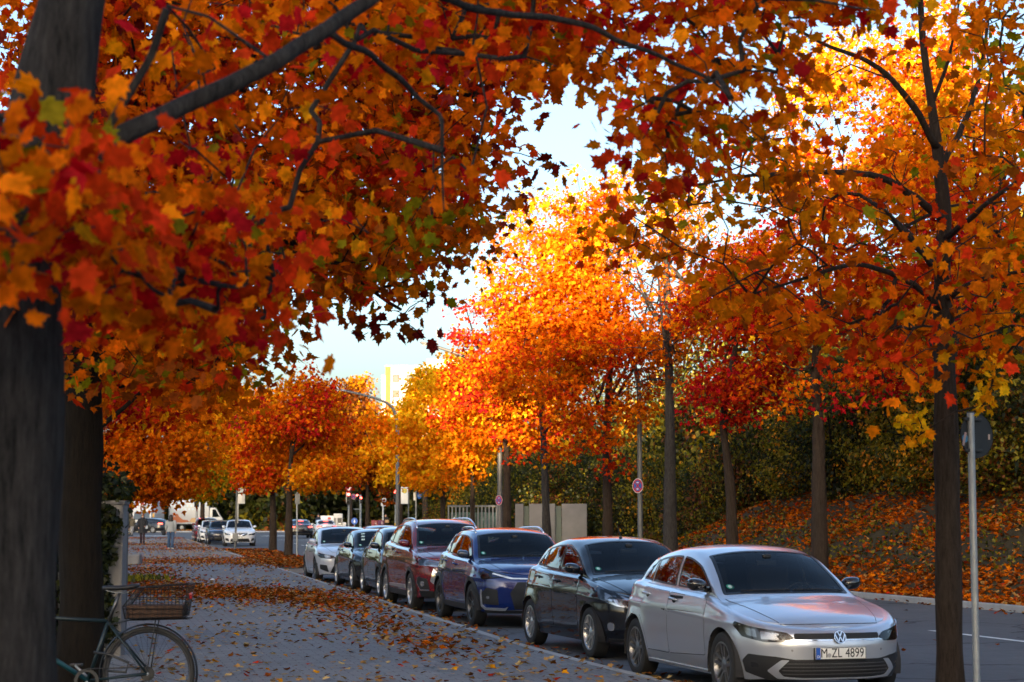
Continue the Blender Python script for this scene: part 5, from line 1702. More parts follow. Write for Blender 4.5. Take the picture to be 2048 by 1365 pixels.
RG = 'maples lining the far side of the road'
def row_trees():
    mix = palette(('crimson', .10), ('red', .20), ('deep', .10), ('orange', .32), ('gold', .20), ('yellow', .08))
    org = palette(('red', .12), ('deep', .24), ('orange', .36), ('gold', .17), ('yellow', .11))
    fire = palette(('crimson', .38), ('red', .40), ('deep', .12), ('orange', .10))
    yel = palette(('orange', .2), ('gold', .45), ('yellow', .35))
    brn = palette(('rust', .35), ('wine', .2), ('deep', .25), ('gold', .2))
    bz = lambda d, u: float(bank_profile(d, u))
    street_tree('maple_tree', 'maple mostly hidden by the brown trunk, leaning right with an orange crown', 38.5, [(1893, 1170), (1893, 900), (1905, 680), (1955, 560), (1990, 420), (2030, 260)], [(1930, 250, 230, 230), (2010, 520, 190, 170)], mix, 210, 62, .135, 2, 1.0, RG, trunk_r=.17)
    street_tree('maple_tree', 'maple with an orange red crown, its trunk rising right above the silver hatchback roof', 44.3, [(1640, 1160), (1638, 1000), (1637, 850), (1630, 760), (1650, 560), (1690, 330)], [(1730, 250, 190, 220), (1620, 610, 180, 180), (1640, 330, 130, 200), (1780, 560, 160, 150), (1600, 770, 110, 70), (1760, 740, 130, 60)], mix, 380, 56, .135, 2, 2.0, RG, trunk_r=.18)
    street_tree('maple_tree', 'slim maple with crimson leaves, its trunk bending above the silver hatchback roof', 49.5, [(1466, 1130), (1462, 1000), (1452, 900), (1446, 840), (1470, 700), (1500, 560)], [(1470, 680, 110, 140), (1540, 560, 95, 100), (1430, 800, 70, 55)], fire, 190, 62, .135, 2, 3.0, RG, trunk_r=.14, rise=0.2)
    street_tree('maple_tree', 'half bare maple with grey twigs and few leaves, beside the no stopping sign', 54.6, [(1341, 1120), (1340, 1000), (1340, 860), (1338, 740), (1335, 600), (1330, 480)], [(1335, 600, 135, 200)], palette(('rust', .5), ('orange', .5)), 260, 7, .11, 2, 4.0, RG, BARK_GREY, trunk_r=.19, limbs=9, thick=.008)
    street_tree('maple_tree', 'orange maple with a dark leaning trunk just left of the no stopping sign post', 61, [(1216, 1100), (1215, 1000), (1213, 900), (1216, 800), (1230, 640), (1240, 480)], [(1240, 560, 170, 190, -5), (1190, 740, 120, 120, -4), (1310, 430, 100, 80, -3), (1200, 860, 50, 65, -2), (1270, 810, 40, 60, -2)], org, 330, 48, .15, 2, 5.0, RG, trunk_r=.19)
    street_tree('maple_tree', 'orange maple with a pale mottled trunk in front of the white concrete wall', 66, [(1094, 1090), (1091, 1000), (1088, 900), (1084, 820), (1090, 660), (1090, 500)], [(1120, 560, 110, 190, -9), (1080, 740, 105, 110, -4), (1110, 880, 45, 60, -2), (1060, 430, 40, 70, -4)], org, 280, 50, .15, 2, 6.0, RG, BARK_GREY, trunk_r=.17)
    street_tree('maple_tree', 'spreading red topped maple with a forked dark trunk left of the white concrete wall', 76.5, [(1014, 1080), (1014, 960), (1013, 900), (1000, 800), (990, 700)], [(985, 680, 80, 90), (1000, 800, 120, 90), (950, 640, 40, 50), (1040, 880, 60, 45)], mix, 250, 58, .17, 1, 7.0, RG, trunk_r=.2, rise=-.6)
    street_tree('maple_tree', 'thin orange maple standing before the glass stair enclosure', 84, [(945, 1070), (945, 960), (944, 880), (940, 780)], [(935, 800, 80, 95), (920, 900, 70, 60)], yel, 170, 56, .18, 1, 8.0, RG, trunk_r=.13)
    street_tree('maple_tree', 'golden orange maple left of the glass stair enclosure', 92, [(886, 1070), (886, 960), (885, 890), (880, 800)], [(880, 840, 80, 110), (850, 930, 60, 60)], yel, 190, 54, .19, 1, 9.0, RG, trunk_r=.15)
    street_tree('maple_tree', 'dark red and amber maple behind the curved street lamp', 122, [(735, 1065), (735, 990), (733, 920), (730, 850)], [(735, 925, 75, 70), (700, 910, 50, 60)], palette(('rust', .3), ('gold', .35), ('deep', .2), ('wine', .15)), 190, 48, .24, 1, 10.0, None, trunk_r=.18)
    street_tree('maple_tree', 'amber maple beside the upright bus stop panel', 118, [(800, 1065), (802, 990), (805, 930), (810, 850)], [(830, 910, 70, 75), (760, 880, 55, 55)], palette(('yellow', .4), ('gold', .4), ('orange', .2)), 190, 48, .24, 1, 11.0, None, trunk_r=.18)
    street_tree('maple_tree', 'bright yellow sunlit tree in front of the white apartment block', 160, [(850, 1060), (850, 950), (850, 850), (850, 790)], [(872, 810, 45, 85), (810, 865, 48, 48)], palette(('yellow', .8), ('gold', .2)), 170, 48, .34, 0, 12.0, None, trunk_r=.2, spread=.6)
    IG = 'maples on the leaf covered tree island'
    street_tree('maple_tree', 'island maple with a red top and yellow skirt, right of its neighbour', 75, [(577, 1113), (578, 1040), (580, 960), (585, 880), (600, 800)], [(620, 800, 70, 70), (600, 900, 105, 85), (560, 830, 60, 70)], palette(('crimson', .06), ('red', .16), ('deep', .16), ('orange', .34), ('gold', .28)), 240, 58, .17, 1, 13.0, IG, trunk_r=.15, rise=-1.0)
    street_tree('maple_tree', 'island maple with an orange crown, left of its neighbour near the bus stop pole', 86, [(546, 1103), (546, 1040), (545, 960), (543, 890)], [(530, 900, 75, 85), (500, 830, 60, 60)], org, 190, 56, .18, 1, 14.0, IG, trunk_r=.16)
    street_tree('maple_tree', 'orange tree with dark limbs reaching over the people, rooted behind the ivy pillar', 52, [(190, 1090), (195, 960), (215, 880), (260, 830)], [(330, 900, 105, 95), (260, 790, 120, 70), (250, 930, 80, 60)], palette(('deep', .25), ('orange', .45), ('gold', .30)), 260, 60, .15, 2, 15.0, None, BARK_DARK, trunk_r=.22)
    street_tree('maple_tree', 'orange maple left of the ivy, its low leaves hanging behind the second trunk', 29, [(-60, 1150), (-55, 900), (-40, 700)], [(60, 640, 330, 260), (330, 740, 150, 90)], org, 330, 50, .14, 2, 21.0, None, BARK_DARK, trunk_r=.2)
    street_tree('maple_tree', 'amber maple filling the gap between the two left trunks', 40, [(60, 1120), (65, 900), (80, 760)], [(150, 690, 260, 200)], mix, 260, 50, .15, 2, 22.0, None, BARK_DARK, trunk_r=.2)
    street_tree('maple_tree', 'yellow green tree with twin slim trunks behind the red traffic light', 128, [(405, 1062), (405, 1000), (408, 940), (420, 880)], [(430, 910, 60, 75), (390, 950, 55, 45)], palette(('olive', .4), ('gold', .4), ('yellow', .2)), 180, 46, .26, 1, 16.0, None, trunk_r=.2)
    street_tree('maple_tree', 'tall russet tree behind the island maples, its top against the white sky', 170, [(700, 1055), (700, 950), (700, 850)], [(715, 800, 42, 55), (690, 850, 55, 60)], palette(('rust', .4), ('brown', .35), ('gold', .25)), 170, 46, .34, 0, 17.0, None, trunk_r=.25, spread=.6)
    street_tree('maple_tree', 'amber tree glimpsed high between left trunks and island maples', 96, [(228, 1065), (230, 960), (260, 860)], [(360, 790, 110, 60), (430, 760, 70, 50), (470, 830, 60, 60)], palette(('deep', .2), ('orange', .3), ('gold', .4), ('rust', .1)), 240, 50, .20, 1, 18.0, None, trunk_r=.2)

def hedges():
    """shrubs on the bank and the wood behind the crossing"""
    pals = [palette(('dark', .50), ('green', .35), ('olive', .15)), palette(('green', .25), ('olive', .55), ('gold', .12), ('dark', .08)), palette(('dark', .3), ('olive', .25), ('green', .25), ('brown', .20))]
    protos = []
    SG = 'shrubs along the top of the bank'
    lab = ['dark green shrub in the dense growth along the top of the bank', 'yellowing shrub in the growth along the top of the bank', 'brownish green shrub in the growth along the top of the bank']
    for i in range(3):
        root = empty('shrub', (0, 0, 0))
        E = [(np.array((0, 0, 1.5)), np.array((1.5, 1.5, 1.5))), (np.array((.5, -.4, 2.6)), np.array((1.0, 1.0, 1.2))), (np.array((-.6, -.6, .8)), np.array((1.2, 1.2, .8)))]
        T = Tree(); 
        for a in range(5):
            g = 2 * PI * a / 5 + i
            T.limb([np.array((.1 * math.cos(g), .1 * math.sin(g), -.3)), np.array((.4 * math.cos(g), .4 * math.sin(g), 1.0)), np.array((.8 * math.cos(g), .8 * math.sin(g), 2.4))], [.05, .04, .015])
        C = ellipsoid_clumps(E, 150, seed=20 + i, shell=.8)
        T.twigs(C, minr=.006)
        w = T.wood(root, BARK_DARK); w.name = 'stems'
        crown(C, 42, .30, .11, pals[i], 20 + i, 1, root, HEDGELEAF, tint_s=.8)
        protos.append((root, list(root.children)))
    first = [True] * 3
    def put(i, x, y, z, s):
        root, ch = protos[i]
        if first[i]: r = root; first[i] = False
        else:
            r = root.copy(); col.objects.link(r)
            for c in ch:
                k = c.copy(); col.objects.link(k); k.parent = r
        r.location = (x, y, z); r.scale = (s, s, s * rng.uniform(.9, 1.25)); r.rotation_euler = (0, 0, rng.uniform(0, 6.28))
        tag(r, lab[i], 'shrub', SG)
    for d in np.arange(30, 72, 2.1):
        for u0, s0 in ((6.2, .85), (8.6, 1.25), (11.6, 1.7)):
            dd = d + rng.uniform(-.7, .7); u = u0 + rng.uniform(-.5, .5)
            put(1 if (44 < dd < 68 and rng.random() < .6) else int(rng.choice([0, 2])), float(kerbR(dd)) + u, dd, float(bank_profile(dd, u)) - .2, s0 * rng.uniform(.85, 1.2))
    for d in np.arange(66, 104, 2.4):
        for u0, s0 in ((11.5, 1.5), (14.5, 2.0), (18.0, 2.5)):
            dd = d + rng.uniform(-.8, .8); u = u0 + rng.uniform(-.6, .6)
            put(int(rng.integers(0, 3)), float(kerbR(dd)) + u, dd, float(bank_profile(dd, u)) - .2, s0 * rng.uniform(.9, 1.2))
    # lower shrubs behind the wall and glass enclosure
    for d in np.arange(74, 132, 4.2):
        put(int(rng.integers(0, 3)), float(kerbR(d)) + 7 + rng.uniform(-.8, .8), d, 0, rng.uniform(.9, 1.2))
        put(int(rng.integers(0, 3)), float(kerbR(d)) + 10.5 + rng.uniform(-.8, .8), d + 2, 0, rng.uniform(1.5, 2.0))
    # wood beyond the crossing: one dark mass
    C = []
    for x in np.arange(-95, 42, 3.0):
        h = 9 + 2.5 * math.sin(x * .21) + 1.5 * math.sin(x * .53)
        y = 214 + 6 * math.sin(x * .3)
        C.append(ellipsoid_clumps([(np.array((x, y, h * .45)), np.array((3.4, 4.5, h * .58)))], 90, seed=x, gap=-2))
    C = np.concatenate(C)
    w = crown(C, 40, .9, .80, palette(('dark', .55), ('green', .30), ('olive', .10), ('brown', .05)), 30.0, 0, None, HEDGELEAF, name='woodland', tint_s=5)
    w['kind'] = 'stuff'
    # clipped dark hedge on the left behind the wall
    root = empty('hedge', (-9.5, 40, 0))
    C = []
    for d in np.arange(20, 100, 1.2):
        x = float(wallL(d)) - 1.6
        n = 9
        C.append(np.stack([x + rng.uniform(-.9, .9, n), d + rng.uniform(-.7, .7, n), rng.uniform(.2, 2.6, n)], 1))
    C = np.concatenate(C) - np.array((-9.5, 40, 0))
    crown(C, 34, .28, .11, palette(('dark', .6), ('green', .3), ('olive', .1)), 33.0, 1, root, HEDGELEAF)
    T = Tree()
    for d in np.arange(21, 100, 2.5): T.limb([np.array((float(wallL(d)) - 1.6 + 9.5, d - 40, -.1)), np.array((float(wallL(d)) - 1.6 + 9.5, d - 40, 2.0))], [.05, .02])
    T.wood(root, BARK_DARK).name = 'twigs'
    tag(root, 'long dark hedge running behind the ivy pillar along the pavement', 'hedge')

def litter():
    def scatter(name, P, zoff, size, pal, tilt=.25, detail=2):
        n = len(P)
        up = rng.normal(0, tilt, (n, 3)); up[:, 2] = 1
        c, w = pal
        t = c[rng.choice(len(c), n, p=w)] * rng.uniform(.6, 1.25, (n, 1))
        P = P.copy(); P[:, 2] += zoff + rng.uniform(0, .02, n)
        o = leaves(name, P, up, size * rng.uniform(.65, 1.2, n), t, detail, LITTER)
        o['kind'] = 'stuff'
        return o
    dry = palette(('tan', .36), ('pale', .26), ('brown', .12), ('rust', .14), ('gold', .09), ('red', .03))
    pile = palette(('rust', .38), ('brown', .30), ('deep', .13), ('tan', .16), ('red', .03))
    # --- pavement: a thin scatter everywhere and thick drifts
    P = []
    for d0 in np.arange(12, 128, 1.0):
        a, b = float(wallL(d0)) + .2, float(kerbL(d0)) - .02
        dens = np.interp(d0, [12, 24, 30, 46, 52, 60, 66, 128], [22, 26, 24, 18, 6, 9, 12, 10])
        n = int(dens * (b - a))
        P.append(np.stack([rng.uniform(a, b, n), d0 + rng.random(n), np.zeros(n)], 1))
    P = np.concatenate(P)
    # patchy
    k = wavy(P * np.array([1, .6, 1]), .9, 2.0) + rng.normal(0, .35, len(P)) > -.35
    scatter('fallen_leaves', P[k], .012, .085, dry)
    Q = []
    for px, py, rx, ry, n in ((540, 1190, 1.9, 3.6, 1700), (430, 1185, 1.3, 4.0, 900), (640, 1205, 1.0, 3.5, 500), (300, 1160, 1.2, 6, 900), (280, 1178, .9, 4, 700), (760, 1250, .7, 2.4, 220), (860, 1290, .6, 2.2, 200), (700, 1215, .8, 3, 260),
                              (560, 1128, 2.4, 5, 1400), (470, 1120, 2.8, 5, 900), (640, 1128, 1.5, 4, 500), (330, 1124, 3.0, 5, 1300), (280, 1140, 1.6, 3.5, 500), (300, 1090, 5.0, 5, 1300), (420, 1098, 3.2, 6, 700), (330, 1077, 9, 7, 1500), (260, 1100, 3, 6, 500)):
        g = ground(px, py)
        e = rng.normal(0, .55, (n, 2))
        sl = float(kerbL(g.y + 1) - kerbL(g.y))
        X = g.x + e[:, 0] * rx + e[:, 1] * ry * sl; Y = g.y + e[:, 1] * ry
        m = (X < kerbL(Y) - .03) | ((Y > 58) & (Y < 91) & (X < kerbL(Y) + 2.2))
        Q.append(np.stack([X[m], Y[m], np.zeros(m.sum())], 1))
    scatter('fallen_leaves', np.concatenate(Q), .02, .095, pile, .4)
    # --- gutter and parking lane
    P = []
    for d0 in np.arange(14, 56, 1.0):
        n = 9
        P.append(np.stack([kerbL(d0) + np.abs(rng.normal(0, .28, n)) + .04, d0 + rng.random(n), np.full(n, ROADZ)], 1))
        n = 3
        P.append(np.stack([rng.uniform(kerbL(d0), kerbR(d0), n), d0 + rng.random(n), np.full(n, ROADZ)], 1))
        n = 14
        P.append(np.stack([kerbR(d0) - np.abs(rng.normal(0, .22, n)) - .03, d0 + rng.random(n), np.full(n, ROADZ)], 1))
    scatter('fallen_leaves', np.concatenate(P), .014, .095, pile, .4)
    # --- islands
    P = []
    for d0, d1, w, n in ((58, 91, 2.3, 2600), (10, 16.6, 2.6, 900)):
        d = rng.uniform(d0, d1, n); P.append(np.stack([kerbL(d) + rng.uniform(.05, w, n), d, np.full(n, .012)], 1))
    scatter('fallen_leaves', np.concatenate(P), .014, .12, pile, .35)
    # --- bank on the right
    n = 56000
    d = 24 + 52 * rng.random(n) ** 1.0; u = rng.random(n) ** 1.15 * 8.6 + .1
    dens = np.where(u < 2.4, 1.0, np.where(wavy(np.stack([u * 1.3, d, u * 0], 1), 1.3, 1.0) > -.15, .9, .25))
    dens = np.where((d < 41) & (u > 2.6), dens * .8, dens)
    k = rng.random(n) < dens
    d, u = d[k], u[k]
    P = np.stack([kerbR(d) + u, d, bank_profile(d, u)], 1)
    scatter('fallen_leaves', P, .02, .135, palette(('rust', .34), ('deep', .30), ('brown', .10), ('orange', .14), ('tan', .07), ('red', .05)), .6)
    # --- green ground cover among the leaves on the bank
    n = 15000
    d = rng.uniform(28, 72, n); u = rng.uniform(1.9, 9, n)
    k = (wavy(np.stack([u * 1.1, d, u * 0], 1), 1.5, 4.0) + np.where(d < 44, .35, 0) > .0)
    d, u = d[k], u[k]
    P = np.stack([kerbR(d) + u, d, bank_profile(d, u) + rng.uniform(0, .18, len(d))], 1)
    up = rng.normal(0, .8, P.shape); up[:, 2] += .5
    c, w = palette(('green', .4), ('olive', .45), ('dark', .15))
    o = leaves('ground_cover', P, up, rng.uniform(.05, .14, len(P)), c[rng.choice(3, len(P), p=w)], 0, HEDGELEAF); o['kind'] = 'stuff'
    # far verge
    n = 7000
    P = np.stack([rng.uniform(-75, 8, n), 197 + 10 * rng.random(n) ** 1.6, np.full(n, .02)], 1)
    scatter('fallen_leaves', P, .02, .28, palette(('rust', .3), ('tan', .3), ('gold', .2), ('brown', .2)), .5, 0)
    n = 5000
    d = rng.uniform(76, 138, n); P = np.stack([kerbR(d) + rng.uniform(.2, 6, n), d, np.full(n, .02)], 1)
    scatter('fallen_leaves', P, .02, .2, palette(('rust', .3), ('tan', .25), ('gold', .25), ('brown', .2)), .5, 0)
# ------------------------------------------------------------------ street furniture, people, bicycle, buildings
WHITE = pmat('white_enamel', (.72, .72, .70), .4)
SIGNRED = pmat('sign_red', (.42, .015, .02), .4)
SIGNBLUE = pmat('sign_blue', (.02, .10, .42), .4)
SIGNYEL = pmat('sign_yellow', (.70, .42, .01), .4)
SIGNGREEN = pmat('sign_green', (.01, .22, .08), .4)
SIGNBACK = pmat('sign_back', (.022, .024, .026), .55, .3, noise=.2)
GREYPAINT = pmat('grey_paint', (.17, .18, .185), .5)
REDLIGHT = pmat('red_signal_lit', (.6, .02, .02), .3, emit=(1.0, .06, .04), estr=9)
DARKLENS = pmat('dark_lens', (.015, .015, .015), .2)

def no_stopping(parent, loc, yaw, r):
    """blue disc, red rim and cross, two white arrows; faces -y before yaw"""
    e = empty('no_stopping_sign', loc, yaw, parent)
    m = MB(); m.lathe([(.001, 0), (r, 0), (r, -.004), (.001, -.004)], 32, 'y'); b = m.build('sign_plate', WHITE, e, autosmooth=40)
    m = MB(); m.disc((0, -.006, 0), r * .93, 'y', 32); m.build('sign_rim', SIGNRED, b)
    m = MB(); m.disc((0, -.008, 0), r * .72, 'y', 32); m.build('sign_field', SIGNBLUE, b)
    m = MB()
    for s in (-1, 1):
        m.box((0, -.010, 0), (r * .16, .002, r * 1.5), 0, Matrix.Rotation(s * PI / 4, 3, 'Y'))
        m.M[-6:] = [0] * 6
    m.V = [(x, y - (.001 if i >= 8 else 0), z) for i, (x, y, z) in enumerate(m.V)]
    m.build('sign_cross', SIGNRED, b)
    m = MB()
    for s in (-1, 1):
        z = s * .44 * r; h = -s
        m.prism([(h * .20 * r, z - .05 * r), (h * .20 * r, z + .05 * r), (h * -.02 * r, z + .05 * r), (h * -.02 * r, z + .13 * r), (h * -.24 * r, z), (h * -.02 * r, z - .13 * r), (h * -.02 * r, z - .05 * r)], -.013, -.0115)
    m.build('sign_arrows', WHITE, b)
    return e

def lamp_post(d, px, r, label):
    P = [at(x, y, d) for x, y in px]
    P[0].z = .0
    root = empty('street_lamp', P[0]); o = root.location.copy()
    Q = [p - o for p in P]
    T = np.linspace(0, len(Q) - 1, (len(Q) - 1) * 5 + 1)
    f = [pchip(range(len(Q)), [q[k] for q in Q]) for k in range(3)]
    pts = [Vector([float(g(t)) for g in f]) for t in T]
    n1 = int(len(pts) * .22)
    m = MB(); m.tube(pts, [r * (1 - .5 * i / len(pts)) for i in range(len(pts))], 12); m.build('pole', GREYPOLE, root, smooth=True)
    m = MB(); m.tube([Vector((0, 0, 0)), Vector((0, 0, .9)), Vector((0, 0, .95))], [r * 1.35, r * 1.35, r], 12); m.build('pole_base', GREYPOLE, root, autosmooth=40)
    t = (pts[-1] - pts[-4]).normalized(); e = pts[-1]
    m = MB(); m.tube([e - t * .1, e, e + t * .15, e + t * .5, e + t * .62], [.05, .075, .10, .09, .04], 10)
    m.V = [(x, y, e.z + (z - e.z) * .75) for x, y, z in m.V]
    h = m.build('lamp_head', pmat('lamp_head_grey', (.26, .26, .25), .5), root, smooth=True)
    m = MB(); c = e + t * .30; m.box(c + Vector((0, 0, -.075)), (.40, .12, .03)); m.build('lamp_lens', pmat('lamp_glass', (.55, .55, .5), .2), h, bevel=.01)
    tag(root, label, 'street lamp', 'curved street lamps along the far kerb')
    return root

def pole_thing(name, label, cat, base, top, r, mat=GALV, group=None):
    root = empty(name, base); o = root.location
    m = MB(); t = Vector(top) - Vector(base); m.tube([Vector((0, 0, -.1)), t], [r, r], 12); m.build('pole', mat, root, autosmooth=40)
    m = MB(); m.tube([t - Vector((0, 0, .001)), t + Vector((0, 0, .012))], [r * 1.1, r * .9], 12); m.build('pole_cap', SIGNBACK, root)
    tag(root, label, cat, group)
    return root

def signal_head(parent, loc, yaw=0, lit=0, s=1.0):
    e = empty('signal_head', loc, yaw, parent)
    m = MB(); m.box((0, 0, 0), (.30 * s, .20 * s, .95 * s)); b = m.build('signal_case', SIGNBACK, e, bevel=.03)
    for k in range(3):
        z = (.30 - .30 * k) * s
        m = MB(); m.lathe([(.001, -.108 * s), (.105 * s, -.106 * s)], 20, 'y', (0, 0, z)); m.build('signal_lens', REDLIGHT if k == lit else DARKLENS, b, smooth=True)
        m = MB(); a = np.linspace(0, PI, 11); V = [(.115 * s * math.cos(t), y * s, z + .115 * s * math.sin(t)) for y in (-.10, -.26) for t in a]
        m.add(V, [(i, i + 1, 12 + i, 11 + i) for i in range(10)]); m.build('signal_hood', SIGNBACK, b)
    return e

def furniture():
    # ---- lamps
    l1 = lamp_post(57.7, [(1281, 1096), (1280, 980), (1279, 850), (1276, 765), (1262, 715), (1225, 690), (1160, 665), (1100, 648)], .085, 'grey curved street lamp carrying the larger no stopping sign on its pole')
    p = at(1276, 972, 57.5) - l1.location; no_stopping(l1, (p.x, -.13, p.z), math.radians(-47), .225)
    l2 = lamp_post(78, [(1000, 1075), (1000, 960), (999, 840), (995, 775), (975, 738), (930, 714), (868, 692)], .12, 'dark grey street lamp with a smaller no stopping sign, beside the forked maple')
    p = at(998, 1001, 77.8) - l2.location; no_stopping(l2, (p.x, -.16, p.z), math.radians(-47), .21)
    lamp_post(105.6, [(795, 1062), (795, 960), (795, 865), (793, 838), (785, 816), (762, 801), (725, 790), (690, 782)], .115, 'farthest street lamp, its whole arm curving left in front of amber trees')
    # ---- sign seen from behind on the near island
    b = at(1955, 1420, 17.3); b.z = .012; t = at(1941, 826, 17.3)
    r = pole_thing('traffic_sign', 'galvanised pole with a dark round sign back bearing stickers, right of the brown trunk', 'traffic sign', b, t, .034)
    c = at(1956, 871, 17.3) - r.location
    e = empty('sign_disc', (c.x, c.y + .06, c.z), math.radians(32), r)
    m = MB(); m.lathe([(.001, -.004), (.206, -.004), (.21, -.010), (.213, 0), (.206, .006), (.001, .006)], 40, 'y'); sd = m.build('sign_back', SIGNBACK, e, autosmooth=40)
    m = MB(); m.disc((0, .0075, 0), .2, 'y', 40); m.build('sign_face', WHITE, sd)
    for z in (-.14, .15):
        m = MB(); m.box((-.06, -.02, z), (.22, .02, .03)); m.build('clamp', DARKMETAL, sd, bevel=.004)
    m = MB(); m.disc((-.155, -.0065, -.03), .038, 'y', 20); m.build('round_sticker', pmat('sticker_blue', (.02, .16, .32), .5), sd)
    m = MB(); m.box((-.165, -.008, -.035), (.028, .001, .13), 0, Matrix.Rotation(.3, 3, 'Y')); m.build('paper_sticker', pmat('sticker_pink', (.36, .25, .23), .7), sd)
    m = MB(); m.box((.16, -.006, -.01), (.026, .001, .05)); m.build('paper_sticker', pmat('sticker_cream', (.38, .28, .24), .7), sd)
    # ---- island sign pole
    b = ground(594, 1113, .012); t = at(594, 985, b.y)
    r = pole_thing('traffic_sign', 'thin grey pole with a small turned sign, beside the trunks on the island', 'traffic sign', b, t, .035)
    m = MB(); m.box((.0, -.045, t.z - .28), (.20, .02, .42)); o = m.build('sign_back', GREYPAINT, r, bevel=.008)
    # ---- bus stop on the near side
    b = ground(470, 1101); t = at(475, 962, b.y)
    r = pole_thing('bus_stop_sign', 'grey bus stop pole with a timetable box, left of the white hatchback', 'bus stop', b, t, .05, GREYPOLE)
    k = b.y / FPX
    m = MB(); m.box((.30, 0, t.z - .25), (.44, .03, .62)); f = m.build('flag', WHITE, r, bevel=.006)
    def hdisc(parent, c, rr):
        m = MB(); m.disc(c, rr, 'y', 28); m.build('stop_ring', SIGNGREEN, parent)
        m = MB(); m.disc((c[0], c[1] - .002, c[2]), rr * .84, 'y', 28); m.build('stop_disc', SIGNYEL, parent)
        V, F = text_mesh('H', rr * 1.35, .0005, .004)
        mesh('stop_letter', [(c[0] + x, c[1] - .004 - z, c[2] + y) for x, y, z in V], F, SIGNGREEN, parent)
    hdisc(f, (.32, -.017, t.z - .20), .19)
    m = MB(); m.box((.26, 0, t.z - .86), (.36, .03, .46)); m.build('route_panel', WHITE, r, bevel=.006)
    m = MB(); m.box((.11, 0, 1.75), (.07, .05, .95)); m.build('timetable_rail', GALV, r, bevel=.01)
    m = MB(); m.box((.02, -.08, .62), (.26, .10, .38)); m.build('timetable_box', GREYPAINT, r, bevel=.015)
    # ---- bus stop on the far side
    d = 112
    b = at(817, 1060, d); b.z = 0; t = at(817, 975, d)
    r = pole_thing('bus_stop_sign', 'white bus stop panel with a yellow round emblem, right of the farthest lamp', 'bus stop', b, t, .04, GREYPOLE)
    m = MB(); m.box((-.25, 0, t.z - .50), (.44, .04, 1.0)); f = m.build('flag', WHITE, r, bevel=.008)
    hdisc(f, (-.25, -.022, t.z - .21), .16)
    m = MB(); m.box((-.02, -.06, .85), (.46, .04, 1.0)); m.build('timetable_case', GREYPAINT, r, bevel=.01)
    # ---- blue cycle sign pole, white poles
    d = 118
    b = at(832, 1060, d); b.z = 0; t = at(832, 976, d)
    r = pole_thing('traffic_sign', 'pale pole with a round blue cycle path sign near the far bus stop', 'traffic sign', b, t, .05, GALV)
    e = empty('sign_disc', (.20, -.07, t.z - .48), math.radians(-45), r)
    m = MB(); m.lathe([(.001, 0), (.22, 0), (.22, -.008), (.001, -.008)], 28, 'y'); q = m.build('sign_plate', SIGNBLUE, e, autosmooth=40)
    m = MB()
    for s in (-1, 1): m.lathe([(.05, -.010), (.065, -.010)], 16, 'y', (s * .085, 0, -.04))
    m.prism([(-.085, -.045), (-.03, .05), (.06, .05), (.085, -.04), (.06, .03), (-.01, .03)], -.011, -.0095); m.build('cycle_symbol', WHITE, q)
    m = MB(); m.box((-.10, -.05, t.z - .55), (.14, .05, .5)); m.build('side_panel', WHITE, r, bevel=.005)
    m = MB(); m.tube([(0, 0, .7), (0, 0, .95)], .062, 12); m.build('push_button', SIGNYEL, r)
    d = 135
    b = at(766, 1060, d); b.z = 0; t = at(766, 997, d)
    r = pole_thing('direction_post', 'white post carrying small white boxes above the plum posters', 'post', b, t, .05, WHITE)
    m = MB(); m.box((.02, -.09, t.z - .45), (.34, .06, .24)); m.build('post_box', WHITE, r, bevel=.01)
    m = MB(); m.box((.14, -.05, t.z - .12), (.16, .12, .28)); m.build('post_box', WHITE, r, bevel=.01)
    m = MB(); m.box((-.16, -.05, t.z - .05), (.20, .10, .10)); m.build('post_box', WHITE, r, bevel=.01)
    # ---- traffic lights
    TG = 'traffic lights showing red'
    def light_(px, d, y0, label, extra=0):
        b = at(px, 1060, d); b.z = 0; t = at(px, y0, d)
        r = pole_thing('traffic_light', label, 'traffic light', b, (b.x, b.y, t.z), .07, GALV, TG)
        signal_head(r, (0, -.16, t.z - .45))
        return r, t
    light_(393, 130, 988, 'red traffic light on a grey pole behind the far parked row')
    r, t = light_(697, 138, 985, 'red traffic light with a give way triangle, in front of the white saloon')
    m = MB(); m.prism([(-.32, t.z + .48), (.32, t.z + .48), (0, t.z - .06)], -.10, -.08); q = m.build('give_way_sign', SIGNRED, r)
    m = MB(); m.prism([(-.20, t.z + .42), (.20, t.z + .42), (0, t.z + .08)], -.104, -.102); m.build('sign_field', WHITE, q)
    no_stopping(r, (.36, -.10, t.z - .33), math.radians(-35), .2)
    m = MB(); m.box((-.17, -.02, t.z - .35), (.04, .05, .9)); m.build('backing_board', WHITE, r)
    signal_head(r, (.58, .1, t.z - .40), math.radians(25), 0, .6)
    r, t = light_(791, 140, 980, 'red traffic light partly hidden by the farthest street lamp pole')
    m = MB(); m.tube([(0, 0, .75), (0, 0, 1.05)], .085, 12); m.build('push_button', SIGNYEL, r)
    d = 142
    b = at(721, 1060, d); b.z = 0; t = at(721, 990, d)
    r = pole_thing('signal_gantry', 'pale pole with two thin arms, right of the give way triangle', 'signal pole', b, t, .08, GALV)
    m = MB(); m.tube([(0, 0, t.z - .02), (-.75, 0, t.z - .02)], .03, 8); m.build('arm', GALV, r)
    m = MB(); m.tube([(0, 0, t.z - 1.1), (-.55, 0, t.z - 1.1)], .03, 8); m.build('arm', GALV, r)
    signal_head(r, (0.05, -.16, t.z - .40), 0, 0, .55)
    # ---- boards and cabinets
    d = 168; k = d / FPX
    b = at(654, 1050, d); b.z = 0
    r = empty('billboard', b); m = MB(); m.box((0, 0, 1.15), (26 * k, .08, 20 * k)); q = m.build('board', WHITE, r, bevel=.02)
    m = MB(); m.disc((.20, -.045, 1.38), .17, 'y', 16, ry=.10); m.build('red_motif', SIGNRED, q)
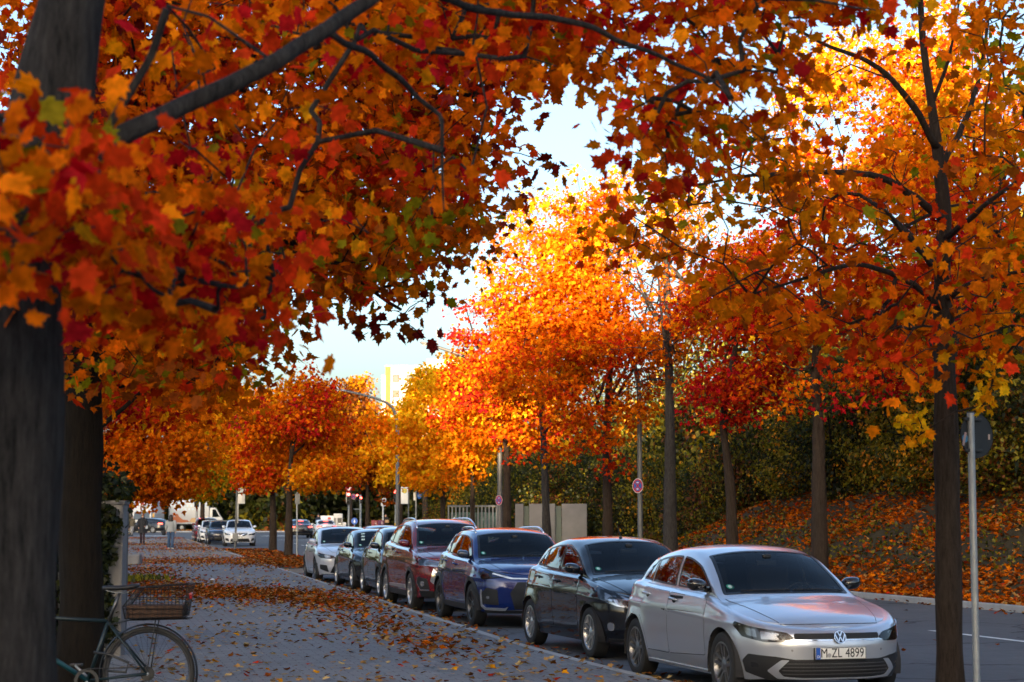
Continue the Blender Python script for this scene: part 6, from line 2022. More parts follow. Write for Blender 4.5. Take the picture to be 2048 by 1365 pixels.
    for s in (-1, 1):
        m = MB(); m.box((s * .45, 0, .35), (.08, .06, .8)); m.build('leg', GREYPAINT, r)
    tag(r, 'wide white billboard with a small red motif beyond the white saloon', 'billboard')
    b = at(676, 1050, d); b.z = 0
    r = empty('notice_board', b); m = MB(); m.box((0, 0, .95), (.80, .10, 1.7)); q = m.build('board', pmat('pale_grey', (.5, .5, .5), .5), r, bevel=.02)
    m = MB(); m.box((.15, -.055, 1.1), (.40, .008, .62)); m.build('poster', pmat('poster_dark', (.06, .06, .06), .5), q)
    m = MB(); m.prism([(.0, .86), (.30, .84), (.24, .98), (.12, .92), (.04, 1.0)], -.062, -.060); m.build('poster_picture', WHITE, q)
    m = MB(); m.box((-.26, -.055, 1.1), (.22, .008, .62)); m.build('poster', pmat('poster_grey', (.2, .2, .2), .5), q)
    tag(r, 'grey notice board with a dark picture poster right of the wide white billboard', 'notice board')
    b = at(689, 1050, d); b.z = 0
    r = empty('cabinet', b); m = MB(); m.box((0, 0, .50), (.27, .25, 1.0)); q = m.build('cabinet_body', WHITE, r, bevel=.02)
    m = MB(); m.box((0, -.128, .52), (.21, .006, .84)); m.build('door', pmat('pale_grey', (.5, .5, .5), .5), r)
    tag(r, 'slim white utility cabinet right of the grey notice board', 'cabinet')
    plum = [pmat('poster_plum', (.12, .015, .07), .5), pmat('poster_rose', (.30, .05, .06), .5)]
    d = 120; k = d / FPX
    for px, w, yw, mt, lab in ((749, 13, .25, 1, 'rose red poster stand, left of the pair'), (762, 13, -.3, 0, 'plum coloured poster stand, right of the pair')):
        b = at(px, 1060, d + (0 if mt else .6)); b.z = 0
        r = empty('poster_stand', b, yw)
        m = MB(); m.box((0, 0, .78), (w * k, .05, 1.1)); q = m.build('board', plum[mt], r, bevel=.01)
        m = MB(); m.disc((.08, -.028, 1.12), .06, 'y', 12); m.disc((.08, -.028, 1.22), .035, 'y', 12); m.build('motif', pmat('motif_pale', (.55, .4, .38), .6), q)
        m = MB(); m.box((-.02, -.028, .92), (.26, .004, .035)); m.build('caption_line', pmat('motif_pale', (.55, .4, .38), .6), q)
        m = MB(); m.prism([(-.14, .28), (.15, .28), (.13, .62), (.02, .76), (-.10, .6)], -.030, -.027); m.build('poster_picture', pmat('poster_brown', (.16, .07, .04), .6), q)
        for s in (-1, 1):
            m = MB(); m.box((s * w * k * .42, .03, .4), (.05, .04, .9)); m.build('leg', pmat('timber', (.22, .11, .06), .7), r)
        tag(r, lab, 'poster stand', 'poster stands by the crossing')
    # teal kick scooter
    b = at(757, 1060, 112); b.z = 0
    r = empty('kick_scooter', b); m = MB(); teal = pmat('teal_paint', (.05, .42, .36), .4)
    m.tube([(-.05, 0, .12), (.12, 0, 1.05)], .045, 8); m.build('stem', teal, r, smooth=True)
    m = MB(); m.tube([(.12, -.2, 1.05), (.12, .2, 1.05)], .02, 8); m.build('handlebar', BLACK_PLASTIC, r)
    m = MB(); m.box((.35, 0, .12), (.8, .15, .05)); m.build('deck', BLACK_PLASTIC, r, bevel=.01)
    for x in (-.08, .8):
        m = MB(); m.lathe([(.04, -.02), (.11, -.025), (.12, 0), (.11, .025), (.04, .02)], 16, 'y', (x, 0, .12)); m.build('wheel', RUBBER, r, smooth=True)
    tag(r, 'teal kick scooter leaning by the plum poster stand', 'kick scooter')
    # small blue arrow sign and roadworks triangle
    b = at(709, 1050, 160); b.z = 0
    r = pole_thing('traffic_sign', 'low round blue arrow sign behind the traffic light', 'traffic sign', b, (b.x, b.y, 1.4), .03)
    m = MB(); m.lathe([(.001, 0), (.28, 0), (.28, -.01), (.001, -.01)], 24, 'y', (0, -.04, 1.15)); q = m.build('sign_plate', SIGNBLUE, r, autosmooth=40)
    m = MB(); m.prism([(-.04, 1.28), (.04, 1.28), (.04, 1.12), (.11, 1.12), (0, .98), (-.11, 1.12), (-.04, 1.12)], -.054, -.051); m.build('sign_arrow', WHITE, q)
    b = at(706, 1050, 156); b.z = 0
    r = pole_thing('traffic_sign', 'small red and white warning triangle beside the low blue sign', 'traffic sign', b, (b.x, b.y, .7), .025)
    m = MB(); m.prism([(-.26, .32), (.26, .32), (0, .80)], -.05, -.035); q = m.build('sign_plate', SIGNRED, r)
    m = MB(); m.prism([(-.15, .38), (.15, .38), (0, .66)], -.054, -.052); m.build('sign_field', WHITE, q)

    walls()
    bicycle()
    trucks()
    people()
    apartments_and_shade()

def walls():
    # ---- wall end with ivy by the pavement
    d = 22
    x1 = at(245, 1100, d).x; h = at(225, 1009, d).z
    root = empty('garden_wall', (x1, d, 0))
    m = MB(); m.box((-1.6, .13, h / 2 - .05), (3.2, .26, h + .1)); m.build('wall', CONCRETE, root, bevel=.012)
    m = MB(); m.box((-1.6, .13, h + .02), (3.24, .30, .05)); m.build('coping', CONCRETE, root, bevel=.01)
    tag(root, 'grey concrete wall end beside the second trunk, overgrown with ivy', 'wall')
    root = empty('ivy', (x1, d, 0))
    C = []
    for k in range(420):
        x = -.13 - abs(rng.normal(0, .45)) if rng.random() < .9 else -.10
        z = rng.uniform(.15, 2.5)
        if z < h:
            lim = -.16 + .07 * math.sin(z * 5)
            x = min(x, lim) - .02
            y = -.06 + rng.normal(0, .03)
        else:
            x = rng.uniform(-1.0, .02); y = rng.uniform(-.15, .5)
            if z > 2.2 + .25 * math.sin(x * 7): z = h + rng.uniform(0, .4)
        C.append((x, y, z))
    crown(np.array(C), 10, .07, .085, palette(('dark', .7), ('green', .3)), 41.0, 2, root, HEDGELEAF, droop=.6, name='leaves')
    T = Tree()
    for s in range(5): T.limb([np.array((-.25 - .12 * s, -.04, 0)), np.array((-.2 - .14 * s, -.05, 1.0)), np.array((-.3 - .1 * s, .0, h + .1)), np.array((-.2 - .1 * s, .1, h + .5))], [.018, .014, .01, .006])
    T.wood(root, BARK_DARK).name = 'stems'
    tag(root, 'dark ivy climbing over the concrete wall end', 'ivy')
    b = at(250, 1160, 25.5); b.z = 0
    pole_thing('fence_post', 'dark metal post just beyond the concrete wall end', 'post', b, (b.x, b.y, 1.78), .035, GREYPOLE)
    b = ground(262, 1130)
    bm = bmesh.new(); bmesh.ops.create_cube(bm, size=1); bmesh.ops.subdivide_edges(bm, edges=bm.edges[:], cuts=3, use_grid_fill=True)
    for v in bm.verts:
        v.co = Vector((v.co.x * .52, v.co.y * .45, v.co.z * .36)) * (1.08 - .25 * max(0, v.co.length - .62)) + Vector((0, 0, .16))
    o = frombm('stone_block', bm, CONCRETE, None, smooth=True); o.location = (b.x + .05, b.y, 0)
    tag(o, 'low grey stone block on the pavement past the wall end', 'stone block')
    b = ground(424, 1161)
    m = MB(); m.add([(-.07, -.05, .005), (.08, -.04, .02), (.06, .06, .03), (-.05, .05, .012), (0, 0, .05)], [(0, 1, 4), (1, 2, 4), (2, 3, 4), (3, 0, 4)])
    o = m.build('paper_scrap', WHITE); o.location = b; tag(o, 'crumpled white paper scrap lying on the pavement', 'litter')
    # raised planting bed round the second maple
    V = []; F = []
    n, q = 30, 6
    for j in range(q + 1):
        for i in range(n):
            a = 2 * PI * i / n; r = 1 - j / q
            V.append((-3.55 + 1.35 * r * math.cos(a), 15.2 + 2.0 * r * math.sin(a), .075 * (1 - r ** 4) + .002))
    for j in range(q):
        for i in range(n): F.append((j * n + i, j * n + (i + 1) % n, (j + 1) * n + (i + 1) % n, (j + 1) * n + i))
    o = mesh('planting_bed', V, F, SOIL, smooth=True); o['kind'] = 'structure'
    # grass tufts in the bed and at the wall foot
    n = 900
    P = np.stack([rng.uniform(-3.3, -2.25, n), 14.1 + rng.random(n) * 1.6, np.full(n, .05)], 1)
    P2 = np.stack([rng.normal(at(268, 1145, 47).x, .35, 250), rng.normal(47, .8, 250), np.full(250, .03)], 1)
    P = np.concatenate([P, P2])
    up = rng.normal(0, 1, P.shape); up[:, 2] *= .25
    yaw = rng.normal(0, .35, P.shape); yaw[:, 2] += 1
    c, w = palette(('green', .5), ('olive', .5))
    o = leaves('grass', P + np.array((0, 0, .04)), up, rng.uniform(.08, .2, len(P)), c[rng.choice(2, len(P), p=w)] * 1.2, 0, HEDGELEAF, None, yaw); o['kind'] = 'stuff'
    # ---- far side: concrete wall and glass stair enclosure
    d = 80; k = d / FPX
    x0 = at(1030, 1050, d).x; h = at(1050, 1008, d).z
    root = empty('retaining_wall', (x0, d, 0))
    W = 143 * k
    gaps = [(17 * k, 11 * k), (80 * k, 13 * k)]
    xs = 0
    for g, gw in gaps + [(W, 0)]:
        m = MB(); m.box(((xs + g) / 2, 0, h / 2), (g - xs - .01, .3, h)); m.build('wall_panel', PALECON, root, bevel=.01)
        if gw:
            m = MB(); m.box((g + gw / 2, .12, h / 2 - .05), (gw - .02, .05, h - .1)); m.build('recessed_gate', pmat('gate_green_grey', (.12, .16, .15), .4, .3), root)
        xs = g + gw
    tag(root, 'pale concrete wall with recessed gates at the foot of the leafy bank', 'wall')
    d = 91; k = d / FPX
    x0 = at(897, 1050, d).x; h = at(950, 1011, d).z; W = 103 * k
    root = empty('glass_enclosure', (x0, d, 0))
    GL = glassmat('greenish_glass', (.45, .60, .55), 1.6)
    for i in range(15):
        m = MB(); m.box((W * i / 14, 0, h / 2), (.07, .07, h)); m.build('post', GREYPAINT, root)
    m = MB(); m.box((W / 2, -.05, h - .04), (W + .1, .05, .08)); m.build('top_rail', GREYPAINT, root)
    for i in range(14):
        m = MB(); m.box((W * (i + .5) / 14, .02, h / 2), (W / 14 - .09, .012, h - .2)); m.build('pane', GL, root)
    m = MB(); m.box((W * .5, 3.0, h * .42), (W, .1, h * .84)); m.build('back_wall', pmat('back_wall_pale', (.35, .40, .38), .7, noise=.4, nscale=3), root)
    m = MB(); m.prism([(.05, h * .62), (.30, h * .74), (.30, h * .50)], -.030, -.022); m.build('arrow_sign', WHITE, root)
    tag(root, 'glass stair enclosure with grey metal posts behind the thin maple', 'enclosure')

def bicycle():
    d = 14.3
    hub = at(297, 1347, d); zg = .07
    root = empty('bicycle', (hub.x, hub.y, zg))
    R = hub.z - zg
    R = .355
    O = Vector((hub.x, hub.y, hub.z))
    k = d / FPX
    def p(px, py, y=0): 
        q = at(px, py, d) - Vector((hub.x, hub.y, zg)); q.y = y; return q
    FRAME = pmat('frame_dark_teal', (.004, .016, .021), .45, .1)
    H = p(297, 1347); H0 = H.copy()
    bb = p(176, 1362); st = p(217, 1243); head0 = p(25, 1232); head1 = p(18, 1262); fork = H + Vector((-1.06, 0, 0))
    m = MB()
    m.tube([bb, st], .016, 10); m.tube([st, head0], .015, 10)
    for s in (-1, 1):
        m.tube([st + Vector((0, s * .01, -.01)), H + Vector((0, s * .065, 0))], .009, 8); m.tube([bb, H + Vector((0, s * .065, 0))], .010, 8)
    m.tube([head0 + Vector((0.01, 0, .04)), head1 + Vector((0, 0, -.02))], .019, 10)
    fr = m.build('frame', FRAME, root, smooth=True)
    m = MB(); m.tube([bb, head1], .019, 10); m.build('down_tube', pmat('frame_bright_teal', (.008, .06, .075), .4, .2), fr, smooth=True)
    m = MB()
    for s in (-1, 1): m.tube([head1 + Vector((0, s * .04, -.03)), fork + Vector((0, s * .05, 0))], .011, 8)
    m.build('fork', FRAME, root, smooth=True)
    def wheel(c, cog):
        w = empty('wheel', c, 0, root)
        m = MB()
        a = np.linspace(0, 2 * PI, 49)[:-1]
        m.tube([Vector((math.cos(t) * (R - .018), 0, math.sin(t) * (R - .018))) for t in np.linspace(0, 2 * PI, 65)], .018, 8, cap=False); m.build('tyre', RUBBER, w, smooth=True)
        m = MB(); m.lathe([(R - .032, -.012), (R - .046, -.011), (R - .050, 0), (R - .046, .011), (R - .032, .012)], 64, 'y'); m.build('rim', DARKALLOY, w, smooth=True)
        m = MB()
        for i in range(32):
            t = 2 * PI * i / 32; s = 1 if i % 2 else -1
            t2 = t + .35 * (1 if i % 4 < 2 else -1)
            m.tube([(math.cos(t) * .022, s * .03, math.sin(t) * .022), (math.cos(t2) * (R - .045), 0, math.sin(t2) * (R - .045))], .0013, 4, cap=False)
        m.build('spokes', DARKMETAL, w)
        m = MB(); m.lathe([(.001, -.07), (.012, -.07), (.02, -.035), (.014, 0), (.02, .035), (.012, .07), (.001, .07)], 14, 'y'); m.build('hub', GALV, w, smooth=True)
        if cog:
            m = MB()
            for j, rr in enumerate((.055, .047, .04, .033)): m.lathe([(.01, -.042 - j * .005), (rr, -.042 - j * .005), (rr, -.044 - j * .005), (.01, -.044 - j * .005)], 22, 'y')
            m.build('sprocket', DARKMETAL, w)
    wheel(H, True); wheel(fork, False)
    # mudguard over the rear wheel
    m = MB()
    a = [math.radians(t) for t in np.linspace(-20, 185, 30)]
    V = []
    for t in a:
        for y, dr in ((-.026, .010), (-.014, .022), (.014, .022), (.026, .010)): V.append((H.x + math.cos(t) * (R + dr), y, H.z + math.sin(t) * (R + dr)))
    m.add(V, [(4 * i + j, 4 * i + j + 1, 4 * i + 5 + j, 4 * i + 4 + j) for i in range(len(a) - 1) for j in range(3)])
    m.build('mudguard', pmat('mudguard_black', (.010, .010, .012), .4), root, smooth=True)
    # seat post, saddle
    sp = p(240, 1186)
    m = MB(); m.tube([st, sp], .013, 10); m.build('seat_post', DARKALLOY, root, smooth=True)
    m = MB()
    prof = [(-.155, .016, .000), (-.12, .024, .006), (-.04, .045, .006), (.05, .075, .012), (.10, .080, .022), (.125, .055, .022)]
    V = []; ns = 12
    for x, w, z in prof:
        for i in range(ns):
            t = 2 * PI * i / ns; V.append((sp.x + x + .02, w * math.cos(t), sp.z + .03 + z + .020 * math.sin(t)))
    m.add(V, [(i * ns + j, i * ns + (j + 1) % ns, (i + 1) * ns + (j + 1) % ns, (i + 1) * ns + j) for i in range(len(prof) - 1) for j in range(ns)] + [tuple(range(ns)), tuple(range((len(prof) - 1) * ns, len(prof) * ns))])
    sa = m.build('saddle', pmat('saddle_leather', (.012, .012, .014), .45), root, smooth=True)
    m = MB()
    for s in (-1, 1): m.tube([(sp.x - .11, s * .012, sp.z + .02), (sp.x - .03, s * .022, sp.z + .0), (sp.x + .05, s * .022, sp.z + .0), (sp.x + .11, s * .03, sp.z + .03)], .0035, 6)
    m.build('saddle_rail', GALV, sa)
    # crank, chain
    m = MB(); m.lathe([(.07, -.05), (.095, -.05), (.095, -.054), (.07, -.054), (.07, -.05)], 28, 'y', bb); m.build('chainring', DARKMETAL, root)
    m = MB(); m.tube([bb + Vector((0, -.06, .095)), H + Vector((0, -.06, .05))], .005, 6); m.tube([bb + Vector((0, -.06, -.095)), H + Vector((0, -.06, -.05))], .005, 6); m.build('chain', DARKMETAL, root)
    m = MB(); m.tube([bb + Vector((0, -.07, 0)), bb + Vector((.12, -.08, -.11))], [.012, .009], 8); m.tube([bb + Vector((0, .07, 0)), bb + Vector((-.12, .08, .11))], [.012, .009], 8); cr = m.build('crank', GALV, root, smooth=True)
    for s in (-1, 1):
        m = MB(); m.box(bb + Vector((-.12 * s, .12 * s, .11 * s)), (.09, .07, .02)); m.build('pedal', BLACK_PLASTIC, root, bevel=.004)
    m = MB(); m.tube([head0, head0 + Vector((.02, 0, .12)), head0 + Vector((-.03, 0, .15))], .014, 8); m.tube([head0 + Vector((.10, -.29, .16)), head0 + Vector((-.02, -.2, .17)), head0 + Vector((-.03, 0, .15)), head0 + Vector((-.02, .2, .17)), head0 + Vector((.10, .29, .16))], .012, 8); m.build('handlebar', DARKMETAL, root, smooth=True)
    # rack and lock
    m = MB()
    for s in (-1, 1):
        m.tube([H + Vector((0, s * .07, .01)), H + Vector((.06, s * .07, R + .05))], .005, 6); m.tube([st + Vector((.0, s * .02, -.03)), H + Vector((-.14, s * .07, R + .05)), H + Vector((.30, s * .07, R + .06))], .005, 6)
    for x in (-.1, 0, .1, .2, .3): m.tube([H + Vector((x, -.07, R + .056)), H + Vector((x, .07, R + .056))], .004, 6)
    m.build('rack', BLACK_PLASTIC, root)
    m = MB(); m.tube([bb + Vector((.05, -.05, .22)), bb + Vector((.18, -.06, .20)), bb + Vector((.32, -.06, .14)), bb + Vector((.30, -.06, .07)), bb + Vector((.16, -.06, .08))], .010, 8); m.build('cable_lock', BLACK_PLASTIC, root, smooth=True)
    m = MB(); m.box(p(379, 1192) + Vector((.012, 0, 0)), (.025, .06, .05)); m.build('rear_light', REDLAMP, root, bevel=.008)
    # wire basket on the rack: base, rims and mesh bars
    b0, b1 = p(257, 1236), p(372, 1232); t0, t1 = p(283, 1175), p(383, 1168); mid = p(254, 1212)
    w0, w1 = .13, .16
    side = [b0, b1, t1, t0, mid]
    m = MB()
    for s in (-1, 1):
        q = [Vector((v.x, s * (w0 if i < 2 else w1), v.z)) for i, v in enumerate(side)]
        m.tube(q + [q[0]], .005, 6)
        for j in range(1, 16):
            u = j / 16; x = b0.x + (b1.x - b0.x) * u
            zt = np.interp(x, [mid.x, t0.x, t1.x], [mid.z, t0.z, t1.z]); m.tube([(x, s * w0, b0.z), (x, s * w1, float(zt))], .0018, 4)
        for j in range(1, 7):
            z = b0.z + (t1.z - b0.z) * j / 7; xl = np.interp(z, [b0.z, mid.z, t0.z], [b0.x, mid.x, t0.x]); m.tube([(float(xl), s * (w0 + (w1 - w0) * j / 7), z), (b1.x + (t1.x - b1.x) * j / 7, s * (w0 + (w1 - w0) * j / 7), z)], .0018 if j % 2 else .003, 4)
    for v, w in ((b0, w0), (b1, w0), (t1, w1), (t0, w1), (mid, w1)): m.tube([(v.x, -w, v.z), (v.x, w, v.z)], .005, 6)
    for j in range(1, 9):
        y = -w1 + 2 * w1 * j / 9; m.tube([(b1.x, y * .85, b1.z), (t1.x, y, t1.z)], .0018, 4); m.tube([(b0.x, y * .85, b0.z), (mid.x, y, mid.z), (t0.x, y, t0.z)], .0018, 4)
    bk = m.build('basket', pmat('basket_black', (.010, .008, .007), .5, .3), root)
    m = MB(); m.box(((b0.x + b1.x) / 2, 0, b0.z + .05), (abs(b1.x - b0.x) * .97, w0 * 1.9, .10)); m.build('basket_liner', pmat('basket_brown', (.055, .025, .012), .8, noise=.5, nscale=30), bk, bevel=.01)
    tag(root, 'dark bicycle with a rear wire basket leaning behind the blurred trunk', 'bicycle')

def trucks():
    d = 196; k = d / FPX
    WT = pmat('truck_white', (.46, .47, .48), .4)
    b = at(285, 1060, d)
    r = empty('truck', (b.x, d, ROADZ))
    m = MB(); m.box((0, 3.6, 2.0), (2.2, 5.2, 2.6)); m.build('cargo_box', WT, r, bevel=.05)
    m = MB(); m.prism([(-.1, .5), (-.15, 1.25), (.28, 2.15), (.45, 3.2), (1.5, 3.3), (1.5, .5)], -1.0, 1.0, 0, 'x')
    m.V = [(x, y - 1.0 + .4, z) for x, y, z in m.V]; m.build('cab', WT, r, bevel=.05)
    m = MB(); m.add([(-.86, -.78, 1.30), (.86, -.78, 1.30), (.80, -.36, 2.12), (-.80, -.36, 2.12)], [(0, 1, 2, 3)]); m.build('windscreen', SIDEGLASS, r)
    m = MB(); m.box((0, -.28, 3.0), (.72, .10, .42)); q = m.build('roof_sign', WHITE, r, bevel=.02)
    m = MB(); m.disc((0, -.335, 2.98), .20, 'y', 14, ry=.11); m.build('sign_motif', SIGNRED, q)
    m = MB(); m.box((0, -.74, .72), (1.5, .06, .30)); m.build('grille', INTAKE, r)
    for s in (-1, 1):
        m = MB(); m.box((s * .82, -.74, .85), (.30, .06, .20)); m.build('headlight', REFLECT, r, bevel=.02)
        m = MB(); m.box((s * 1.22, -.45, 1.75), (.18, .12, .42)); m.build('mirror', pmat('mirror_amber', (.45, .25, .03), .4) if s > 0 else BLACK_PLASTIC, r, bevel=.03)
        for y in (.1, 4.9):
            w = MB(); w.lathe([(.001, -.12), (.22, -.12), (.24, -.08), (.38, -.12), (.40, -.06), (.40, .12), (.001, .12)], 24, 'y'); o = w.build('wheel', RUBBER, r, autosmooth=35); o.location = (s * .93, y, .40); o.rotation_euler = (0, 0, s * PI / 2)
    tag(r, 'white box truck facing the camera behind the anthracite hatchback', 'truck', 'white trucks beyond the crossing')
    # second truck, side on
    d = 205; k = d / FPX
    b = at(378, 1060, d)
    r = empty('truck', (b.x, d, ROADZ), .12)
    L = 78 * k
    m = MB(); m.box((0, 1.1, 2.15), (L, 2.2, 2.7)); cb = m.build('cargo_box', WT, r, bevel=.04)
    m = MB(); m.box((-L / 2 - .06, 1.1, 1.9), (.08, 2.3, 3.0)); m.build('tail_lift', GREYPAINT, r, bevel=.02)
    LB = pmat('pale_blue_print', (.42, .56, .68), .4)
    for i in range(9):
        for j in range(3):
            x = -L / 2 + .55 + i * .40 + (j % 2) * .2; z = 2.45 + j * .34
            if x > L / 2 - .3: continue
            m = MB() if (i, j) == (0, 0) else m
            m.prism([(x - .13, z), (x, z + .13), (x + .13, z), (x, z - .13)], -.006, -.002)
    m.build('blue_pattern', LB, cb)
    m = MB()
    m.prism([(-L * .44, 1.05), (-L * .40, 1.75), (-L * .36, 1.55), (-L * .33, 1.95), (-L * .29, 1.9), (-L * .25, 1.6), (-L * .16, 1.30), (-L * .04, 1.22), (L * .02, 1.05), (-L * .2, .95)], -.010, -.003)
    m.build('orange_print', pmat('print_orange', (.45, .12, .04), .5), cb)
    m = MB(); m.prism([(0, 1.1), (L * .06, 1.45), (L * .25, 1.5), (L * .44, 1.35), (L * .46, 1.0), (.2, .98)], -.009, -.002); m.build('tan_print', pmat('print_tan', (.48, .30, .14), .5), cb)
    m = MB(); m.prism([(L * .30, 1.55), (L * .44, 1.6), (L * .44, 1.0), (L * .30, 1.0)], -.013, -.0105); m.build('yellow_print', SIGNYEL, cb)
    m = MB(); m.box((0, 1.1, .72), (L * .96, .9, .14)); m.build('chassis', DARKMETAL, r)
    for x in (-L * .18, L * .22):
        w = MB(); w.lathe([(.001, -.14), (.20, -.14), (.24, -.06), (.38, -.14), (.42, -.06), (.42, .14), (.001, .14)], 24, 'y'); o = w.build('wheel', RUBBER, r, autosmooth=35); o.location = (x, .12, .42)
        m = MB(); m.lathe([(.001, -.16), (.20, -.15), (.22, -.12)], 16, 'y', (x, .12, .42)); m.build('wheel_cover', GALV, r)
    m = MB(); m.prism([(L / 2 + .05, .5), (L / 2 + .05, 2.6), (L / 2 + .7, 2.6), (L / 2 + 1.3, 1.6), (L / 2 + 1.5, 1.4), (L / 2 + 1.5, .5)], .1, 2.1); m.build('cab', WT, r, bevel=.05)
    m = MB(); m.prism([(L / 2 + .35, 1.55), (L / 2 + .35, 2.4), (L / 2 + .7, 2.4), (L / 2 + 1.15, 1.6)], .092, .098); m.build('side_window', SIDEGLASS, r)
    tag(r, 'white box truck seen side on with an orange picture on its flank', 'truck', 'white trucks beyond the crossing')

# ------------------------------------------------------------------ people
SKIN = pmat('skin', (.48, .27, .19), .55)
def person(label, loc, yaw, H, pose, wear, group=None):
    """figure facing -y before yaw. pose: leg swing, arm swing; wear: colours"""
    root = empty('person', loc, yaw)
    s = H / 1.72
    lw = pose.get('stride', .18); arm = pose.get('arms', ((.0, .1), (.0, -.1)))
    J = {'pelvis': (0, 0, .94), 'waist': (0, 0, 1.08), 'chest': (0, -.01, 1.28), 'neck0': (0, .0, 1.44), 'neck1': (0, -.015, 1.51), 'head0': (0, -.02, 1.58), 'head1': (0, -.015, 1.66), 'crown': (0, 0, 1.72)}
    R = {'pelvis': (.15, .11), 'waist': (.125, .095), 'chest': (.155, .11), 'neck0': (.075, .06), 'neck1': (.052, .055), 'head0': (.062, .08), 'head1': (.075, .092), 'crown': (.05, .06)}
    E = [('pelvis', 'waist'), ('waist', 'chest'), ('chest', 'neck0'), ('neck0', 'neck1'), ('neck1', 'head0'), ('head0', 'head1'), ('head1', 'crown')]
    for i, sg in enumerate((-1, 1)):
        f = -lw * sg
        J[f'hip{i}'] = (sg * .09, 0, .90); R[f'hip{i}'] = (.088, .095)
        J[f'knee{i}'] = (sg * .095, f * .55 - .03, .50); R[f'knee{i}'] = (.056, .060)
        J[f'ankle{i}'] = (sg * .10, f + .02, .09); R[f'ankle{i}'] = (.036, .042)
        J[f'heel{i}'] = (sg * .10, f + .03, .045); R[f'heel{i}'] = (.036, .04)
        J[f'toe{i}'] = (sg * .115, f - .14, .035); R[f'toe{i}'] = (.036, .028)
        E += [('pelvis', f'hip{i}'), (f'hip{i}', f'knee{i}'), (f'knee{i}', f'ankle{i}'), (f'ankle{i}', f'heel{i}'), (f'heel{i}', f'toe{i}')]
        a = arm[i]
        J[f'sh{i}'] = (sg * .185, 0, 1.40); R[f'sh{i}'] = (.060, .060)
        J[f'el{i}'] = (sg * .235, a[1] * .4 + .03, 1.13); R[f'el{i}'] = (.042, .042)
        w = (sg * (.24 - a[0] * .12), a[1] - a[0] * .22, .89 + a[0] * .26)
        J[f'wr{i}'] = w; R[f'wr{i}'] = (.028, .026)
        dv = Vector(w) - Vector(J[f'el{i}']); dv.normalize()
        pm = Vector(w) + dv * .07
        J[f'palm{i}'] = tuple(pm); R[f'palm{i}'] = (.018, .034)
        E += [('chest', f'sh{i}'), (f'sh{i}', f'el{i}'), (f'el{i}', f'wr{i}'), (f'wr{i}', f'palm{i}')]
        for q in range(4):
            off = Vector((0, (q - 1.5) * .020, 0)); ln = (.055, .068, .064, .05)[q]
            J[f'k{i}{q}'] = tuple(pm + off + dv * .03); R[f'k{i}{q}'] = (.009, .009)
            J[f'f{i}{q}'] = tuple(pm + off * 1.15 + dv * ln + Vector((-sg * .018, 0, 0))); R[f'f{i}{q}'] = (.0075, .0075)
            E += [(f'palm{i}', f'k{i}{q}'), (f'k{i}{q}', f'f{i}{q}')]
        J[f't{i}'] = tuple(Vector(w) + dv * .055 + Vector((-sg * .01, -.045, 0))); R[f't{i}'] = (.010, .010)
        E.append((f'wr{i}', f't{i}'))
    J['nose'] = (0, -.108, 1.625); R['nose'] = (.012, .014); E.append(('head1', 'nose'))
    names = list(J); ix = {n: i for i, n in enumerate(names)}
    me = bpy.data.meshes.new('body')
    me.from_pydata([tuple(c * s for c in J[n]) for n in names], [(ix[a], ix[b]) for a, b in E], [])
    o = bpy.data.objects.new('body', me); col.objects.link(o)
    o.modifiers.new('skin', 'SKIN'); sub = o.modifiers.new('sub', 'SUBSURF'); sub.levels = 1; sub.render_levels = 1
    sv = me.skin_vertices[0].data
    for n in names:
        sv[ix[n]].radius = (R[n][0] * s, R[n][1] * s); sv[ix[n]].use_root = n == 'pelvis'
    dg = bpy.context.evaluated_depsgraph_get()
    m2 = bpy.data.meshes.new_from_object(o.evaluated_get(dg))
    bpy.data.objects.remove(o)
    m2.materials.clear(); m2.polygons.foreach_set('use_smooth', [True] * len(m2.polygons)); m2.update()
    body = link('body', m2, root, SKIN)
    def loft(name, rings, mat, n=18, closed=False):
        m = MB(); V = []
        for c, rx, ry in rings:
            for i in range(n):
                t = 2 * PI * i / n; V.append(((c[0] + rx * math.cos(t)) * s, (c[1] + ry * math.sin(t)) * s, c[2] * s))
        F = [(i * n + k, i * n + (k + 1) % n, (i + 1) * n + (k + 1) % n, (i + 1) * n + k) for i in range(len(rings) - 1) for k in range(n)]
        F.append(tuple(range((len(rings) - 1) * n, len(rings) * n)))
        if closed: F.append(tuple(range(n))[::-1])
        m.add(V, F); return m
    # trousers
    for i in range(2):
        h, kn, an = J[f'hip{i}'], J[f'knee{i}'], J[f'ankle{i}']
        fl = wear.get('flare', 1.0)
        m = MB(); m.tube([Vector(q) * s for q in ((h[0], h[1], h[2] + .06), h, kn, (an[0], an[1], an[2] - .01))], [.115 * s, .105 * s, .068 * s, .056 * fl * s], 14); m.build('trouser_leg', wear['legs'], root, smooth=True)
        m = MB(); he, to = J[f'heel{i}'], J[f'toe{i}']
        m.tube([Vector((he[0], he[1] + .03, .05)) * s, Vector((he[0], he[1], .055)) * s, Vector((to[0], to[1] + .06, .05)) * s, Vector((to[0], to[1] - .02, .036)) * s], [.035 * s, .050 * s, .048 * s, .032 * s], 12)
        if wear.get('boots'): m.tube([Vector((an[0], an[1], .05)) * s, Vector((an[0], an[1], .30)) * s], [.05 * s, .058 * s], 12)
        m.build('shoe', wear['shoes'], root, smooth=True)
    # coat or jumper
    lo = wear.get('hem', .86)
    bulk = wear.get('bulk', 1.0)
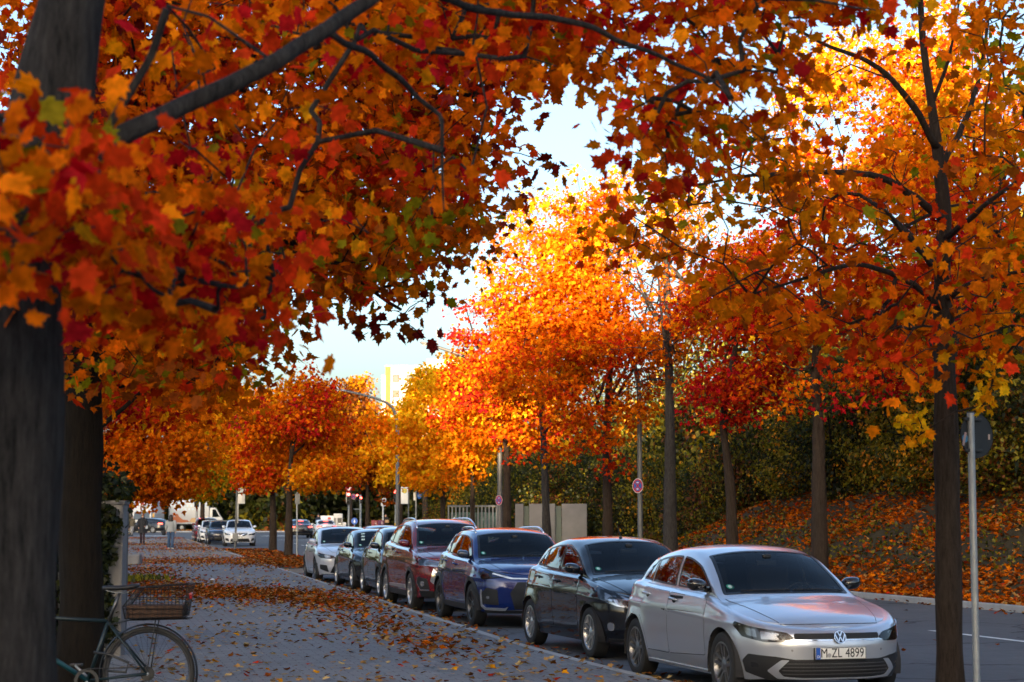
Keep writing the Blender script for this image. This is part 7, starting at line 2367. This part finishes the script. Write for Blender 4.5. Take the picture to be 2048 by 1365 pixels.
    rings = [((0, 0, lo), .20 * bulk * wear.get('skirt', 1.0), .15 * bulk * wear.get('skirt', 1.0)), ((0, 0, lo + .03), .20 * bulk * wear.get('skirt', 1.0), .15 * bulk * wear.get('skirt', 1.0)), ((0, 0, .96), .185 * bulk, .14 * bulk), ((0, 0, 1.10), .165 * bulk, .125 * bulk), ((0, -.005, 1.26), .195 * bulk, .14 * bulk), ((0, 0, 1.38), .19, .12), ((0, 0, 1.45), .12, .085), ((0, -.005, 1.49), .075, .075)]
    m = loft('coat', rings, None)
    for i in range(2):
        sh_, el, wr = (Vector(J[f'{q}{i}']) for q in ('sh', 'el', 'wr'))
        m.tube([(sh_ * .75 + Vector(J['neck0']) * .25) * s, sh_ * s, el * s, wr * s], [.07 * s, .082 * bulk * s, .064 * bulk * s, .048 * bulk * s], 12)
    m.build(wear.get('top_name', 'coat'), wear['top'], root, smooth=True)
    # hair
    m = loft('hair', [((0, .02, 1.56 if not wear.get('long_hair') else 1.20), .10 if not wear.get('long_hair') else .13, .05), ((0, .05, 1.60 if not wear.get('long_hair') else 1.42), .088 if not wear.get('long_hair') else .12, .07), ((0, .022, 1.66), .092, .095), ((0, .012, 1.71), .080, .088), ((0, .008, 1.745), .04, .045)], None, 16, True)
    m.build('hair', wear['hair'], root, smooth=True)
    # eyes, mouth, ears
    m = MB()
    for sg in (-1, 1): m.lathe([(.001, -.012), (.010, -.008), (.012, 0)], 8, 'y', (sg * .03 * s, -.098 * s, 1.645 * s))
    m.build('eyes', INK, body)
    m = MB(); m.box((0, -.088 * s, 1.575 * s), (.045 * s, .012, .010)); m.build('mouth', pmat('lip', (.3, .08, .07), .5), body)
    m = MB()
    for sg in (-1, 1): m.disc((sg * .083 * s, .0, 1.62 * s), .026 * s, 'x', 10, ry=.034 * s)
    m.build('ears', SKIN, body)
    tag(root, label, 'person', group)
    return root, J, s

def people():
    BLK = pmat('cloth_black', (.010, .011, .015), .85); DENIM = pmat('denim', (.035, .075, .16), .8, noise=.2, nscale=20); GREYK = pmat('cloth_grey', (.26, .28, .29), .85)
    DKHAIR = pmat('hair_dark', (.012, .008, .007), .5); BRHAIR = pmat('hair_brown', (.10, .05, .03), .5); PLUM = pmat('tights_plum', (.03, .008, .012), .8); OLIVE = pmat('puffer_olive', (.05, .04, .022), .7); GREYP = pmat('trouser_grey', (.20, .20, .22), .85); WSHOE = pmat('shoe_white', (.55, .55, .53), .6)
    b = ground(284.5, 1089)
    r, J, s = person('person in a black knee-length coat and scarf walking towards the camera', b, .05, 1.72, dict(stride=.16, arms=((.3, -.05), (.55, -.1))), dict(legs=PLUM, shoes=pmat('boot_black', (.02, .008, .01), .5), boots=True, top=BLK, hem=.62, skirt=1.22, bulk=1.12, hair=BRHAIR))
    m = MB(); m.lathe([(.07, 1.42), (.13, 1.44), (.14, 1.48), (.10, 1.53), (.065, 1.52)], 16, 'z'); m.build('scarf', pmat('scarf_dark', (.018, .02, .03), .9), r, smooth=True)
    m = MB(); m.box((0, -.105, 1.648), (.14, .02, .035)); m.build('sunglasses', INK, r, bevel=.006)
    m = MB(); m.box((.20, -.24, .98), (.14, .012, .18)); o = m.build('paper', pmat('paper_blue_grey', (.42, .48, .55), .6)); o.location = b; o.rotation_euler = (0, 0, .3)
    tag(o, 'pale folded paper held by the person in the black coat', 'paper')
    b = ground(341, 1099)
    r, J, s = person('person with long dark hair, grey jumper and blue jeans walking away', b, PI + .05, 1.66, dict(stride=.10, arms=((.0, .06), (.05, .0))), dict(legs=DENIM, flare=1.45, shoes=WSHOE, top=GREYK, top_name='jumper', hem=.88, bulk=1.1, hair=DKHAIR, long_hair=True))
    m = MB(); m.box((.0, 0, 0), (.15, .32, .26)); o = m.build('handbag', BLK, None, bevel=.04); o.location = (b.x - .34, b.y + .02, .80)
    m = MB(); m.tube([(0, -.12, .12), (.08, -.06, .5), (.10, .0, .56), (.08, .06, .5), (0, .12, .12)], .010, 6); m.build('strap', BLK, o)
    tag(o, 'black handbag hanging from the shoulder of the person in jeans', 'handbag')
    d = 160; b = at(264, 1060, d); b.z = ROADZ
    r, J, s = person('person in an olive puffer jacket pushing a stroller away', (b.x, d, ROADZ), PI - .5, 1.76, dict(stride=.14, arms=((.5, -.1), (.5, -.1))), dict(legs=GREYP, shoes=INK, top=OLIVE, top_name='jacket', hem=.82, bulk=1.28, hair=pmat('cap_black', (.01, .01, .01), .9)))
    r = empty('stroller', (b.x - .55, d + .35, ROADZ), .6); TAN = pmat('stroller_tan', (.34, .24, .14), .7)
    m = MB()
    for s_ in (-1, 1): m.tube([(.45, s_ * .22, 1.0), (.1, s_ * .22, .55), (-.35, s_ * .24, .16)], .018, 6); m.tube([(.1, s_ * .22, .55), (.35, s_ * .24, .16)], .018, 6)
    m.tube([(.45, -.22, 1.0), (.45, .22, 1.0)], .018, 6); m.build('stroller_frame', TAN, r)
    m = MB(); m.prism([(-.35, .45), (-.2, .42), (.2, .5), (.3, .95), (.05, 1.05), (-.05, .7), (-.35, .62)], -.19, .19); m.build('seat', BLK, r, bevel=.03)
    for x in (-.35, .35):
        for s_ in (-1, 1):
            m = MB(); m.lathe([(.05, -.02), (.14, -.025), (.15, 0), (.14, .025), (.05, .02)], 16, 'y', (x, s_ * .25, .15)); m.build('wheel', RUBBER, r, smooth=True)
    tag(r, 'dark stroller with a tan frame pushed at the crossing', 'stroller')
    d = 172; b = at(771, 1050, d)
    r, J, s = person('person in dark clothes carrying a parcel beside the plum poster stand', (b.x, d, 0), .4, 1.72, dict(stride=.12, arms=((.7, -.15), (.7, -.15))), dict(legs=INK, shoes=WSHOE, top=BLK, top_name='jacket', hem=.84, hair=DKHAIR))
    m = MB(); m.box((0, 0, 0), (.34, .24, .26)); o = m.build('parcel', pmat('cardboard', (.34, .20, .10), .8), None, bevel=.008); o.location = (b.x + .16, d - .32, 1.10)
    m = MB(); m.box((0, -.121, 0), (.05, .002, .26)); m.build('tape', pmat('tape_tan', (.45, .30, .16), .4), o)
    tag(o, 'brown cardboard parcel in the arms of the person by the posters', 'parcel')
    d = 166; b = at(636.5, 1050, d)
    person('person in dark clothes standing left of the wide white billboard', (b.x, d, 0), .8, 1.72, dict(stride=.05), dict(legs=INK, shoes=INK, top=pmat('cloth_navy', (.01, .013, .03), .85), top_name='jacket', hem=.84, hair=DKHAIR))

def apartments_and_shade():
    # ---- white block in the distance
    d = 340; k = d / FPX
    x0 = at(771, 800, d).x; x1 = at(960, 800, d).x; h = at(771, 734, d).z
    root = empty('tall_block', (x0, d, 0))
    RENDERW = pmat('render_white', (.55, .52, .47), .8, noise=.03, nscale=.5); OCHRE = pmat('render_ochre', (.28, .12, .03), .8)
    W = x1 - x0
    m = MB(); m.box((W / 2, 7, h / 2), (W, 14, h)); m.box((-.55, 9.5, h / 2 - .6), (1.1, 9, h - 1.2)); wl = m.build('wall', RENDERW, root)
    m = MB(); m.box((.45, -.03, h / 2), (.95, .06, h)); m.build('corner_strip', OCHRE, root)
    m = MB(); m.box((W / 2, 7, h + .12), (W + .3, 14.3, .24)); rf = m.build('roof', pmat('roof_edge', (.40, .36, .30), .8), root)
    m = MB(); m.box((W * .60, 6, h + 1.0), (W * .34, 5, 1.6)); m.build('plant_room', RENDERW, rf)
    m = MB()
    for px, y0, y1 in ((873, 650, 716), (905, 656, 720)):
        x = at(px, 700, d).x - x0; m.tube([(x, 5, at(px, y1, d).z - .5), (x, 5, at(px, y0, d).z)], .10, 6)
        m.box((x, 5, at(px, y0 + 12, d).z), (.5, .3, 1.2))
    m.build('antenna_mast', GREYPAINT, rf)
    FR = pmat('window_frame_brown', (.045, .014, .008), .7); PB = pmat('pane_blind', (.085, .07, .05), .6); PD = pmat('pane_dark', (.012, .015, .02), .5)
    n = 0
    for f in range(9):
        z = h - 2.15 - 2.85 * f
        if z < 2: break
        for cx, w in ((1.9, 1.25), (4.9, 2.1), (9.0, 2.1), (12.2, 1.25), (15.4, 2.1)):
            if cx + w / 2 > W: continue
            wf = MB(); wf.box((cx, -.02, z), (w, .12, 1.35)); q = wf.build('window', FR, root)
            m = MB(); m.box((cx - (w / 4 if w > 1.5 else 0), -.085, z), ((w / 2 - .14) if w > 1.5 else w - .24, .012, 1.12))
            if w > 1.5: m.box((cx + w / 4, -.085, z), (w / 2 - .14, .012, 1.12))
            m.build('pane', PD if (f + int(cx)) % 3 == 1 else PB, q)
            n += 1
    tag(root, 'white sunlit apartment block with brown window frames rising behind the trees', 'building')
    # ---- unseen stepped block, added behind the camera to keep the street in evening shade
    root = empty('tall_block', (0, -150, 0))
    H = SHADE_H
    m = MB(); m.box((42.5, -7, H / 2), (195, 14, H)); m.box((-70, -7, 24.5), (30, 14, 49)); m.box((-120, -7, 30.5), (70, 14, 61)); m.build('wall', pmat('render_buff', (.30, .27, .23), .85, noise=.08, nscale=.4), root)
    m = MB(); m.box((43, -7, H + .15), (196, 15, .3)); m.box((-70, -7, 49.15), (30, 15, .3)); m.box((-120, -7, 61.15), (70.5, 15, .3)); m.build('roof', pmat('roof_edge', (.40, .36, .30), .8), root)
    fr0 = None
    for f in range(3):
        for i in range(26):
            x = -90 + i * 9
            m = None
            if fr0 is None:
                m = MB(); m.box((0, 0, 0), (5.4, .14, 3.5)); m2 = MB(); m2.box((0, .076, 0), (5.0, .012, 3.1))
                fr0 = m.build('window', WHITE, root); pn = m2.build('pane', PD, fr0); fr0.location = (x, .02, 6 + f * 11)
            else:
                q = fr0.copy(); col.objects.link(q); q.parent = root; q.location = (x, .02, 6 + f * 11)
                p2 = pn.copy(); col.objects.link(p2); p2.parent = q
    tag(root, 'unseen long buff block added behind the camera to shade the street', 'building')
SHADE_H = 36.5
# ------------------------------------------------------------------ light, sky, camera
SUN_EL, SUN_AZ = 8.0, 12.0     # low sun behind the camera, a little to its left; azimuth of travel right of the view axis
def light():
    w = bpy.data.worlds.new('World'); scene.world = w; w.use_nodes = True
    nt = w.node_tree; bg = nt.nodes['Background']
    sk = nt.nodes.new('ShaderNodeTexSky'); sk.sky_type = 'NISHITA'; sk.sun_disc = False
    sk.sun_elevation = math.radians(SUN_EL)
    # the sun stands opposite to the travel direction: from (-sin az, -cos az)
    sk.sun_rotation = math.radians(180 + SUN_AZ)
    sk.air_density = .8; sk.dust_density = 4.3; sk.ozone_density = 1.5
    nt.links.new(sk.outputs[0], bg.inputs[0]); bg.inputs[1].default_value = .15
    l = bpy.data.lights.new('sun', 'SUN'); l.energy = 5.0; l.angle = math.radians(.5); l.color = (1.0, .76, .48)
    o = bpy.data.objects.new('sun', l); col.objects.link(o)
    az, el = math.radians(SUN_AZ), math.radians(SUN_EL)
    d = Vector((math.sin(az) * math.cos(el), math.cos(az) * math.cos(el), -math.sin(el)))
    o.rotation_euler = d.to_track_quat('-Z', 'Y').to_euler()
    o.location = (0, -40, 40)

def camera():
    cam = bpy.data.cameras.new('camera'); co = bpy.data.objects.new('camera', cam); col.objects.link(co); scene.camera = co
    cam.sensor_width = 36; cam.lens = FPX / 2048 * 36
    co.location = (0, 0, EYE); co.rotation_euler = (PI / 2 + TH, 0, 0)
    cam.clip_end = 4000; cam.clip_start = .1
    cam.dof.use_dof = True; cam.dof.focus_distance = 26; cam.dof.aperture_fstop = 3.6; cam.dof.aperture_blades = 9
    v = scene.view_settings
    v.view_transform = 'Standard'; v.look = 'None'; v.gamma = 1; v.exposure = EXPOSURE
    v.use_white_balance = True; v.white_balance_temperature = 6500; v.white_balance_tint = 10
EXPOSURE = 2.0

setting()
near_trees()
row_trees()
hedges()
litter()
near_row()
far_cars()
furniture()
light()
camera()
